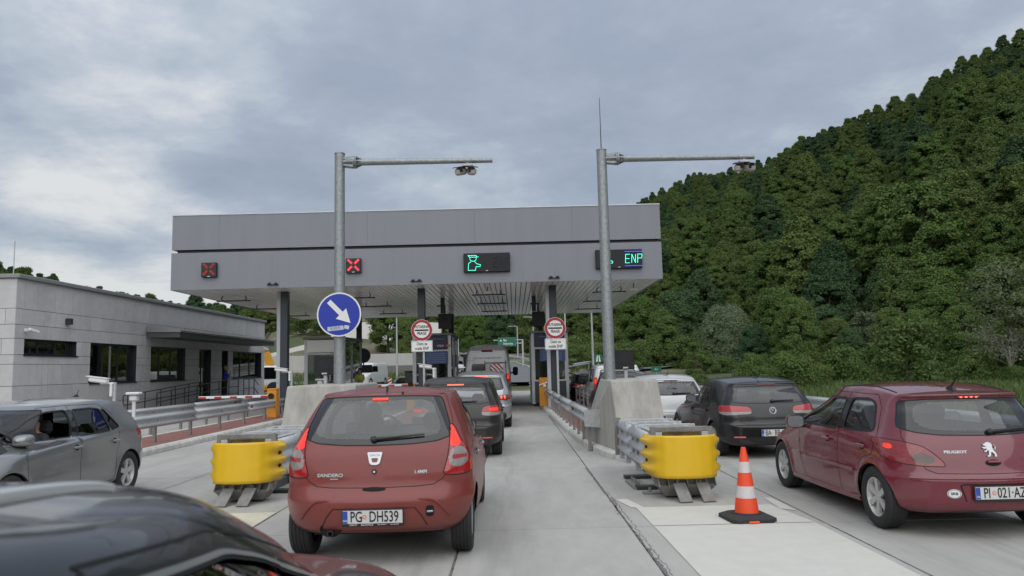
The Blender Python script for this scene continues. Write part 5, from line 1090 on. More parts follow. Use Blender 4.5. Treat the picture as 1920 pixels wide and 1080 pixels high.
    # lion on its hind legs
    p, n = c.rear(0, .815, .003); b = MB(); b.M = facing(p, n); s = .0014
    lion = [(12, 50), (20, 44), (26, 30), (20, 12), (26, 0), (38, -22), (42, -44), (24, -46), (26, -38), (30, -34), (16, -16), (8, -14), (4, -26), (-2, -42), (-22, -46), (-24, -38), (-12, -34), (-8, -18), (-6, -4), (-14, -2), (-26, -14), (-38, -10), (-36, -4), (-26, -4), (-16, 10), (-34, 8), (-46, 16), (-44, 22), (-34, 20), (-14, 24), (-24, 28), (-36, 32), (-38, 40), (-26, 42), (-16, 50), (-2, 54)]
    b.prism([(x*s, y*s) for x, y in lion][::-1], 0, .009); b.tube([(22*s, 8*s, .005), (40*s, 2*s, .005), (44*s, 22*s, .005), (36*s, 34*s, .005)], .0055, 5); obj('badge', b, CHROME, root)
    p, n = c.rear(.015, .70, .002); b = MB(); b.M = facing(p, n); b.lathe([(.075, 0), (.062, .001), (.001, .002)], 24, M=Matrix.Diagonal((1, .42, 1, 1))); o = obj('handle_recess', b, GAP, root); b = MB(); b.M = facing(p, n); b.box((0, .008, .012), (.125, .026, .022), ch=.009); obj('boot_handle', b, P_, o, smooth=True)
    p, n = c.rear(-.39, .425, .003); b = MB(); b.M = facing(p, n); b.lathe([(.062, 0), (.060, .0015), (.001, .002)], 26, M=Matrix.Diagonal((1, .68, 1, 1))); o = obj('country_sticker', b, WHITE, root)
    b = MB(); b.M = facing(p, n); b.lathe([(.056, .0025), (.052, .0025)], 28, M=Matrix.Diagonal((1, .68, 1, 1))); obj('sticker_ring', b, LETTER, o); text_on('sticker_letters', 'SRB', .034, facing(p+n*.0022, n), LETTER, o, .0005, 1.15, bold=.001)
    b = MB(); za = c.top(0, .64).z; b.hull([(-.022, .55, za-.01), (.022, .55, za-.01), (.022, .74, za-.01), (-.022, .74, za-.01)], [(-.010, .60, za+.04), (.010, .60, za+.04), (.010, .65, za+.04), (-.010, .65, za+.04)]); b.tube([(0, .62, za+.035), (0, .50, za+.14)], .010, 6, r2=.004); obj('aerial', b, BLACK, root)
    mirror_housing(c, 2.42, .93, P_, (.22, .155), 1); mirror_housing(c, 2.42, .93, P_, (.22, .155), -1)
    handles(c, (.86, 1.70), .80, P_)
    return c

# ---- compact hatchback used in several colours (wide two-part lamps, round badge)
GOLF = [(.23, .19, .2, .12, 4.08, .72, .78, .66, .2, .35, .03, .15), (.28, .24, .26, .03, 4.16, .82, .855, .74, .28, .4, .05, .2), (.40, .40, .42, .0, 4.20, .868, .88, .78, .30, .45, .06, .22),
        (.55, .54, .54, .0, 4.19, .878, .89, .79, .30, .45, .065, .22), (.595, .59, .58, .015, 4.18, .878, .89, .79, .28, .45, .065, .22), (.63, .63, .62, .05, 4.16, .876, .889, .78, .27, .45, .06, .22), (.76, .75, .70, .065, 4.05, .868, .887, .76, .26, .45, .06, .22),
        (.88, .87, .82, .09, 3.75, .848, .876, .72, .25, .4, .06, .24), (.97, .93, .92, .13, 3.36, .815, .858, .73, .23, .3, .06, .26), (1.12, 1.12, 1.12, .22, 3.02, .735, .79, .63, .19, .22, .05, .2),
        (1.27, 1.33, 1.31, .33, 2.58, .66, .70, .57, .16, .2, .05, .12), (1.325, 1.39, 1.365, .335, 2.40, .62, .655, .53, .15, .18, .045, .08)]
def car_compact(loc, label, P_, rz=0, step=.022, zk=1.0, style=(10, .05, .045, .12), glass_s=GLASS_D, glass_r=GLASS_D, open_front=False, lit=False, plate_=None, details=True, lamp5=False, group=None, sx=1.0, lamps=True, wheel_cap=ALLOY, rails=False, aerial=True, logo=True, third=True):
    root = thing('parked_car', label, 'car', loc, rz, group); rows = []
    zz = lambda z: z if z < .5 else .5+(z-.5)*zk
    for r in GOLF: r = list(r); r[0], r[1], r[2] = zz(r[0]), zz(r[1]), zz(r[2]); r[5], r[6], r[7] = r[5]*sx, r[6]*sx, r[7]*sx; rows.append(tuple(r))
    Zp = lambda poly: [(a, zz(b)) for a, b in poly]; Xp = lambda poly: [(a*sx, zz(b)) for a, b in poly]
    c = Car(rows, .045, step, root, [(.76, .315, .345), (3.34, .315, .345)], .014)
    c.cut('hatch', 'R', Xp([(-.2, .605), (.50, .61), (.56, .64), (.60, .76), (.66, .90), (.69, .98), (.66, 1.1), (.60, 1.275), (.58, 1.30), (-.2, 1.305)]))
    c.cut('door_r', 'S', Zp([(1.14, .27), (1.98, .25), (2.02, .6), (1.98, .92), (1.93, 1.345), (1.35, 1.34), (1.08, 1.2), (1.02, .93), (1.04, .78), (1.12, .62)]))
    c.cut('door_f', 'S', Zp([(1.98, .25), (2.98, .23), (3.06, .5), (3.05, .90), (2.88, 1.08), (2.54, 1.26), (2.3, 1.335), (1.93, 1.345), (1.98, .92), (2.02, .6)]))
    if lamp5: lp = rnd([(.50, .77), (.52, .90), (.62, .935), (.80, .935), (1.06, .93), (1.08, .80), (.86, .765)], .07)
    else: lp = rnd([(.38, .785), (.36, .86), (.42, .915), (.70, .94), (1.02, .935), (1.04, .80), (.84, .765)], .06)
    if lamps:
        c.cut('lamp', 'U', Xp(lp)); c.cut('lamp_clear', 'U', Xp([(.30, .76), (.30, .828), (.70, .825), (1.07, .822), (1.08, .74)]), only='lamp')
        c.cut('lamp_gap', 'U', Xp([(.604, .70), (.604, .95), (.614, .95), (.614, .70)]), only='nothing') if False else None
        if lit: c.cut('lamp_lit', 'U', Xp(rnd([(.66, .84), (.66, .90), (.92, .90), (.92, .84)], .03)), only='lamp')
    c.cut('rear_frit', 'R', Xp(rnd([(-.2, .965), (.42, .97), (.60, .98), (.665, 1.0), (.655, 1.06), (.60, 1.22), (.585, 1.258), (-.2, 1.272)], .035)))
    c.cut('rear_glass', 'R', Xp(rnd([(-.3, 1.005), (.44, 1.01), (.585, 1.025), (.58, 1.07), (.53, 1.20), (.51, 1.23), (-.3, 1.243)], .04)))
    c.cut('win_quarter', 'S', Zp(rnd([(.98, 1.0), (1.20, .965), (1.31, 1.26), (1.24, 1.255)], .03)))
    c.cut('win_rear', 'S', Zp(rnd([(1.235, .96), (1.94, .945), (1.90, 1.285), (1.55, 1.29), (1.345, 1.265)], .04)))
    c.cut('win_front', 'S', Zp(rnd([(2.05, .945), (3.02, .935), (2.84, 1.05), (2.52, 1.205), (2.30, 1.275), (1.99, 1.288)], .04)))
    c.cut('wind_frit', 'F', Zp([(-.3, .94), (.64, .95), (.58, 1.16), (.52, 1.31), (-.3, 1.335)])); c.cut('wind_glass', 'F', Zp(rnd([(-.3, .98), (.58, .99), (.48, 1.27), (-.3, 1.30)], .05)))
    c.cut('pillar', 'S', Zp([(1.943, .945), (2.047, .945), (1.988, 1.282), (1.903, 1.286)]))
    arch(c, .76, .315, .338); arch(c, 3.34, .315, .338)
    gs = {'win_front': GLASS if open_front == 'clear' else glass_s, 'win_rear': glass_s, 'win_quarter': glass_s}
    if open_front is True: c.reg[c.reg == c.names.index('win_front')] = -1
    finish(c, P_, gs, glass_r, ('door_r', 'door_f'), axles=(.76, 3.34), R=.315, style=style, hw=.89*sx, liner_r=.338, gasket=.02, wheel_inset=.012, cap=wheel_cap, tw=.205)
    if lamps: lampset(c, [('lamp', RED, .010), ('lamp_clear', CLEAR, .010), ('lamp_lit', LIT, .012)])
    if details:
        interior(root, 2.15, 1.18, .36, -.06, zz(1.0), heads=2)
        wiper(c, .02, zz(1.0), .42, zz(1.008))
        for sg in (-1, 1): mirror_housing(c, 2.88, zz(.95), P_ if lamp5 else BLACK, (.22, .15), sg)
        handles(c, (1.17, 2.1), zz(.81), P_)
        if logo: ring_logo(c, 0, zz(.84), .058, VW, CHROME, BLACK)
        b = MB(); pts = [c.rear(x, zz(.597), .0)[0] for x in np.linspace(-.66, .66, 21)]; b.tube(pts, .012, 6); obj('bumper_crease', b, P_, root, smooth=True)
        for sg in (-1, 1):
            b = MB(); pts = [c.rear(sg*x, .385, .004)[0] for x in np.linspace(.52, .70, 6)]; b.tube(pts, .016, 6); obj('reflector', b, mat('reflector_red', (.45, .03, .03), .2, coat=1), root, smooth=True)
            b = MB(); b.lathe([(.032, .3), (.034, -.03), (.026, -.03), (.025, .2)], 16, c=(-.38+sg*.045, .09, .255), axis='Y'); obj('exhaust_pipe', b, EXH, root, smooth=True)
        b = MB(); b.box((0, .10, .30), (1.28, .10, .13), ch=.03); obj('bumper_skirt', b, BLACK, root)
        if plate_: plate(c, *plate_[0], **plate_[1])
    if aerial: b = MB(); z0 = zz(1.39)+.035; b.hull([(-.02, .60, z0), (.02, .60, z0), (.02, .74, z0), (-.02, .74, z0)], [(-.008, .62, z0+.035), (.008, .62, z0+.035), (.008, .66, z0+.035), (-.008, .66, z0+.035)]); b.tube([(0, .64, z0+.03), (0, .58, z0+.10)], .005, 5); obj('aerial', b, BLACK, root)
    if third:
        b = MB(); pts = [c.rear(x, zz(1.295), .008)[0] for x in np.linspace(-.16, .16, 7)]; b.tube(pts, .011, 6); obj('brake_light', b, LITW if lit else DRED, root, smooth=True)
    return c
# ================================================================== service building on the left
STONE = mat('grey_stone_panel', (.55, .55, .55), .75, var=.09, vscale=3.5, bump=.0015, bscale=45, objrand=.055, col2=(.45, .455, .46), c2scale=1.1, c2amt=.6)
WIN = glassmat('building_glass', (.16, .17, .175), .95, ior=2.3); WFR = mat('window_frame_anthracite', (.018, .021, .027), .4)
BX, BY0, BY1, BXW = -16.2, 24.25, 48.7, -30.0
bld = thing('service_building', 'low grey stone clad building with a flat roof left of the toll canopy', 'building', (BX, BY0, 0))
O = (BX, BY0, 0)
rows_ = [.0, .75, 1.5, 2.21, 2.52, 3.05, 3.51, 4.03, 5.02]
WINS = [(24.75, 27.75, 2.52, 3.05), (28.65, 32.2, 1.5, 3.05), (33.45, 37.0, 1.5, 3.05), (38.6, 40.15, .45, 3.05), (41.6, 42.5, .45, 3.05), (43.25, 48.15, 1.5, 3.05)]
def core(x0, x1, y0, y1, z0, z1, nm='wall_core', m=mat('wall_core_grey', (.10, .10, .105), .9)):
    b = MB(); b.box(((x0+x1)/2-BX, (y0+y1)/2-BY0, (z0+z1)/2), (x1-x0, y1-y0, z1-z0)); return obj(nm, b, m, bld)
# east wall core with openings left out
edges = sorted({BY0+.06, BY1}|{w[0] for w in WINS}|{w[1] for w in WINS})
for a, c in zip(edges, edges[1:]):
    hit = [w for w in WINS if w[0] <= a+.01 and w[1] >= c-.01]
    if hit: core(BX-.40, BX-.05, a, c, -.05, hit[0][2], 'wall_core'); core(BX-.40, BX-.05, a, c, hit[0][3], 5.02)
    else: core(BX-.40, BX-.05, a, c, -.05, 5.02)
core(BXW, BX-.05, BY0+.05, BY0+.35, -.05, 5.02); core(BXW, BX-.05, BY1-.3, BY1, -.05, 5.02); core(BXW, BXW+.3, BY0+.35, BY1-.3, -.05, 5.02)
core(BXW, BX-.41, BY0+.36, BY1-.31, 4.9, 5.0, 'roof_slab'); core(BXW+.3, BX-.41, BY0+.36, BY1-.31, -.04, .02, 'floor_slab', mat('indoor_floor', (.2, .19, .18), .6)); core(BX-4.4, BX-4.3, BY0+.36, BY1-.31, .02, 4.88, 'inner_wall', mat('indoor_wall', (.35, .35, .34), .8))
rp = random.Random(11); panel_cache = {}
def panel(y0, y1, z0, z1, face):
    g = .007; b = MB()
    if face == 'E': b.box((-.02, (y0+y1)/2-BY0, (z0+z1)/2), (.045, y1-y0-2*g, z1-z0-2*g), ch=.003)
    else: b.box(((y0+y1)/2-BX, .0225, (z0+z1)/2), (y1-y0-2*g, .045, z1-z0-2*g), ch=.003)
    obj('stone_panel', b, STONE, bld)
for z0, z1 in zip(rows_, rows_[1:]):
    for face, A, Bq in (('E', BY0, BY1), ('S', BXW+2.0, BX+.0)):
        spans = [(A, Bq)]
        if face == 'E':
            for w in WINS:
                if w[2] < z1-.01 and w[3] > z0+.01:
                    ns = []
                    for s in spans:
                        if w[1] <= s[0] or w[0] >= s[1]: ns.append(s)
                        else:
                            if w[0]-s[0] > .05: ns.append((s[0], w[0]))
                            if s[1]-w[1] > .05: ns.append((w[1], s[1]))
                    spans = ns
        for s in spans:
            y = s[0]
            while y < s[1]-.01:
                w = rp.choice([.34, .55, .8, 1.15, 1.5, 1.9])*(1.25 if z1-z0 > .8 else 1.0); e = y+w
                if s[1]-e < .3: e = s[1]
                panel(y, e, z0 if z0 > .01 else .02, z1, face); y = e
b = MB(); b.box(((BXW+BX)/2-BX+.03, (BY1-BY0)/2, 5.09), (BX-BXW+.18, BY1-BY0+.16, .14), ch=.02); obj('roof_coping', b, mat('roof_coping_grey', (.27, .275, .28), .5, .2), bld)
for (y0, y1, z0, z1) in WINS:
    door = z0 < 1; wn = bpy.data.objects.new('door' if door else 'window', None); COL.objects.link(wn); wn.parent = bld; wn.location = (-.22, (y0+y1)/2-BY0, (z0+z1)/2); h, w = z1-z0, y1-y0
    b = MB(); t_ = .07
    b.box((0, 0, h/2-t_/2), (.07, w, t_)); b.box((0, 0, -h/2+t_/2), (.07, w, t_))
    n = 1 if w < 1 else 2 if door else 3
    for k in range(n+1): b.box((0, -w/2+t_/2+(w-t_)*k/n, 0), (.066, t_, h-2*t_))
    obj('frame', b, WFR, wn); b = MB(); b.box((-.005, 0, 0), (.012, w-.14, h-.14)); obj('pane', b, WIN, wn)
    if not door: b = MB(); b.box((.145, 0, -h/2-.02), (.24, w+.06, .045)); obj('sill', b, WFR, wn)
    else: b = MB(); b.tube([(.09, -.12, -.35), (.09, -.12, .35)], .018, 6); obj('handle', b, CHROME, wn)
    b = MB()
    for s in (-1, 1): b.box((.11, s*(w/2-.008), 0), (.19, .015, h))
    b.box((.11, 0, h/2-.008), (.19, w-.04, .015)); obj('reveal', b, WFR, wn)
b = MB()      # awning over the entrance
b.hull([(0.03, 32.95-BY0, 3.42), (1.5, 32.95-BY0, 3.40), (1.5, 46-BY0, 3.40), (.03, 46-BY0, 3.42)], [(.03, 32.95-BY0, 3.66), (1.5, 32.95-BY0, 3.62), (1.5, 46-BY0, 3.62), (.03, 46-BY0, 3.66)]); aw = obj('awning', b, mat('awning_grey', (.085, .09, .095), .5), bld)
b = MB(); b.hull([(0.03, 32.9-BY0, 3.66), (1.56, 32.9-BY0, 3.625), (1.56, 46.05-BY0, 3.625), (.03, 46.05-BY0, 3.66)], [(.03, 32.9-BY0, 3.93), (1.56, 32.9-BY0, 3.70), (1.56, 46.05-BY0, 3.70), (.03, 46.05-BY0, 3.93)]); obj('awning_roof', b, mat('awning_sheet', (.28, .285, .29), .45, .3), aw)
b = MB()
for k in range(44): b.bar((.04, 33-BY0+k*.3, 3.945), (1.58, 33-BY0+k*.3, 3.72), .07, .035)
o = obj('sheet_ribs', b, MATS['awning_sheet'], aw); o['kind'] = 'stuff'
b = MB(); b.box((.10, 27.05-BY0, 3.76), (.18, .20, .22), ch=.01); obj('wall_lamp', b, ANTH, bld)
t = thing('wall_camera', 'white bullet camera on the near corner of the grey building', 'camera', (BX+.02, 24.75, 3.33)); b = MB(); b.lathe([(.07, 0), (.07, .05), (.001, .05)], 12, axis='X'); b.bar((.04, 0, 0), (.20, .02, .0), .04); obj('bracket', b, WHITE, t); b = MB(); b.bar((.16, -.08, .03), (.26, .30, -.06), .10, .10, ch=.02); obj('camera_body', b, WHITE, t)
t = thing('wall_camera', 'white bullet camera on the far corner of the grey building', 'camera', (BX+.02, 48.3, 3.25)); b = MB(); b.bar((0, 0, 0), (.25, -.05, .03), .05); b.bar((.20, -.20, .05), (.30, .15, .0), .12, .12, ch=.02); obj('camera_body', b, WHITE, t)
b = MB(); b.tube([(BX-.3-BX, .25, 5.16), (-.3, .25, 6.3)], .015, 6); obj('lightning_rod', b, GALV, bld)
# ramp with railings and entrance platform
RC = mat('ramp_concrete', (.22, .22, .215), .85, var=.1)
t = thing('entrance_ramp', 'grey concrete ramp and platform along the wall of the building', 'ramp', (BX+.05, 31, 0)); b = MB(); b.hull([(0, 0, .004), (1.5, 0, .004), (1.5, 7.6, .004), (0, 7.6, .004)], [(0, 0, .02), (1.5, 0, .02), (1.5, 7.6, .45), (0, 7.6, .45)]); obj('ramp', b, RC, t)
b = MB(); b.box((.9, 10.0, .2275), (1.8, 4.79, .445)); obj('platform', b, RC, t)
for k in range(2): b = MB(); b.box((.9, 12.4+.16+k*.32, .15-k*.075), (1.8, .318, .30-k*.15)); obj('step', b, RC, t)
t = thing('ramp_railing', 'black tube railing along the entrance ramp', 'railing', (BX+1.48, 31, 0)); RAILB = mat('railing_black', (.02, .022, .025), .45)
def zr(y): return .02+.43*min(1, max(0, y/7.6))
for k in range(8): y = k*1.3; b = MB(); b.tube([(0, y, zr(y)), (0, y, zr(y)+1.0)], .024, 8); obj('post', b, RAILB, t)
for h in (1.0, .62, .28):
    b = MB(); b.tube([(0, 0, zr(0)+h), (0, 7.6, zr(7.6)+h), (0, 9.2, zr(9)+h)], .020, 8); obj('rail', b, RAILB, t)
t = thing('ramp_railing', 'black tube railing with a looped end on the wall side of the ramp', 'railing', (BX+.28, 31, 0))
for k in range(6): y = k*1.45; b = MB(); b.tube([(0, y, zr(y)), (0, y, zr(y)+.95)], .022, 8); obj('post', b, RAILB, t)
for h in (.95, .55): b = MB(); b.tube([(0, 0, zr(0)+h), (0, 7.3, zr(7.3)+h)], .020, 8); obj('rail', b, RAILB, t)
b = MB(); b.tube([(0, 0, zr(0)+.95), (0, -.3, zr(0)+.95), (0, -.36, zr(0)+.9), (0, -.36, zr(0)+.6), (0, -.3, zr(0)+.55), (0, 0, zr(0)+.55)], .02, 8); obj('loop', b, RAILB, t)
t = thing('step_railing', 'short black railing at the building entrance steps', 'railing', (BX+1.6, 40.6, .45))
for k in range(3): b = MB(); b.tube([(0, k*.8, 0), (0, k*.8, 1.0)], .024, 8); obj('post', b, RAILB, t)
for h in (1.0, .5): b = MB(); b.tube([(0, 0, h), (0, 1.6, h), (0, 2.3, h-.35)], .022, 8); obj('rail', b, RAILB, t)

# ================================================================== people
SKIN = mat('skin', (.42, .24, .17), .55); HAIRB = mat('blond_hair', (.34, .22, .10), .7); HAIRD = mat('dark_hair', (.02, .015, .012), .7)
def person(label, loc, rz, pose, cols, hair, scale=1.0, cat='person', seated=False):
    """one skinned body; pose gives joint positions, cols = (top, trousers, shoes)"""
    J = dict(pelvis=(0, 0, .95), waist=(0, 0, 1.08), chest=(0, .01, 1.30), neck=(0, .0, 1.47), head0=(0, .01, 1.55), head=(0, .025, 1.66), crown=(0, .01, 1.75),
             shl=(-.18, 0, 1.41), ell=(-.24, -.02, 1.13), wrl=(-.25, .06, .88), hal=(-.25, .08, .80), shr=(.18, 0, 1.41), elr=(.24, -.02, 1.13), wrr=(.25, .06, .88), har=(.25, .08, .80),
             hpl=(-.10, 0, .92), knl=(-.11, .02, .50), anl=(-.11, -.02, .09), tol=(-.12, .15, .035), hpr=(.10, 0, .92), knr=(.11, .02, .50), anr=(.11, -.02, .09), tor=(.12, .15, .035))
    J.update(pose); names = list(J)
    rad = dict(pelvis=.145, waist=.13, chest=.155, neck=.06, head0=.075, head=.095, crown=.07, sh=.072, el=.048, wr=.030, ha=.035, hp=.10, kn=.062, an=.042, to=.04)
    E_ = [('pelvis', 'waist'), ('waist', 'chest'), ('chest', 'neck'), ('neck', 'head0'), ('head0', 'head'), ('head', 'crown')]
    for s in 'lr': E_ += [('chest', 'sh'+s), ('sh'+s, 'el'+s), ('el'+s, 'wr'+s), ('wr'+s, 'ha'+s), ('pelvis', 'hp'+s), ('hp'+s, 'kn'+s), ('kn'+s, 'an'+s), ('an'+s, 'to'+s)]
    V = [Vector(J[n]) for n in names]; R = [rad.get(n, rad.get(n[:-1], .05)) for n in names]; ids = {n: i for i, n in enumerate(names)}; Ed = [(ids[a], ids[c]) for a, c in E_]; lab = list(names)
    for s in 'lr':
        w, h = Vector(J['wr'+s]), Vector(J['ha'+s]); d = (h-w).normalized(); side = d.cross(Vector((0, 0, 1)) if abs(d.z) < .8 else Vector((0, 1, 0))).normalized(); up = side.cross(d)
        for k, L in enumerate((.055, .075, .08, .075, .06)):
            off = side*(.034-.017*k) if k else side*.045; base = h+off*.8+(d*.01 if k else -d*.03); tip = base+(d*L if k else (d*.6+side*.8)*.055)-up*.02
            i = len(V); V += [base, (base+tip)/2-up*.002, tip]; R += [.010, .0095, .008]; lab += ['ha'+s]*3; Ed += [(ids['ha'+s], i), (i, i+1), (i+1, i+2)]
    me = bpy.data.meshes.new('body'); me.from_pydata([tuple(v) for v in V], Ed, []); o = bpy.data.objects.new('body', me); COL.objects.link(o)
    md = o.modifiers.new('skin', 'SKIN'); md.use_smooth_shade = True; sk = me.skin_vertices[0].data
    for i, r in enumerate(R): sk[i].radius = (r, r)
    for i in range(len(R)): sk[i].use_root = (i == 0)
    sb = o.modifiers.new('sub', 'SUBSURF'); sb.levels = 1; sb.render_levels = 1
    dg = bpy.context.evaluated_depsgraph_get(); m2 = bpy.data.meshes.new_from_object(o.evaluated_get(dg)); bpy.data.objects.remove(o)
    top, tro, sho = cols
    for m in (SKIN, top, tro, sho): m2.materials.append(m)
    grp = {'pelvis': 2, 'waist': 1, 'chest': 1, 'neck': 0, 'head0': 0, 'head': 0, 'crown': 0, 'sh': 1, 'el': 1, 'wr': 0, 'ha': 0, 'hp': 2, 'kn': 2, 'an': 2, 'to': 3}
    segs = [(Vector(J[a]), Vector(J[c]), a, c) for a, c in E_]
    for p in m2.polygons:
        c0 = p.center; best = (9, None, 0)
        for a, c, na, nc in segs:
            ab = c-a; t = max(0, min(1, (c0-a).dot(ab)/max(1e-9, ab.length_squared))); dd = (c0-(a+ab*t)).length
            if dd < best[0]: best = (dd, na if t < .55 else nc, t)
        n = best[1]; p.material_index = grp.get(n, grp.get(n[:-1], 1)); p.use_smooth = True
    t = thing('person', label, cat, loc, rz); t.scale = (scale,)*3; body = obj('body', m2, None, t)
    h = Vector(J['head']); f = (Vector(J['head'])-Vector(J['head0'])); b = MB(); b.ball(h+Vector((0, -.022, .035)), .106, 8, (.95, 1.05, 1.05)); V2 = []
    b.v = [(x, y if y < h.y+.055 else h.y+.055, z) if z > h.z-.09 else (x, min(y, h.y-.02), z) for x, y, z in b.v]
    if hair[1]: b.box(h+Vector((0, -.085, -.10)), (.17, .07, .26), ch=.03)
    obj('hair', b, hair[0], t, smooth=True, angle=80); b = MB(); b.hull([h+Vector((-.012, .085, -.02)), h+Vector((.012, .085, -.02)), h+Vector((0, .085, .03))], [h+Vector((-.008, .118, -.022)), h+Vector((.008, .118, -.022)), h+Vector((0, .092, .025))]); obj('nose', b, SKIN, body)
    for s in (-.034, .034): b = MB(); b.ball(h+Vector((s, .086, .028)), .010, 4); obj('eye', b, BLACK, body)
    b = MB(); b.box(h+Vector((0, .088, -.05)), (.045, .012, .010)); obj('mouth', b, mat('lips', (.32, .11, .09), .5), body); return t
BLUE = mat('royal_blue_top', (.02, .045, .36), .8); TRB = mat('black_trousers', (.012, .012, .014), .8); SHR = mat('dark_red_shoes', (.12, .015, .02), .5); HIVIS = mat('yellow_hi_vis_vest', (.42, .50, .02), .7); DRK = mat('dark_shirt', (.03, .03, .035), .85)
person('person in a royal blue top with a raised hand at the building entrance', (-15.35, 40.0, .452), R_(-70), dict(elr=(.25, .16, 1.22), wrr=(.12, .24, 1.45), har=(.10, .20, 1.55), ell=(-.26, .10, 1.16), wrl=(-.20, .33, 1.17), hal=(-.20, .41, 1.20)), (BLUE, TRB, SHR), (HAIRB, False), .97)
person('person in a yellow safety vest standing beside the left toll booth', (-7.3, 35.6, .128), R_(170), dict(ell=(-.22, .10, 1.16), wrl=(-.04, .20, 1.20), hal=(.03, .22, 1.22), elr=(.22, .10, 1.16), wrr=(.05, .22, 1.14), har=(-.02, .24, 1.14)), (HIVIS, TRB, TRB), (HAIRD, True), .98)
def seated(y0=0): return dict(pelvis=(0, 0, .46), waist=(0, -.05, .60), chest=(0, -.12, .82), neck=(0, -.15, .99), head0=(0, -.14, 1.05), head=(0, -.125, 1.16), crown=(0, -.14, 1.25), shl=(-.18, -.12, .93), ell=(-.24, .06, .72), wrl=(-.14, .28, .80), hal=(-.12, .34, .85), shr=(.18, -.12, .93), elr=(.24, .06, .72), wrr=(.14, .28, .80), har=(.12, .34, .85),
    hpl=(-.10, .03, .44), knl=(-.13, .42, .50), anl=(-.13, .62, .18), tol=(-.13, .76, .16), hpr=(.10, .03, .44), knr=(.13, .42, .50), anr=(.13, .62, .18), tor=(.13, .76, .16))
person('person in a dark shirt driving the grey hatchback with the window down', (-6.22, 9.62, .02), R_(180), seated(), (DRK, TRB, TRB), (HAIRD, False), 1.0)
person('person driving the faded red hatchback seen through its rear window', (-1.62, 8.82, .04), 0, seated(), (mat('grey_shirt', (.12, .12, .13), .85), TRB, TRB), (HAIRD, False), 1.0)

# ================================================================== far things on the left
t = thing('excavator', 'yellow excavator arm with a white cab behind the grey building', 'excavator', (-19.2, 57, 0)); YX = mat('excavator_yellow', (.62, .30, .02), .5, var=.1)
ax = lambda px_, py_: ((px_-960)/1400*57+19.2+.25, 1.7+(694-py_)/1400*57+.35)
b = MB(); arm = [(-1.6, 4.6), (-.5, 4.1), (.35, 3.3), (.75, 2.3), (.75, 1.6)]
for a, c, w0 in zip(arm, arm[1:], (.45, .5, .55, .5)): b.bar((a[0], 0, a[1]), (c[0], 0, c[1]), .35, w0, ch=.04)
obj('boom_arm', b, YX, t); text_on('arm_letters', 'LIEBHERR', .26, facing((-.08, -.19, 3.72), (0, -1, 0)) @ Matrix.Rotation(R_(-42), 4, 'Z'), LETTER, t, .002)
b = MB(); b.box((.9, .2, 1.55), (1.3, 1.4, 1.5), ch=.08); obj('cab', b, WHITE, t); b = MB(); b.box((.85, -.51, 1.75), (.9, .03, .85)); b.box((.24, .2, 1.75), (.02, 1.0, .9)); obj('cab_window', b, GLASS_DD, t)
b = MB(); b.hull([(-.9, -.6, .9), (.2, -.6, .9), (.2, .9, .9), (-.9, .9, .9)], [(-.5, -.4, 1.35), (.1, -.5, 1.45), (.1, .8, 1.45), (-.5, .7, 1.35)]); obj('bonnet', b, WHITE, t); b = MB(); b.box((.2, .2, .62), (2.8, 1.5, .5), ch=.1); obj('chassis', b, YX, t)
for x in (-.8, 1.2):
    b = MB(); b.lathe([(.001, -.8), (.5, -.8), (.55, -.7), (.55, -.45), (.5, -.4)], 20, c=(x, 0, .55), axis='Y'); obj('wheel', b, RUBBER, t)
t = thing('digger_arm', 'white excavator stick beside the far corner of the grey building', 'excavator part', (-18.6, 52, 0)); b = MB(); b.bar((.1, 0, 3.0), (.55, 0, 1.2), .25, .3, ch=.03); b.bar((.55, 0, 1.2), (.2, 0, .2), .3, .3, ch=.03); obj('stick', b, WHITE, t)
WALLC = mat('shotcrete_wall', (.50, .48, .44), .9, var=.08, vscale=.4, bump=.02, bscale=1.5); PARA = mat('parapet_concrete', (.44, .43, .41), .85, var=.08, vscale=1)
def slab_wall(name, label, cat, pts, h, th, m, lean=0, zoff=0, parts=None):
    t = thing(name, label, cat, (pts[0][0], pts[0][1], 0)); x0, y0 = pts[0][:2]; n = len(pts)-1
    for k in range(n):
        (xa, ya, za), (xb, yb, zb) = pts[k], pts[k+1]; b = MB(); e = .02*(k > 0)
        b.hull([(xa-x0+e, ya-y0, za-1), (xb-x0, yb-y0, zb-1), (xb-x0, yb-y0+th, zb-1), (xa-x0+e, ya-y0+th, za-1)], [(xa-x0+e, ya-y0+lean, za+h), (xb-x0, yb-y0+lean, zb+h), (xb-x0, yb-y0+th+lean, zb+h), (xa-x0+e, ya-y0+th+lean, za+h)]); obj('wall_segment', b, m, t)
    return t
slab_wall('retaining_wall', 'large pale sprayed concrete slope behind the two left trees', 'retaining wall', [(-32, 130, 6.4), (-26, 131, 6.7), (-20, 132, 6.6), (-13, 133, 6.4)], 3.8, 2, WALLC, 2.5)
slab_wall('retaining_wall', 'low pale wall at the foot of the slope left of the left booth', 'retaining wall', [(-40, 112, 2.4), (-36, 113, 3.3), (-31, 114, 4.6), (-26, 115, 4.8)], 1.7, 1.5, WALLC, 1)
vd = slab_wall('viaduct', 'pale motorway parapet running behind the left toll booth', 'viaduct', [(-62, 84, 2.2), (-40, 84, 2.2), (-22, 84, 2.3), (-9.5, 85, 2.3)], 1.35, .4, PARA)
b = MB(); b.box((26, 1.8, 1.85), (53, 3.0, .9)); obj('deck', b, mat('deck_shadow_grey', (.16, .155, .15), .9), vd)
slab_wall('retaining_wall', 'pale low wall on the right of the climbing road', 'retaining wall', [(3.2, 70, 0), (3.4, 80, .4), (3.9, 92, 1.2)], .9, .35, PARA)
guard('far guard rail above the yellow grass behind the left booth', [(-40, 70), (-22, 70), (-8, 70)], -1, 3, .9, 6, z0=0, hh=.4)
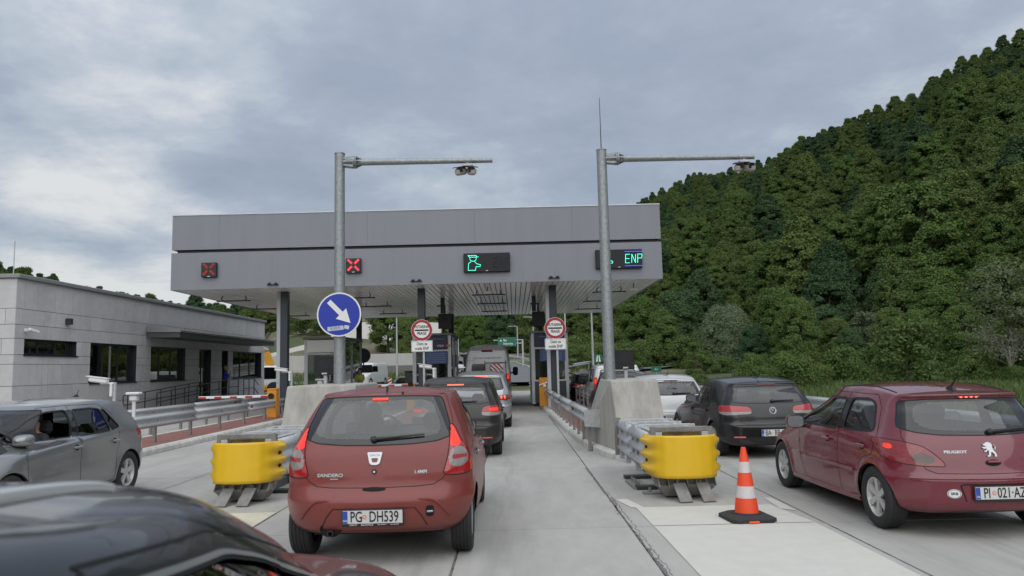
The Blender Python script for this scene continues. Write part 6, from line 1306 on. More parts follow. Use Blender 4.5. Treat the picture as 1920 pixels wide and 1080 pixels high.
def small_van(name, label, x, y, rz, L, W_, H, m, kind='van', cat='van'):
    rows = [(.30, .30, .30, .03, L, W_*.96, W_, W_*.95, .12, .2, .02, .1), (.75, .75, .75, 0, L, W_*.98, W_, W_*.96, .12, .25, .02, .12), (1.05, 1.05, .95, .02, L-.12, W_*.98, W_, W_*.93, .12, .25, .02, .15), (1.15, 1.15, 1.12, .03, L-.75, W_*.97, W_*.99, W_*.9, .12, .2, .02, .15),
            (H-.25, H-.25, H-.25, .10, L-1.35, W_*.92, W_*.93, W_*.84, .12, .15, .02, .1), (H-.06, H-.06, H-.06, .13, L-1.6, W_*.84, W_*.86, W_*.78, .12, .15, .02, .08)]
    t = thing(name, label, cat, (x, y, gz(x, y)), rz); c = Car(rows, .06, .06, t, [(.8, .32, .35), (L-.85, .32, .35)], .01)
    c.cut('rear_frit', 'R', rnd([(-.2, 1.2), (W_*.82, 1.2), (W_*.74, H-.3), (-.2, H-.3)], .06)); c.cut('win_front', 'S', rnd([(L*.5, 1.18), (L-1.0, 1.16), (L-1.5, H-.35), (L*.5, H-.33)], .05)); c.cut('wind_frit', 'F', rnd([(-.2, 1.15), (W_*.8, 1.15), (W_*.68, H-.25), (-.2, H-.22)], .05))
    arch(c, .8, .32, .36); arch(c, L-.85, .32, .36); finish(c, m, GLASS_DD, GLASS_DD, axles=(.8, L-.85), R=.32, style='cap', hw=W_, liner_r=.36, lined=False)
    c.cut('lamp', 'R', [(9, 9), (9, 9.1), (9.1, 9)]); return c
# ================================================================== cars in the queues
car_tall_hatch((-1.26, 6.68, 0), 'faded red hatchback with lit corner lamps waiting in the middle queue')
car_round_hatch((4.50, 7.15, 0), 'dark cherry red hatchback with a lion badge at the right edge')
BLK = paint('black_paint', (.005, .0055, .006), .04, .25, .45); GRY = paint('grey_metallic_paint', (.25, .255, .26), .08, .28, .9, metal=.55); WHT = paint('white_car_paint', (.62, .63, .63), .12, .3, .8); DGR = paint('dark_grey_paint', (.045, .048, .052), .2, .28, .9, metal=.4); SLV = paint('silver_paint', (.40, .41, .42), .15, .3, .9, metal=.55); BRN = paint('dark_brown_black_paint', (.014, .013, .013), .12, .3, .35)
car_compact((4.58, 13.35, 0), 'black hatchback with wide red lamps waiting behind the traffic cone', BLK, rz=R_(2.5), plate_=((0, .46, [('BA', -.142), ('BB 164', .098)]), dict(sym=-.072)), open_front='clear')
car_compact((-6.58, 11.95, 0), 'grey metallic hatchback facing the camera with its driver window down', GRY, rz=pi, open_front=True, lamp5=True, style=(5, .15, .17, .18), glass_s=GLASS_DD)
car_compact((-1.15, 14.4, 0), 'black tall hatchback with lit lamps directly ahead of the faded red hatchback', BRN, zk=1.13, lamp5=True, lit=True, glass_r=GLASS, plate_=((0, .5, [('PG', -.142), ('AK 207', .098)]), dict(sym=-.072)))
car_compact((3.68, 17.4, 0), 'white hatchback ahead of the black hatchback in the right queue', WHT, zk=1.03, step=.035, lamps=True, plate_=((0, .46, [('PG', -.142), ('CM 318', .098)]), dict(sym=-.072)), glass_r=GLASS, sx=.97, logo=False)
car_compact((3.45, 22.6, 0), 'dark grey estate car half hidden behind the white hatchback', DGR, zk=1.12, step=.05, details=False, lamps=True, aerial=False)
car_compact((3.45, 33.5, 0), 'dark hatchback at the right booth ahead of the white van', BLK, zk=1.02, step=.05, details=False)
# silver crossover
def crossover(loc, label):
    c = car_compact(loc, label, SLV, zk=1.23, step=.032, lit=False, lamps=False, glass_r=GLASS_D, sx=1.01, logo=True, third=False, plate_=((0, .62, [('PG', -.142), ('TT 550', .098)]), dict(sym=-.072)))
    zz = lambda z: z if z < .5 else .5+(z-.5)*1.23; r = c.root
    for sg in (-1, 1):
        b = MB(); pts = [c.rear(sg*x, zz(.80), .012)[0] for x in np.linspace(.42, .86, 9)]; b.tube(pts, [.03, .055, .065, .07, .075, .078, .08, .08, .06], 8); lp_ = obj('tail_lamp', b, DRED, r, smooth=True)
        for k in (0, 1): b = MB(); p, n = c.rear(sg*(.60+.08*k), zz(.80), .065); b.box(p, (.045, .04, .085), ch=.012); obj('lit_segment', b, LITW, lp_)
        b = MB(); pts = [(sg*.60, y, zz(1.385)+.05+(.05 if .9 < y < 2.2 else .01)) for y in (.62, .75, .95, 1.4, 1.9, 2.15, 2.35)]; b.tube(pts, .022, 6); obj('roof_rail', b, mat('silver_rail', (.5, .51, .52), .3, .6), r, smooth=True)
    b = MB(); pts = [c.rear(x, zz(1.288), .012)[0] for x in np.linspace(-.22, .22, 7)]; b.tube(pts, .016, 6); obj('brake_light', b, LITW, r, smooth=True)
    b = MB(); b.box((0, .06, .36), (1.5, .16, .20), ch=.05); obj('bumper_cladding', b, BLACK, r)
crossover((-.99, 21.4, 0), 'silver crossover with roof rails behind the grey camper van')
# tall grey camper van
def camper(loc, label):
    t = thing('camper_van', label, 'van', loc); H = 2.78; L = 5.9; w = 1.03; m = paint('campervan_grey', (.40, .405, .42), .12, .35, .7, metal=.2)
    rows = [(.38, .36, .36, .06, L, w*.96, w, w*.95, .12, .2, .015, .1), (.9, .9, .9, 0.02, L, w*.985, w, w*.96, .12, .25, .015, .12), (1.25, 1.25, 1.1, .02, L-.1, w*.985, w, w*.93, .12, .25, .015, .15), (1.4, 1.4, 1.35, .03, L-.9, w*.98, w, w*.9, .12, .2, .015, .15), (2.2, 2.2, 2.15, .07, L-1.4, w*.90, w*.93, w*.82, .14, .15, .015, .1),
            (2.5, 2.5, 2.45, .10, L-1.75, w*.84, w*.87, w*.78, .14, .15, .015, .08), (2.56, 2.56, 2.5, .14, L-1.85, w*.80, w*.83, w*.75, .14, .15, .015, .08), (2.70, 2.70, 2.6, .22, L-2.0, w*.74, w*.77, w*.7, .14, .15, .015, .08)]
    c = Car(rows, .07, .04, t, [(1.0, .34, .38), (4.95, .34, .38)], .01)
    c.cut('hatch', 'R', [(-.2, .62), (.80, .62), (.84, 1.3), (.76, 2.22), (.70, 2.42), (-.2, 2.44)]); c.cut('win_front', 'S', rnd([(4.0, 1.42), (4.75, 1.40), (4.4, 2.0), (4.0, 2.05)], .05)); c.cut('wind_frit', 'F', rnd([(-.2, 1.42), (.85, 1.42), (.72, 2.15), (-.2, 2.2)], .05))
    arch(c, 1.0, .34, .38); arch(c, 4.95, .34, .38); finish(c, m, GLASS_DD, GLASS_DD, axles=(1.0, 4.95), R=.34, style='cap', hw=w, liner_r=.38, lined=False)
    for sg in (-1, 1):
        b = MB(); p, n = c.rear(sg*.40, 1.68, .012); b.M = facing(p, n); b.prism(rnd([(-.30, -.27), (.30, -.27), (.28, .24), (-.28, .24)], .09), -.004, .008); obj('rear_window', b, FRIT, t)
        b = MB(); p, n = c.rear(sg*.90, 1.15, .01); b.box(p, (.15, .08, .62), ch=.03); o = obj('tail_lamp', b, RED, t); b = MB(); b.box(p+Vector((0, -.035, .18)), (.11, .02, .20), ch=.008); obj('lit_segment', b, LIT, o)
        b = MB(); b.box((sg*1.24, 4.5, 1.55), (.26, .22, .42), ch=.06); b.bar((sg*.98, 4.55, 1.45), (sg*1.15, 4.52, 1.5), .06); obj('door_mirror', b, BLACK, t)
    b = MB(); b.bar((0, .055, .7), (0, .115, 2.4), .012, .012); obj('door_gap', b, GAP, t)
    b = MB(); p, n = c.rear(0, 2.47, .02); b.box(p, (.48, .05, .09), ch=.03); obj('brake_light', b, DRED, t)
    p, n = c.rear(0, 2.17, .006); text_on('van_letters', 'rent mer roadsurfer.com', .125, facing(p, n), LETTER, t, .001, 1.0); p, n = c.rear(-.74, 2.06, .006); text_on('van_letters', 'DUCATO', .06, facing(p, n), LETTER, t, .001, 1.2)
    BR = mat('bike_rack_black', (.02, .02, .022), .5); b = MB()
    for x in (-.10, .82): b.tube([(x, -.06, .9), (x, -.12, 1.5), (x, -.05, 2.05)], .018, 6)
    for z in (1.2, 1.95): b.tube([(-.12, -.12, z), (.88, -.12, z)], .016, 6)
    rk = obj('bike_rack', b, BR, t); b = MB(); b.box((0.42, -.42, .98), (1.7, .55, .05)); obj('rack_shelf', b, BR, rk)
    bd = MB(); M0 = Vector((.43, -.20, 1.62)); bd.box(M0, (.54, .02, .54)); bo = obj('warning_board', bd, SWH, t)
    for k in range(-3, 4):
        x0 = k*.18; poly = []
        for q in [(x0-.27-.27, .27), (x0-.27-.18, .27), (x0+.27-.18, -.27), (x0+.27-.27, -.27)]: poly.append(q)
        cl = [(max(-.268, min(.268, a)), c_) for a, c_ in poly]
        def clip(P_, sgn):
            out_ = []
            for i in range(len(P_)):
                a, c_ = P_[i], P_[(i+1) % len(P_)]; ia, ic = sgn*a[0] <= .268, sgn*c_[0] <= .268
                if ia: out_.append(a)
                if ia != ic: tt_ = (sgn*.268-a[0])/(c_[0]-a[0]); out_.append((sgn*.268, a[1]+(c_[1]-a[1])*tt_))
            return out_
        P_ = clip(clip(poly, 1), -1) if poly else []
        if len(P_) >= 3: b = MB(); b.prism([(a+M0.x, c_+M0.z) for a, c_ in P_], M0.y-.0135, M0.y-.0105, 'Y'); obj('red_stripe', b, REDS, bo)
camper((-1.17, 33, 0), 'tall grey camper van with a striped warning board at the middle booth')
# white delivery van with a patterned rear window
def delivery(loc, label):
    t = thing('delivery_van', label, 'van', loc); w = .90; H = 1.80; L = 4.4
    rows = [(.28, .28, .28, .03, L, w*.96, w, w*.95, .14, .25, .03, .1), (.75, .75, .75, 0, L, w*.98, w, w*.96, .14, .3, .03, .15), (1.0, 1.0, .92, .02, L-.12, w*.98, w, w*.93, .14, .3, .03, .2), (1.12, 1.1, 1.08, .03, L-.85, w*.97, w*.99, w*.9, .14, .2, .03, .2), (1.5, 1.55, 1.5, .09, L-1.5, w*.90, w*.92, w*.8, .14, .15, .03, .1), (1.70, 1.73, 1.7, .14, L-1.9, w*.82, w*.84, w*.74, .14, .15, .03, .08)]
    c = Car(rows, .06, .035, t, [(.85, .31, .34), (3.55, .31, .34)], .012)
    c.cut('hatch', 'R', [(-.2, .55), (.72, .55), (.78, 1.1), (.72, 1.6), (-.2, 1.66)]); c.cut('rear_frit', 'R', rnd([(-.2, 1.05), (.70, 1.05), (.64, 1.56), (-.2, 1.58)], .1))
    c.cut('win_rear', 'S', rnd([(.55, 1.12), (1.65, 1.12), (1.6, 1.58), (.62, 1.58)], .05)); c.cut('win_front', 'S', rnd([(2.1, 1.12), (3.2, 1.1), (2.75, 1.52), (2.1, 1.56)], .05)); c.cut('wind_frit', 'F', rnd([(-.2, 1.1), (.74, 1.1), (.62, 1.6), (-.2, 1.65)], .05))
    arch(c, .85, .31, .34); arch(c, 3.55, .31, .34); finish(c, WHT, GLASS_DD, GLASS_DD, axles=(.85, 3.55), R=.31, style='cap', hw=w, liner_r=.34, lined=False)
    for sg in (-1, 1):
        b = MB(); p, n = c.rear(sg*.82, 1.05, .01); b.box(p, (.13, .09, .50), ch=.03); o = obj('tail_lamp', b, RED, t); b = MB(); b.box(p+Vector((0, -.04, .10)), (.09, .02, .18), ch=.008); obj('lit_segment', b, LIT, o)
        b = MB(); b.box((sg*1.06, 2.95, 1.12), (.22, .16, .24), ch=.05); b.bar((sg*.86, 3.0, 1.05), (sg*1.0, 2.97, 1.1), .05); obj('door_mirror', b, BLACK, t)
    b = MB(); p, n = c.rear(0, 1.30, .012); b.M = facing(p, n); b.prism(rnd([(-.66, -.22), (.66, -.22), (.60, .24), (-.60, .24)], .08), 0, .006); o = obj('window_film', b, mat('pale_window_film', (.42, .43, .44), .4), t)
    r5 = random.Random(4)
    for k in range(11):
        b = MB(); b.M = facing(p, n); rr_ = r5.choice([.05, .06, .075]); b.lathe([(rr_, .0065), (rr_*.55 if k % 2 else .001, .008)], 16, c=(-.55+k*.11, r5.uniform(-.12, .14), .001)); obj('film_dot', b, mat('film_dot_dark', (.05, .055, .06), .5), o)
delivery((3.78, 27.3, 0), 'white delivery van with round dots on its rear window film')
# the black car close by
def near_car(loc, label):
    t = thing('parked_car', label, 'car', loc)
    rows = [(.3, .25, .3, .15, 4.1, .75, .8, .7, .2, .3, .03, .1), (.6, .6, .6, 0, 4.25, .84, .86, .8, .25, .35, .05, .15), (.86, .86, .80, .05, 4.18, .84, .86, .79, .2, .32, .05, .2), (1.0, 1.0, .91, .1, 4.02, .82, .85, .76, .2, .3, .05, .22),
            (1.09, 1.08, 1.07, .13, 3.40, .78, .83, .71, .2, .25, .05, .22), (1.315, 1.315, 1.30, .22, 2.86, .70, .74, .64, .18, .2, .05, .16), (1.475, 1.495, 1.462, .33, 2.40, .635, .665, .59, .16, .2, .05, .12), (1.52, 1.548, 1.502, .38, 2.11, .585, .615, .545, .15, .18, .05, .10)]
    c = Car(rows, .05, .018, t, [(.8, .33, .36), (3.35, .33, .36)])
    c.cut('door_f', 'S', [(1.62, .3), (2.92, .28), (3.05, .6), (3.06, 1.05), (2.78, 1.18), (2.56, 1.255), (2.26, 1.36), (2.04, 1.415), (1.54, 1.475), (1.62, 1.0)])
    c.cut('win_rear', 'S', rnd([(.7, 1.10), (1.52, 1.09), (1.48, 1.44), (.9, 1.42)], .06)); c.cut('win_front', 'S', rnd([(1.60, 1.09), (2.98, 1.08), (2.72, 1.15), (2.5, 1.22), (2.25, 1.315), (2.04, 1.375), (1.58, 1.435)], .05))
    c.cut('wind_frit', 'F', rnd([(-.3, 1.06), (.66, 1.08), (.60, 1.28), (.53, 1.47), (-.3, 1.50)], .03)); c.cut('wind_glass', 'F', rnd([(-.3, 1.10), (.60, 1.12), (.50, 1.43), (-.3, 1.465)], .04))
    c.cut('rear_frit', 'R', rnd([(-.2, 1.1), (.62, 1.12), (.54, 1.44), (-.2, 1.46)], .05)); arch(c, .8, .33, .36); arch(c, 3.35, .33, .36)
    P_ = paint('near_black_paint', (.006, .007, .010), .03, .25, .55); finish(c, P_, GLASS_DD, GLASS_DD, ('door_f',), axles=(.8, 3.35), R=.33, hw=.86, liner_r=.36, gasket=.03, glass_front=GLASS_DD, lines=False)
    c.seam('window_trim', mat('satin_trim', (.45, .46, .46), .3, .7), .012, .006, pick={'win_front', 'win_rear'}, inner=.0)
    for sg in (-1, 1):
        b = MB(); xx = lambda y: sg*(.572-.006*y); pts = [(xx(y), y, 1.515+.055*math.sqrt(max(0, 1-((y-.98)/.86)**2))) for y in np.linspace(.16, 1.82, 40)]; b.tube(pts, [.017-.009*max(0, (y-1.2)/.62) for y in np.linspace(.16, 1.82, 40)], 10); obj('roof_rail', b, mat('bright_rail', (.62, .63, .63), .35, .5), t, smooth=True)
    for sg in (-1, 1): handles(c, (1.75,), .93, P_, (sg,))
near_car((-1.20, -.62, 0), 'glossy black car with a bright roof rail close in the lower left corner')
# cars beyond the booths
small_van('minibus', 'small white van parked far beyond the left booth', -11.9, 66, R_(168), 4.8, .95, 1.98, WHT)
car_compact((-5.6, 41.5, 0), 'dark car under the canopy left of the first round sign', BLK, rz=pi, step=.05, details=False, lamps=False)
small_van('delivery_van', 'white van nose peeking from behind the middle dark column', -7.0, 56, R_(-60), 5.0, 1.0, 2.1, WHT)
# striped road posts beside the far van
for x, y, l in ((-12.3, 60, 'striped red and white road post left of the far white van'), (-10.0, 60.5, 'striped red and white road post right of the far white van')):
    t = thing('road_post', l, 'road post', (x, y, 0)); b = MB(); b.box((0, 0, .62), (.28, .06, 1.1), ch=.02); bo = obj('board', b, SWH, t)
    for k in range(4): b = MB(); z = .2+k*.26; b.hull([(-.135, -.034, z), (.135, -.034, z+.14), (.135, -.031, z+.14), (-.135, -.031, z)], [(-.135, -.034, z+.13), (.135, -.034, z+.27), (.135, -.031, z+.27), (-.135, -.031, z+.13)]); obj('red_stripe', b, REDS, bo)
    b = MB(); b.box((0, 0, .035), (.5, .4, .07), ch=.02); obj('foot', b, RUBBER, t)
t = thing('grey_cabinet', 'grey equipment cabinet left of the middle dark column', 'cabinet', (-4.9, 37.5, .125)); b = MB(); b.box((0, 0, .75), (1.0, .6, 1.5), ch=.02); obj('body', b, mat('cabinet_grey', (.14, .145, .15), .5), t); b = MB(); b.box((0, 0, 1.53), (1.06, .66, .06)); obj('lid', b, ANTH, t)
# street lamps
def lamp_post(px_, ptop, y, label, r=.07):
    x = (px_-960)/1400*y; zb = gz(x, y); zt = 1.7+(690-.024*(px_-960)-ptop)/1400*y*1.011; t = thing('street_lamp', label, 'street lamp', (x, y, zb-.1), 0, 'grey street lamps beyond the toll plaza'); h = zt-zb+.1
    b = MB(); b.tube([(0, 0, 0), (0, 0, h)], r*1.25, 8, r2=r*.7); obj('pole', b, GALV, t, smooth=True); b = MB(); b.tube([(0, 0, h-.05), (-.35*r/.07, 0, h+.02)], r*.5, 6); b.box((-.65*r/.07, 0, h+.02), (.6*r/.07, .22, .08), ch=.02); obj('lamp_head', b, GALV, t); return t
for a in ((742, 578, 74, 'grey street lamp in front of the two left trees'), (773, 620, 100, 'thin street lamp on the pale sprayed slope'), (857, 632, 120, 'street lamp just left of the camper van roof'), (880, 626, 135, 'thin street lamp above the left edge of the camper van'), (906, 632, 140, 'thin street lamp above the camper van'),
          (940, 612, 165, 'thin street lamp behind the left part of the green direction sign'), (968, 613, 120, 'bright street lamp behind the right part of the green direction sign'), (981, 616, 150, 'thin street lamp right of the green direction sign'), (998, 596, 105, 'tall street lamp close left of the right booth'), (1058, 540, 70, 'street lamp right behind the second round sign'), (1108, 566, 52, 'thick grey street lamp left of the right gantry pole')):
    lamp_post(a[0], a[1], a[2], a[3], .05+.0005*a[2])
# green signs
GRN = mat('sign_green', (.005, .13, .075), .4)
t = thing('direction_sign', 'green direction sign to Bar and Podgorica above the camper van', 'road sign', (-.75, 88, gz(0, 88))); zg = 4.75-gz(0, 88); b = MB(); b.box((0, 0, zg), (2.15, .06, 1.05), ch=.02); f = obj('sign_face', b, GRN, t); b = MB()
for a, c in (((-1.02, .47), (1.02, .47)), ((1.02, .47), (1.02, -.47)), ((1.02, -.47), (-1.02, -.47)), ((-1.02, -.47), (-1.02, .47))): b.bar((a[0], -.034, zg+a[1]), (c[0], -.034, zg+c[1]), .03, .006)
obj('sign_border', b, SWH, f); text_on('sign_letters', 'Bar', .34, facing((-.42, -.036, zg+.2), (0, -1, 0)), SWH, f, .001, .9, align='LEFT', bold=.006); text_on('sign_letters', 'Podgorica', .34, facing((-.42, -.036, zg-.2), (0, -1, 0)), SWH, f, .001, .82, align='LEFT', bold=.006)
b = MB(); b.bar((-.72, -.036, zg-.25), (-.72, -.036, zg+.15), .08, .006); b.prism([(-.86, zg+.1), (-.58, zg+.1), (-.72, zg+.32)], -.04, -.034, 'Y'); obj('arrow', b, SWH, f)
b = MB(); b.tube([(1.85, .2, 0), (1.85, .2, zg+.3)], .11, 10); b.bar((-1.6, .12, zg+.25), (1.85, .2, zg+.25), .1); b.bar((-1.0, .1, zg-.15), (1.85, .2, zg-.15), .1); obj('gantry_post', b, GALV, t)
t = thing('motorway_sign', 'small green motorway sign above the white delivery van', 'road sign', (6.2, 55, 0)); z = 1.7+(686-672)/1400*55; b = MB(); b.box((0, 0, z), (.56, .04, .60), ch=.01); f = obj('sign_face', b, GRN, t); b = MB(); 
for s in (-1, 1): b.hull([(s*.05, -.026, z-.24), (s*.17, -.026, z-.24), (s*.17, -.022, z-.24), (s*.05, -.022, z-.24)], [(s*.03, -.026, z+.22), (s*.09, -.026, z+.22), (s*.09, -.022, z+.22), (s*.03, -.022, z+.22)])
b.bar((-.22, -.026, z+.02), (.22, -.026, z+.02), .05, .006); obj('motorway_symbol', b, SWH, f); b = MB(); b.tube([(.0, .06, 0), (0, .06, z)], .04, 8); obj('post', b, GALV, t)
t = thing('small_sign', 'small green sign above the roofs of the right queue', 'road sign', (10.6, 56, 0)); b = MB(); b.box((0, 0, 1.35), (.75, .04, .42), ch=.01); f = obj('sign_face', b, GRN, t); text_on('sign_letters', 'A1', .2, facing((0, -.024, 1.35), (0, -1, 0)), SWH, f); b = MB(); b.tube([(0, .05, 0), (0, .05, 1.3)], .04, 8); obj('post', b, GALV, t)
t = thing('sign_back', 'grey back of a road sign left of the camper van', 'road sign', (-2.35, 40, .0)); b = MB(); b.box((0, 0, 2.15), (.66, .03, .66), ch=.1); obj('plate', b, SGREY, t); b = MB(); b.tube([(0, -.05, 0), (0, -.05, 2.4)], .035, 8); obj('post', b, GALV, t)
# ================================================================== trees
def leafmat(name, c1, c2, tr=.22):
    m = bpy.data.materials.new(name); m.use_nodes = True; t = m.node_tree; t.nodes.clear(); L = t.links.new; o = nn(t, 'ShaderNodeOutputMaterial'); d = nn(t, 'ShaderNodeBsdfDiffuse'); tl = nn(t, 'ShaderNodeBsdfTranslucent'); mx = nn(t, 'ShaderNodeMixShader'); mx.inputs[0].default_value = tr
    at = nn(t, 'ShaderNodeAttribute', attribute_name='tone'); oi = nn(t, 'ShaderNodeObjectInfo'); a = nn(t, 'ShaderNodeMath', operation='MULTIPLY_ADD'); a.inputs[1].default_value = .55; L(oi.outputs['Random'], a.inputs[0]); s = nn(t, 'ShaderNodeMath', operation='MULTIPLY'); s.inputs[1].default_value = .45; L(at.outputs['Fac'], s.inputs[0]); L(s.outputs[0], a.inputs[2])
    c = nn(t, 'ShaderNodeMix', data_type='RGBA'); c.inputs[6].default_value = (*c1, 1); c.inputs[7].default_value = (*c2, 1); L(a.outputs[0], c.inputs[0]); L(c.outputs[2], d.inputs[0]); L(c.outputs[2], tl.inputs[0]); L(d.outputs[0], mx.inputs[1]); L(tl.outputs[0], mx.inputs[2]); L(mx.outputs[0], o.inputs[0]); MATS[name] = m; return m
LEAF = leafmat('beech_leaves', (.090, .135, .050), (.145, .192, .062)); LEAFD = leafmat('dark_leaves', (.056, .104, .054), (.090, .142, .064)); LEAFY = leafmat('light_green_leaves', (.090, .150, .046), (.135, .198, .064)); LEAFS = leafmat('silvery_leaves', (.13, .18, .10), (.19, .24, .14)); LEAFB = leafmat('brownish_twig_leaves', (.11, .14, .08), (.16, .185, .11))
BARK = mat('bark', (.085, .07, .055), .9, var=.3, vscale=3); BARKP = mat('pale_bark', (.22, .20, .17), .9, var=.3, vscale=3)
def crown(seed, h, w, nc, nl, ls, m, base=.25, flat=.55, shape='dome', jit=.55, droop=0., cs=1., core=.0):
    r = np.random.default_rng(seed); P = []; Nn = []; T = []; 
    zz = r.uniform(0, 1, nc)**.85; zz[0] = 1; rad = np.sqrt(np.clip(1-(np.abs(zz-.38)/.66)**2.1, .03, 1)) if shape == 'dome' else np.clip(1.12*(1-zz**2.9), .22, 1)*(.65+.35*np.minimum(1, zz/.22))
    an = r.uniform(0, 2*pi, nc); q = r.uniform(.45, 1, nc)**.5; cx, cy, cz = np.cos(an)*q*rad*w*.5*.82, np.sin(an)*q*rad*w*.5*.82, h*(base+(1-base)*zz*.93)
    cr = w*r.uniform(.13, .24, nc)*cs; tone = r.uniform(0, 1, nc)
    for k in range(nc):
        n = int(nl*(cr[k]/(w*.185*cs))**2); u = r.normal(size=(n, 3)); u /= np.linalg.norm(u, axis=1)[:, None]; u[:, 2] = np.where(u[:, 2] < -.55, -u[:, 2]*.6, u[:, 2]); rr = cr[k]*r.uniform(.55, 1.08, n)
        p = u*rr[:, None]*np.array([1, 1, flat]); p[:, 2] -= droop*(p[:, 0]**2+p[:, 1]**2)/cr[k]; o = np.array([cx[k], cy[k], cz[k]]); out_ = np.array([cx[k], cy[k], (cz[k]-h*.5)*.6]); out_ = out_/max(1e-6, np.linalg.norm(out_))
        nv = u*np.array([.7, .7, 1.1])+out_*.35+np.array([0, 0, .35])+r.normal(size=(n, 3))*jit; nv /= np.linalg.norm(nv, axis=1)[:, None]; P.append(p+o); Nn.append(nv); T.append(np.clip(tone[k]*.6+r.uniform(0, .4, n), 0, 1))
    P, Nn, T = np.concatenate(P), np.concatenate(Nn), np.concatenate(T); n = len(P); a = np.cross(Nn, r.normal(size=(n, 3))); a /= np.linalg.norm(a, axis=1)[:, None]; c = np.cross(Nn, a); s = ls*r.uniform(.6, 1.35, n)[:, None]
    V = np.stack([P-a*s, P-c*s*.55, P+a*s, P+c*s*.55], 1).reshape(-1, 3)
    # leafy heart of every clump: a rough little polyhedron that closes the gaps
    if core:
        la = np.linspace(-pi/2, pi/2, 4); lo = np.arange(6)*pi/3; hv = []
        for k in range(nc):
            kk = r.uniform(.8, 1.12, (4, 7)); kk[:, 6] = kk[:, 0]; kk[0] = kk[0, 0]; kk[3] = kk[3, 0]
            for i in range(3):
                for j in range(6):
                    q4 = []
                    for (ii, jj) in ((i, j), (i, j+1), (i+1, j+1), (i+1, j)):
                        rr = cr[k]*core*kk[ii, jj]; q4.append((cx[k]+rr*cos(la[ii])*cos(lo[jj % 6]), cy[k]+rr*cos(la[ii])*sin(lo[jj % 6]), cz[k]+rr*flat*sin(la[ii])))
                    hv.append(q4)
        hv = np.array(hv).reshape(-1, 3); V = np.concatenate([V, hv]); T = np.concatenate([T, np.repeat(tone*.6, 18)]); n = len(V)//4
    me = bpy.data.meshes.new('crown'); me.vertices.add(4*n); me.vertices.foreach_set('co', V.ravel()); me.loops.add(4*n); me.loops.foreach_set('vertex_index', np.arange(4*n)); me.polygons.add(n); me.polygons.foreach_set('loop_start', np.arange(n)*4)
    at = me.attributes.new('tone', 'FLOAT', 'FACE'); at.data.foreach_set('value', T.astype(np.float32)); me.materials.append(m); me.update(); me.validate(); return me, np.stack([cx, cy, cz], 1)
def trunk(seed, h, tips, r0, m, frac=.8, n=10):
    r = random.Random(seed); b = MB(); top = Vector((r.uniform(-.03, .03)*h, r.uniform(-.03, .03)*h, h*frac)); mid = Vector((r.uniform(-.02, .02)*h, r.uniform(-.02, .02)*h, h*frac*.5)); b.tube([(0, 0, -.8), mid, top], [r0, r0*.65, r0*.2], 7)
    for p in tips[:n]:
        p = Vector(p); f = min(.9, max(.15, p.z/h*.6)); s = mid.lerp(top, (f-.5)*2) if f > .5 else Vector((0, 0, 0)).lerp(mid, f*2); q = s.lerp(p, .55)+Vector((0, 0, -.03*h)); b.tube([s, q, p], [r0*.35, r0*.2, r0*.06], 5)
    me = b.mesh('trunk', True, 60); me.materials.append(m); return me
def twig_tree(seed, h, r0, m, levels=4):
    r = random.Random(seed); b = MB(); tips = []
    def grow(p, d, L, rad, lv):
        q = p; dd = d.copy(); pts = [p]; n = 3
        for k in range(n): dd = (dd+Vector((r.gauss(0, .10), r.gauss(0, .10), r.gauss(.04, .06)))).normalized(); q = q+dd*L/n; pts.append(q)
        b.tube(pts, rad, 5 if lv > 1 else 4, cap=False, r2=rad*.6)
        if lv == 0: tips.append(q); return
        for k in range(r.choice((3, 4, 4))):
            a = r.uniform(0, 6.28); s = r.uniform(.35, .8); e = dd.orthogonal().normalized(); e.rotate(Quaternion(dd, a)); f = r.uniform(.45, 1.0); st = pts[int(f*n+.001)] if f < .99 else q; grow(st, (dd*(1-s*.45)+e*s).normalized(), L*r.uniform(.55, .8), rad*.52, lv-1)
    grow(Vector((0, 0, -.5)), Vector((.05, .03, 1)), h*.36, r0, levels); me = b.mesh('trunk', True, 60); me.materials.append(m); return me, tips
KINDS = {}
def kind(key, n, h, w, nc, nl, ls, m, bark=BARK, r0=.022, frac=.8, nb=9, **k):
    out_ = []
    for i in range(n):
        hh = h*(1+.12*((i*37 % 10)/10-.5)); me, tips = crown(100+i*7+sum(map(ord, key)), hh, w*(1+.2*((i*53 % 10)/10-.5)), nc, nl, ls, m, **k); out_.append((me, trunk(i, hh, tips.tolist(), h*r0, bark, frac, nb), hh))
    KINDS[key] = out_
kind('beech', 6, 15, 11, 210, 125, .19, LEAF, base=.02, flat=.85, jit=.6, cs=.50, core=.66, shape='point'); kind('dark', 3, 15.5, 10, 190, 125, .19, LEAFD, base=.02, flat=.9, jit=.6, cs=.50, core=.66, shape='point'); kind('light', 3, 14, 10, 190, 125, .18, LEAFY, base=.02, flat=.8, jit=.6, cs=.50, core=.66)
def plant(name, key, i, x, y, sc, label, cat='tree', group=None, z=None, rz=0., sq=1.0):
    me, tr, hh = KINDS[key][i % len(KINDS[key])]; t = bpy.data.objects.new(name, None); COL.objects.link(t); t.location = (x, y, (gz(x, y) if z is None else z)-.15); t.rotation_euler.z = rz; t.scale = (sc, sc, sc*sq); tag(t, label, cat, group)
    a = bpy.data.objects.new('crown', me); COL.objects.link(a); a.parent = t
    if tr: c = bpy.data.objects.new('trunk', tr); COL.objects.link(c); c.parent = t
    return t
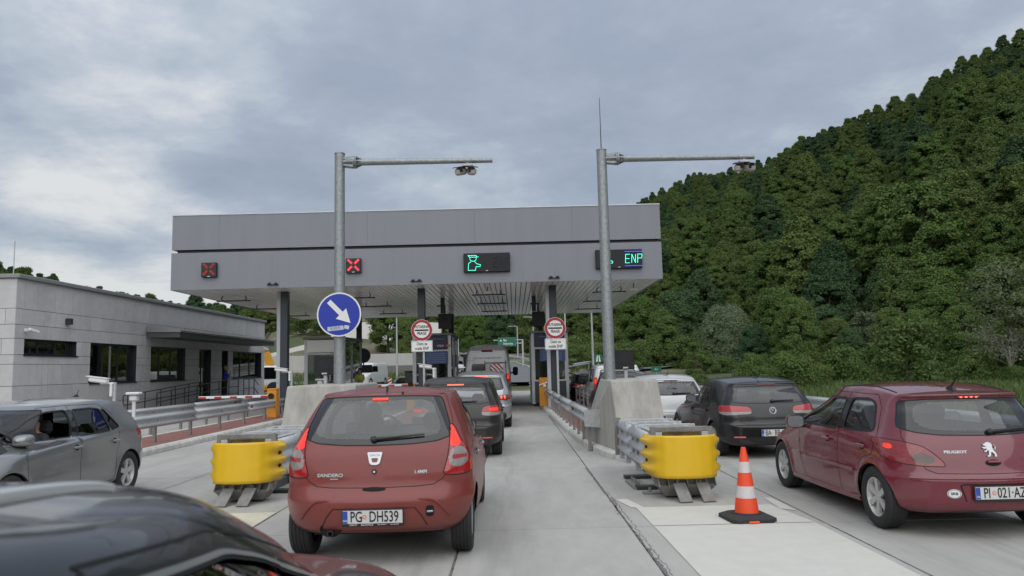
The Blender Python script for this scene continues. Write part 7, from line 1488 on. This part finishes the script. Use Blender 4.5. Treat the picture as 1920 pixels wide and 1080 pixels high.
# ---- the wooded hillside: pick planting spots on the slope, nearest rows first
def proj(x, y, z):
    v = Vector((x, y, z-1.7)); c, s = cos(PIT), sin(PIT); d = v.y*c+v.z*s; u = -v.y*s+v.z*c; return (v.x/d, u/d, d) if d > 0 else (9, 9, d)
rt = random.Random(21); spots = []
def scatter(n, a0, a1, f0, f1, mind, dens):
    for _ in range(n):
        a = rt.uniform(a0, a1); E, D, B = np.interp(a, RA, RE), np.interp(a, RA, RD), np.interp(a, RA, RB); f = rt.uniform(f0, f1); d = B+(D-B)*f; x, y = d*sin(a), d*cos(a); md = mind*(1+.12*f)*(.72 if f > .84 else 1)
        if any((x-p[0])**2+(y-p[1])**2 < md*md for p in spots): continue
        spots.append((x, y, d, a, f))
azp = lambda px_: az_el(px_, 600)[0]
scatter(9000, azp(830), azp(2150), .0, 1.04, 7.6, 1)
scatter(2600, azp(-350), azp(470), .55, 1.05, 6.5, 1); scatter(160, azp(480), azp(830), .75, 1.05, 9, 1)
spots = [s for s in spots if not (s[4] < .10 and s[3] < azp(1100))]
vis = sorted(spots, key=lambda s: s[2]); 
LB = {'beech': 'green broadleaf tree on the wooded hillside behind the toll plaza', 'dark': 'dark green tree on the wooded hillside behind the toll plaza', 'light': 'light green tree on the wooded hillside behind the toll plaza'}
inview = [s for s in vis if abs(proj(s[0], s[1], gz(s[0], s[1])+8)[0]) < .73]; cnt = {'beech': 0, 'dark': 0, 'light': 0}; rest = []
for k, (x, y, d, a, f) in enumerate(inview):
    key = rt.choices(('beech', 'dark', 'light'), (.62, .20, .18) if f < .75 else (.5, .45, .05))[0]; sc = (rt.choice((.75, .9, 1.0, 1.0, 1.15, 1.3)) if f < .7 else rt.choice((.66, .74, .8, .85)))*rt.uniform(.92, 1.08)*(1.0 if f > .05 else .8)
    if k < 300 and cnt[key] < 300: cnt[key] += 1; plant('broadleaf_tree', key, rt.randrange(9), x, y, sc, LB[key], 'tree', key+' trees on the hillside', rz=rt.uniform(0, 6.28), sq=rt.uniform(.85, 1.1))
    else: rest.append((x, y, key, sc, rt.uniform(0, 6.28)))
rest += [(s[0], s[1], 'beech', rt.uniform(.8, 1.2), rt.uniform(0, 6.28)) for s in vis if s not in inview and s[2] < 420][:160]
# the far rest of the wood is one mass
me = bpy.data.meshes.new('far_wood'); me.from_pydata([(x, y, gz(x, y)-.2) for x, y, *_ in rest], [], []); wood = bpy.data.objects.new('far_wood', me); COL.objects.link(wood); wood['kind'] = 'stuff'; wood['label'] = 'far green wood covering the top of the hill'
A1 = me.attributes.new('rot', 'FLOAT', 'POINT'); A1.data.foreach_set('value', [r[4] for r in rest]); A2 = me.attributes.new('sc', 'FLOAT', 'POINT'); A2.data.foreach_set('value', [r[3] for r in rest]); A3 = me.attributes.new('pick', 'INT', 'POINT'); A3.data.foreach_set('value', [k % 5 for k in range(len(rest))])
G = bpy.data.node_groups.new('far_wood', 'GeometryNodeTree'); G.interface.new_socket('Geometry', in_out='INPUT', socket_type='NodeSocketGeometry'); G.interface.new_socket('Geometry', in_out='OUTPUT', socket_type='NodeSocketGeometry')
gi, go = G.nodes.new('NodeGroupInput'), G.nodes.new('NodeGroupOutput'); ip = G.nodes.new('GeometryNodeInstanceOnPoints'); jn = G.nodes.new('GeometryNodeJoinGeometry')
srcs = []
for key, i in (('beech', 0), ('beech', 1), ('dark', 0), ('beech', 3), ('dark', 1)):
    src = next(o for o in bpy.data.objects if o.type == 'MESH' and o.data == KINDS[key][i][0]); srcs.append(src)
for src in reversed(srcs):
    oi = G.nodes.new('GeometryNodeObjectInfo'); oi.inputs['Object'].default_value = src; oi.inputs['As Instance'].default_value = True; oi.transform_space = 'ORIGINAL'; G.links.new(oi.outputs['Geometry'], jn.inputs[0])
def na(nm, ty): n = G.nodes.new('GeometryNodeInputNamedAttribute'); n.data_type = ty; n.inputs[0].default_value = nm; return n.outputs[0]
G.links.new(gi.outputs[0], ip.inputs['Points']); G.links.new(jn.outputs[0], ip.inputs['Instance']); ip.inputs['Pick Instance'].default_value = True; G.links.new(na('pick', 'INT'), ip.inputs['Instance Index'])
cx_ = G.nodes.new('ShaderNodeCombineXYZ'); G.links.new(na('rot', 'FLOAT'), cx_.inputs[2]); G.links.new(cx_.outputs[0], ip.inputs['Rotation']); G.links.new(na('sc', 'FLOAT'), ip.inputs['Scale']); G.links.new(ip.outputs[0], go.inputs[0])
wood.modifiers.new('far_wood', 'NODES').node_group = G
# dark ground under the wood
# ---- single trees and shrubs at the foot of the hill
kind('willow', 1, 8.0, 7.4, 150, 330, .085, LEAFS, base=.04, flat=1.0, droop=.2, jit=.55, nb=12, r0=.02, cs=.7, core=.4)
kind('thin', 2, 7.0, 5.2, 46, 110, .14, LEAFB, BARKP, base=.2, jit=.9, nb=30, r0=.014, frac=.9); kind('near', 3, 13, 9.5, 130, 240, .17, LEAF, base=.08, nb=14, cs=.75, core=.7, flat=.8); kind('nearlight', 2, 12, 9, 130, 240, .16, LEAFY, base=.05, nb=14, cs=.7, core=.6, flat=.8); kind('neardark', 2, 11, 9, 110, 240, .17, LEAFD, base=.06, nb=14, cs=.75, core=.7, flat=.8)
kind('bush', 4, 2.4, 3.4, 26, 190, .085, LEAFY, base=.0, flat=.8, jit=.8, nb=5, r0=.02, frac=.5); kind('bushd', 2, 2.8, 3.6, 28, 190, .09, LEAF, base=.0, flat=.8, jit=.8, nb=5, r0=.02, frac=.5); kind('bare', 1, 9.0, 5.5, 60, 40, .11, LEAFB, BARKP, base=.2, jit=.9, nb=60, r0=.010, frac=.95); kind('sapling', 2, 3.6, 2.2, 22, 110, .08, LEAFY, base=.1, nb=6)
me_, tr_, hh_ = KINDS['bare'][0]; tw, tips_ = twig_tree(8, 9.0, .11, BARKP); KINDS['bare'] = [(me_, tw, hh_)]
me_, tr_, hh_ = KINDS['thin'][0]; tw, tips_ = twig_tree(5, 6.5, .10, BARKP, 3); KINDS['thin'] = [(me_, tw, hh_)]
def at(px_, y): return (px_-960)/1400*y*1.0
NEAR = [('willow_tree', 'willow', 0, 1358, 88, 1.0, 'silvery grey green willow above the black hatchback roof', 1.0), ('bare_tree', 'thin', 0, 1625, 84, 1.0, 'brownish half bare tree in the middle of the right verge', 1.0), ('bare_tree', 'bare', 0, 1888, 50, .98, 'pale leafless tree above the aerial of the cherry red hatchback', 1.0),
        ('broadleaf_tree', 'near', 0, 1875, 66, .86, 'tall leafy tree at the right edge of the picture', 1.0), ('broadleaf_tree', 'near', 1, 1985, 62, .8, 'leafy tree cut by the right edge of the picture', 1.0), ('broadleaf_tree', 'nearlight', 0, 1760, 92, .92, 'round leafy tree left of the tall right edge tree', 1.0), ('broadleaf_tree', 'neardark', 0, 1680, 104, 1.0, 'dark round tree behind the brownish half bare tree', 1.0),
        ('broadleaf_tree', 'nearlight', 1, 1455, 108, .85, 'bright leafy tree right of the silvery willow', 1.1), ('broadleaf_tree', 'neardark', 1, 1270, 112, .95, 'dark leafy tree left of the silvery willow', 1.0), ('broadleaf_tree', 'near', 0, 1120, 105, .78, 'leafy tree behind the thick street lamp', 1.1), ('broadleaf_tree', 'nearlight', 0, 1195, 120, .85, 'light leafy tree behind the right gantry pole', 1.1), ('broadleaf_tree', 'neardark', 0, 1545, 100, .8, 'dark tree between the willow and the half bare tree', 1.0),
        ('broadleaf_tree', 'near', 1, 726, 104, .66, 'leafy tree in front of the pale sprayed slope', 1.15), ('broadleaf_tree', 'near', 2, 770, 98, .50, 'smaller leafy tree beside the tall one on the pale slope', 1.1), ('broadleaf_tree', 'nearlight', 1, 885, 125, .62, 'light green tree left of the green direction sign', 1.0), ('broadleaf_tree', 'near', 1, 1010, 130, .9, 'leafy tree behind the tall lamps of the climbing road', 1.1), ('broadleaf_tree', 'neardark', 1, 945, 145, .9, 'dark tree above the green direction sign', 1.1), ('sapling', 'sapling', 0, 1172, 62, 1.0, 'pale sapling below the right signal panel', 1.0), ('sapling', 'sapling', 1, 1060, 64, .9, 'young tree behind the white delivery van', 1.0), ('sapling', 'sapling', 1, 1300, 66, .9, 'young pale tree left of the willow foot', 1.0)]
for k, (px_, y, sc, key, lb) in enumerate(((1410, 80, .42, 'neardark', 'small dark tree close right of the silvery willow'), (1490, 76, .55, 'nearlight', 'small leafy tree above the wing mirror of the cherry red hatchback'), (1560, 82, .40, 'near', 'low leafy tree left of the brownish half bare tree'), (1590, 70, .34, 'neardark', 'low dark tree at the foot of the brownish half bare tree'), (1668, 72, .42, 'near', 'small tree right of the brownish half bare tree'), (1720, 66, .42, 'nearlight', 'low leafy tree above the roof of the cherry red hatchback'), (1800, 60, .46, 'nearlight', 'low bushy tree left of the pale leafless tree'), (1930, 52, .42, 'near', 'low bushy tree at the right picture edge'), (1240, 90, .55, 'nearlight', 'small leafy tree above the white hatchback'))): NEAR.append(('broadleaf_tree', key, k, px_, y, sc, lb, 1.15))
for nm, key, i, px_, y, sc, lb, sq in NEAR: plant(nm, key, i, at(px_, y), y, sc, lb, 'tree', None, rz=i*1.7+px_*.01, sq=sq)
rb = random.Random(5)
for k in range(40):
    px_ = 1300+k*18+rb.uniform(-16, 16); y = rb.uniform(44, 84); key = rb.choice(('bush', 'bush', 'bushd')); plant('bush', key, rb.randrange(4), at(px_, y), y, rb.choice((.35, .5, .7, .85, 1.0, 1.25))*rb.uniform(.85, 1.15)*(1.0 if y > 48 else .7), 'leafy green bush on the verge right of the toll lanes', 'bush', 'bushes along the right verge', rz=rb.uniform(0, 6))
for k in range(12): px_ = 1040+k*22+rb.uniform(-8, 8); y = rb.uniform(74, 95); plant('bush', 'bushd', rb.randrange(2), at(px_, y), y, rb.uniform(.8, 1.3), 'leafy green bush beyond the exit road', 'bush', 'bushes beyond the exit road', rz=rb.uniform(0, 6))
for k in range(14): px_ = rb.uniform(485, 700); y = rb.uniform(130, 240); plant('bush', 'bushd', rb.randrange(2), at(px_, y), y, rb.uniform(1.2, 2.2), 'dark bush on the earth slope behind the left booth', 'bush', 'bushes on the left earth slope', rz=rb.uniform(0, 6))
# grass tufts along the verge
def tufts(name, label, n, x0, x1, y0, y1, h):
    r = np.random.default_rng(9); x = r.uniform(x0, x1, n); y = r.uniform(y0, y1, n); z = np.array([gz(a, c) for a, c in zip(x, y)])-.03; an = r.uniform(0, 6.28, n); hh = h*r.uniform(.5, 1.3, n); lx, ly = r.normal(0, .3, n)*hh, r.normal(0, .3, n)*hh; w = .035*(1+hh)
    V = np.stack([np.stack([x-np.cos(an)*w, y-np.sin(an)*w, z], 1), np.stack([x+np.cos(an)*w, y+np.sin(an)*w, z], 1), np.stack([x+lx, y+ly, z+hh], 1)], 1).reshape(-1, 3); b = MB(); b.v = V.tolist(); b.f = [(3*i, 3*i+1, 3*i+2) for i in range(n)]
    o = obj(name, b, mat('grass_blades', (.085, .130, .032), .8, var=.3, vscale=.8)); o['kind'] = 'stuff'; o['label'] = label
tufts('grass', 'rough green grass on the verge right of the cars', 26000, 8.6, 40, 14, 62, .38); tufts('grass', 'yellowish grass beyond the left booths', 9000, -40, -8, 62, 82, .5)
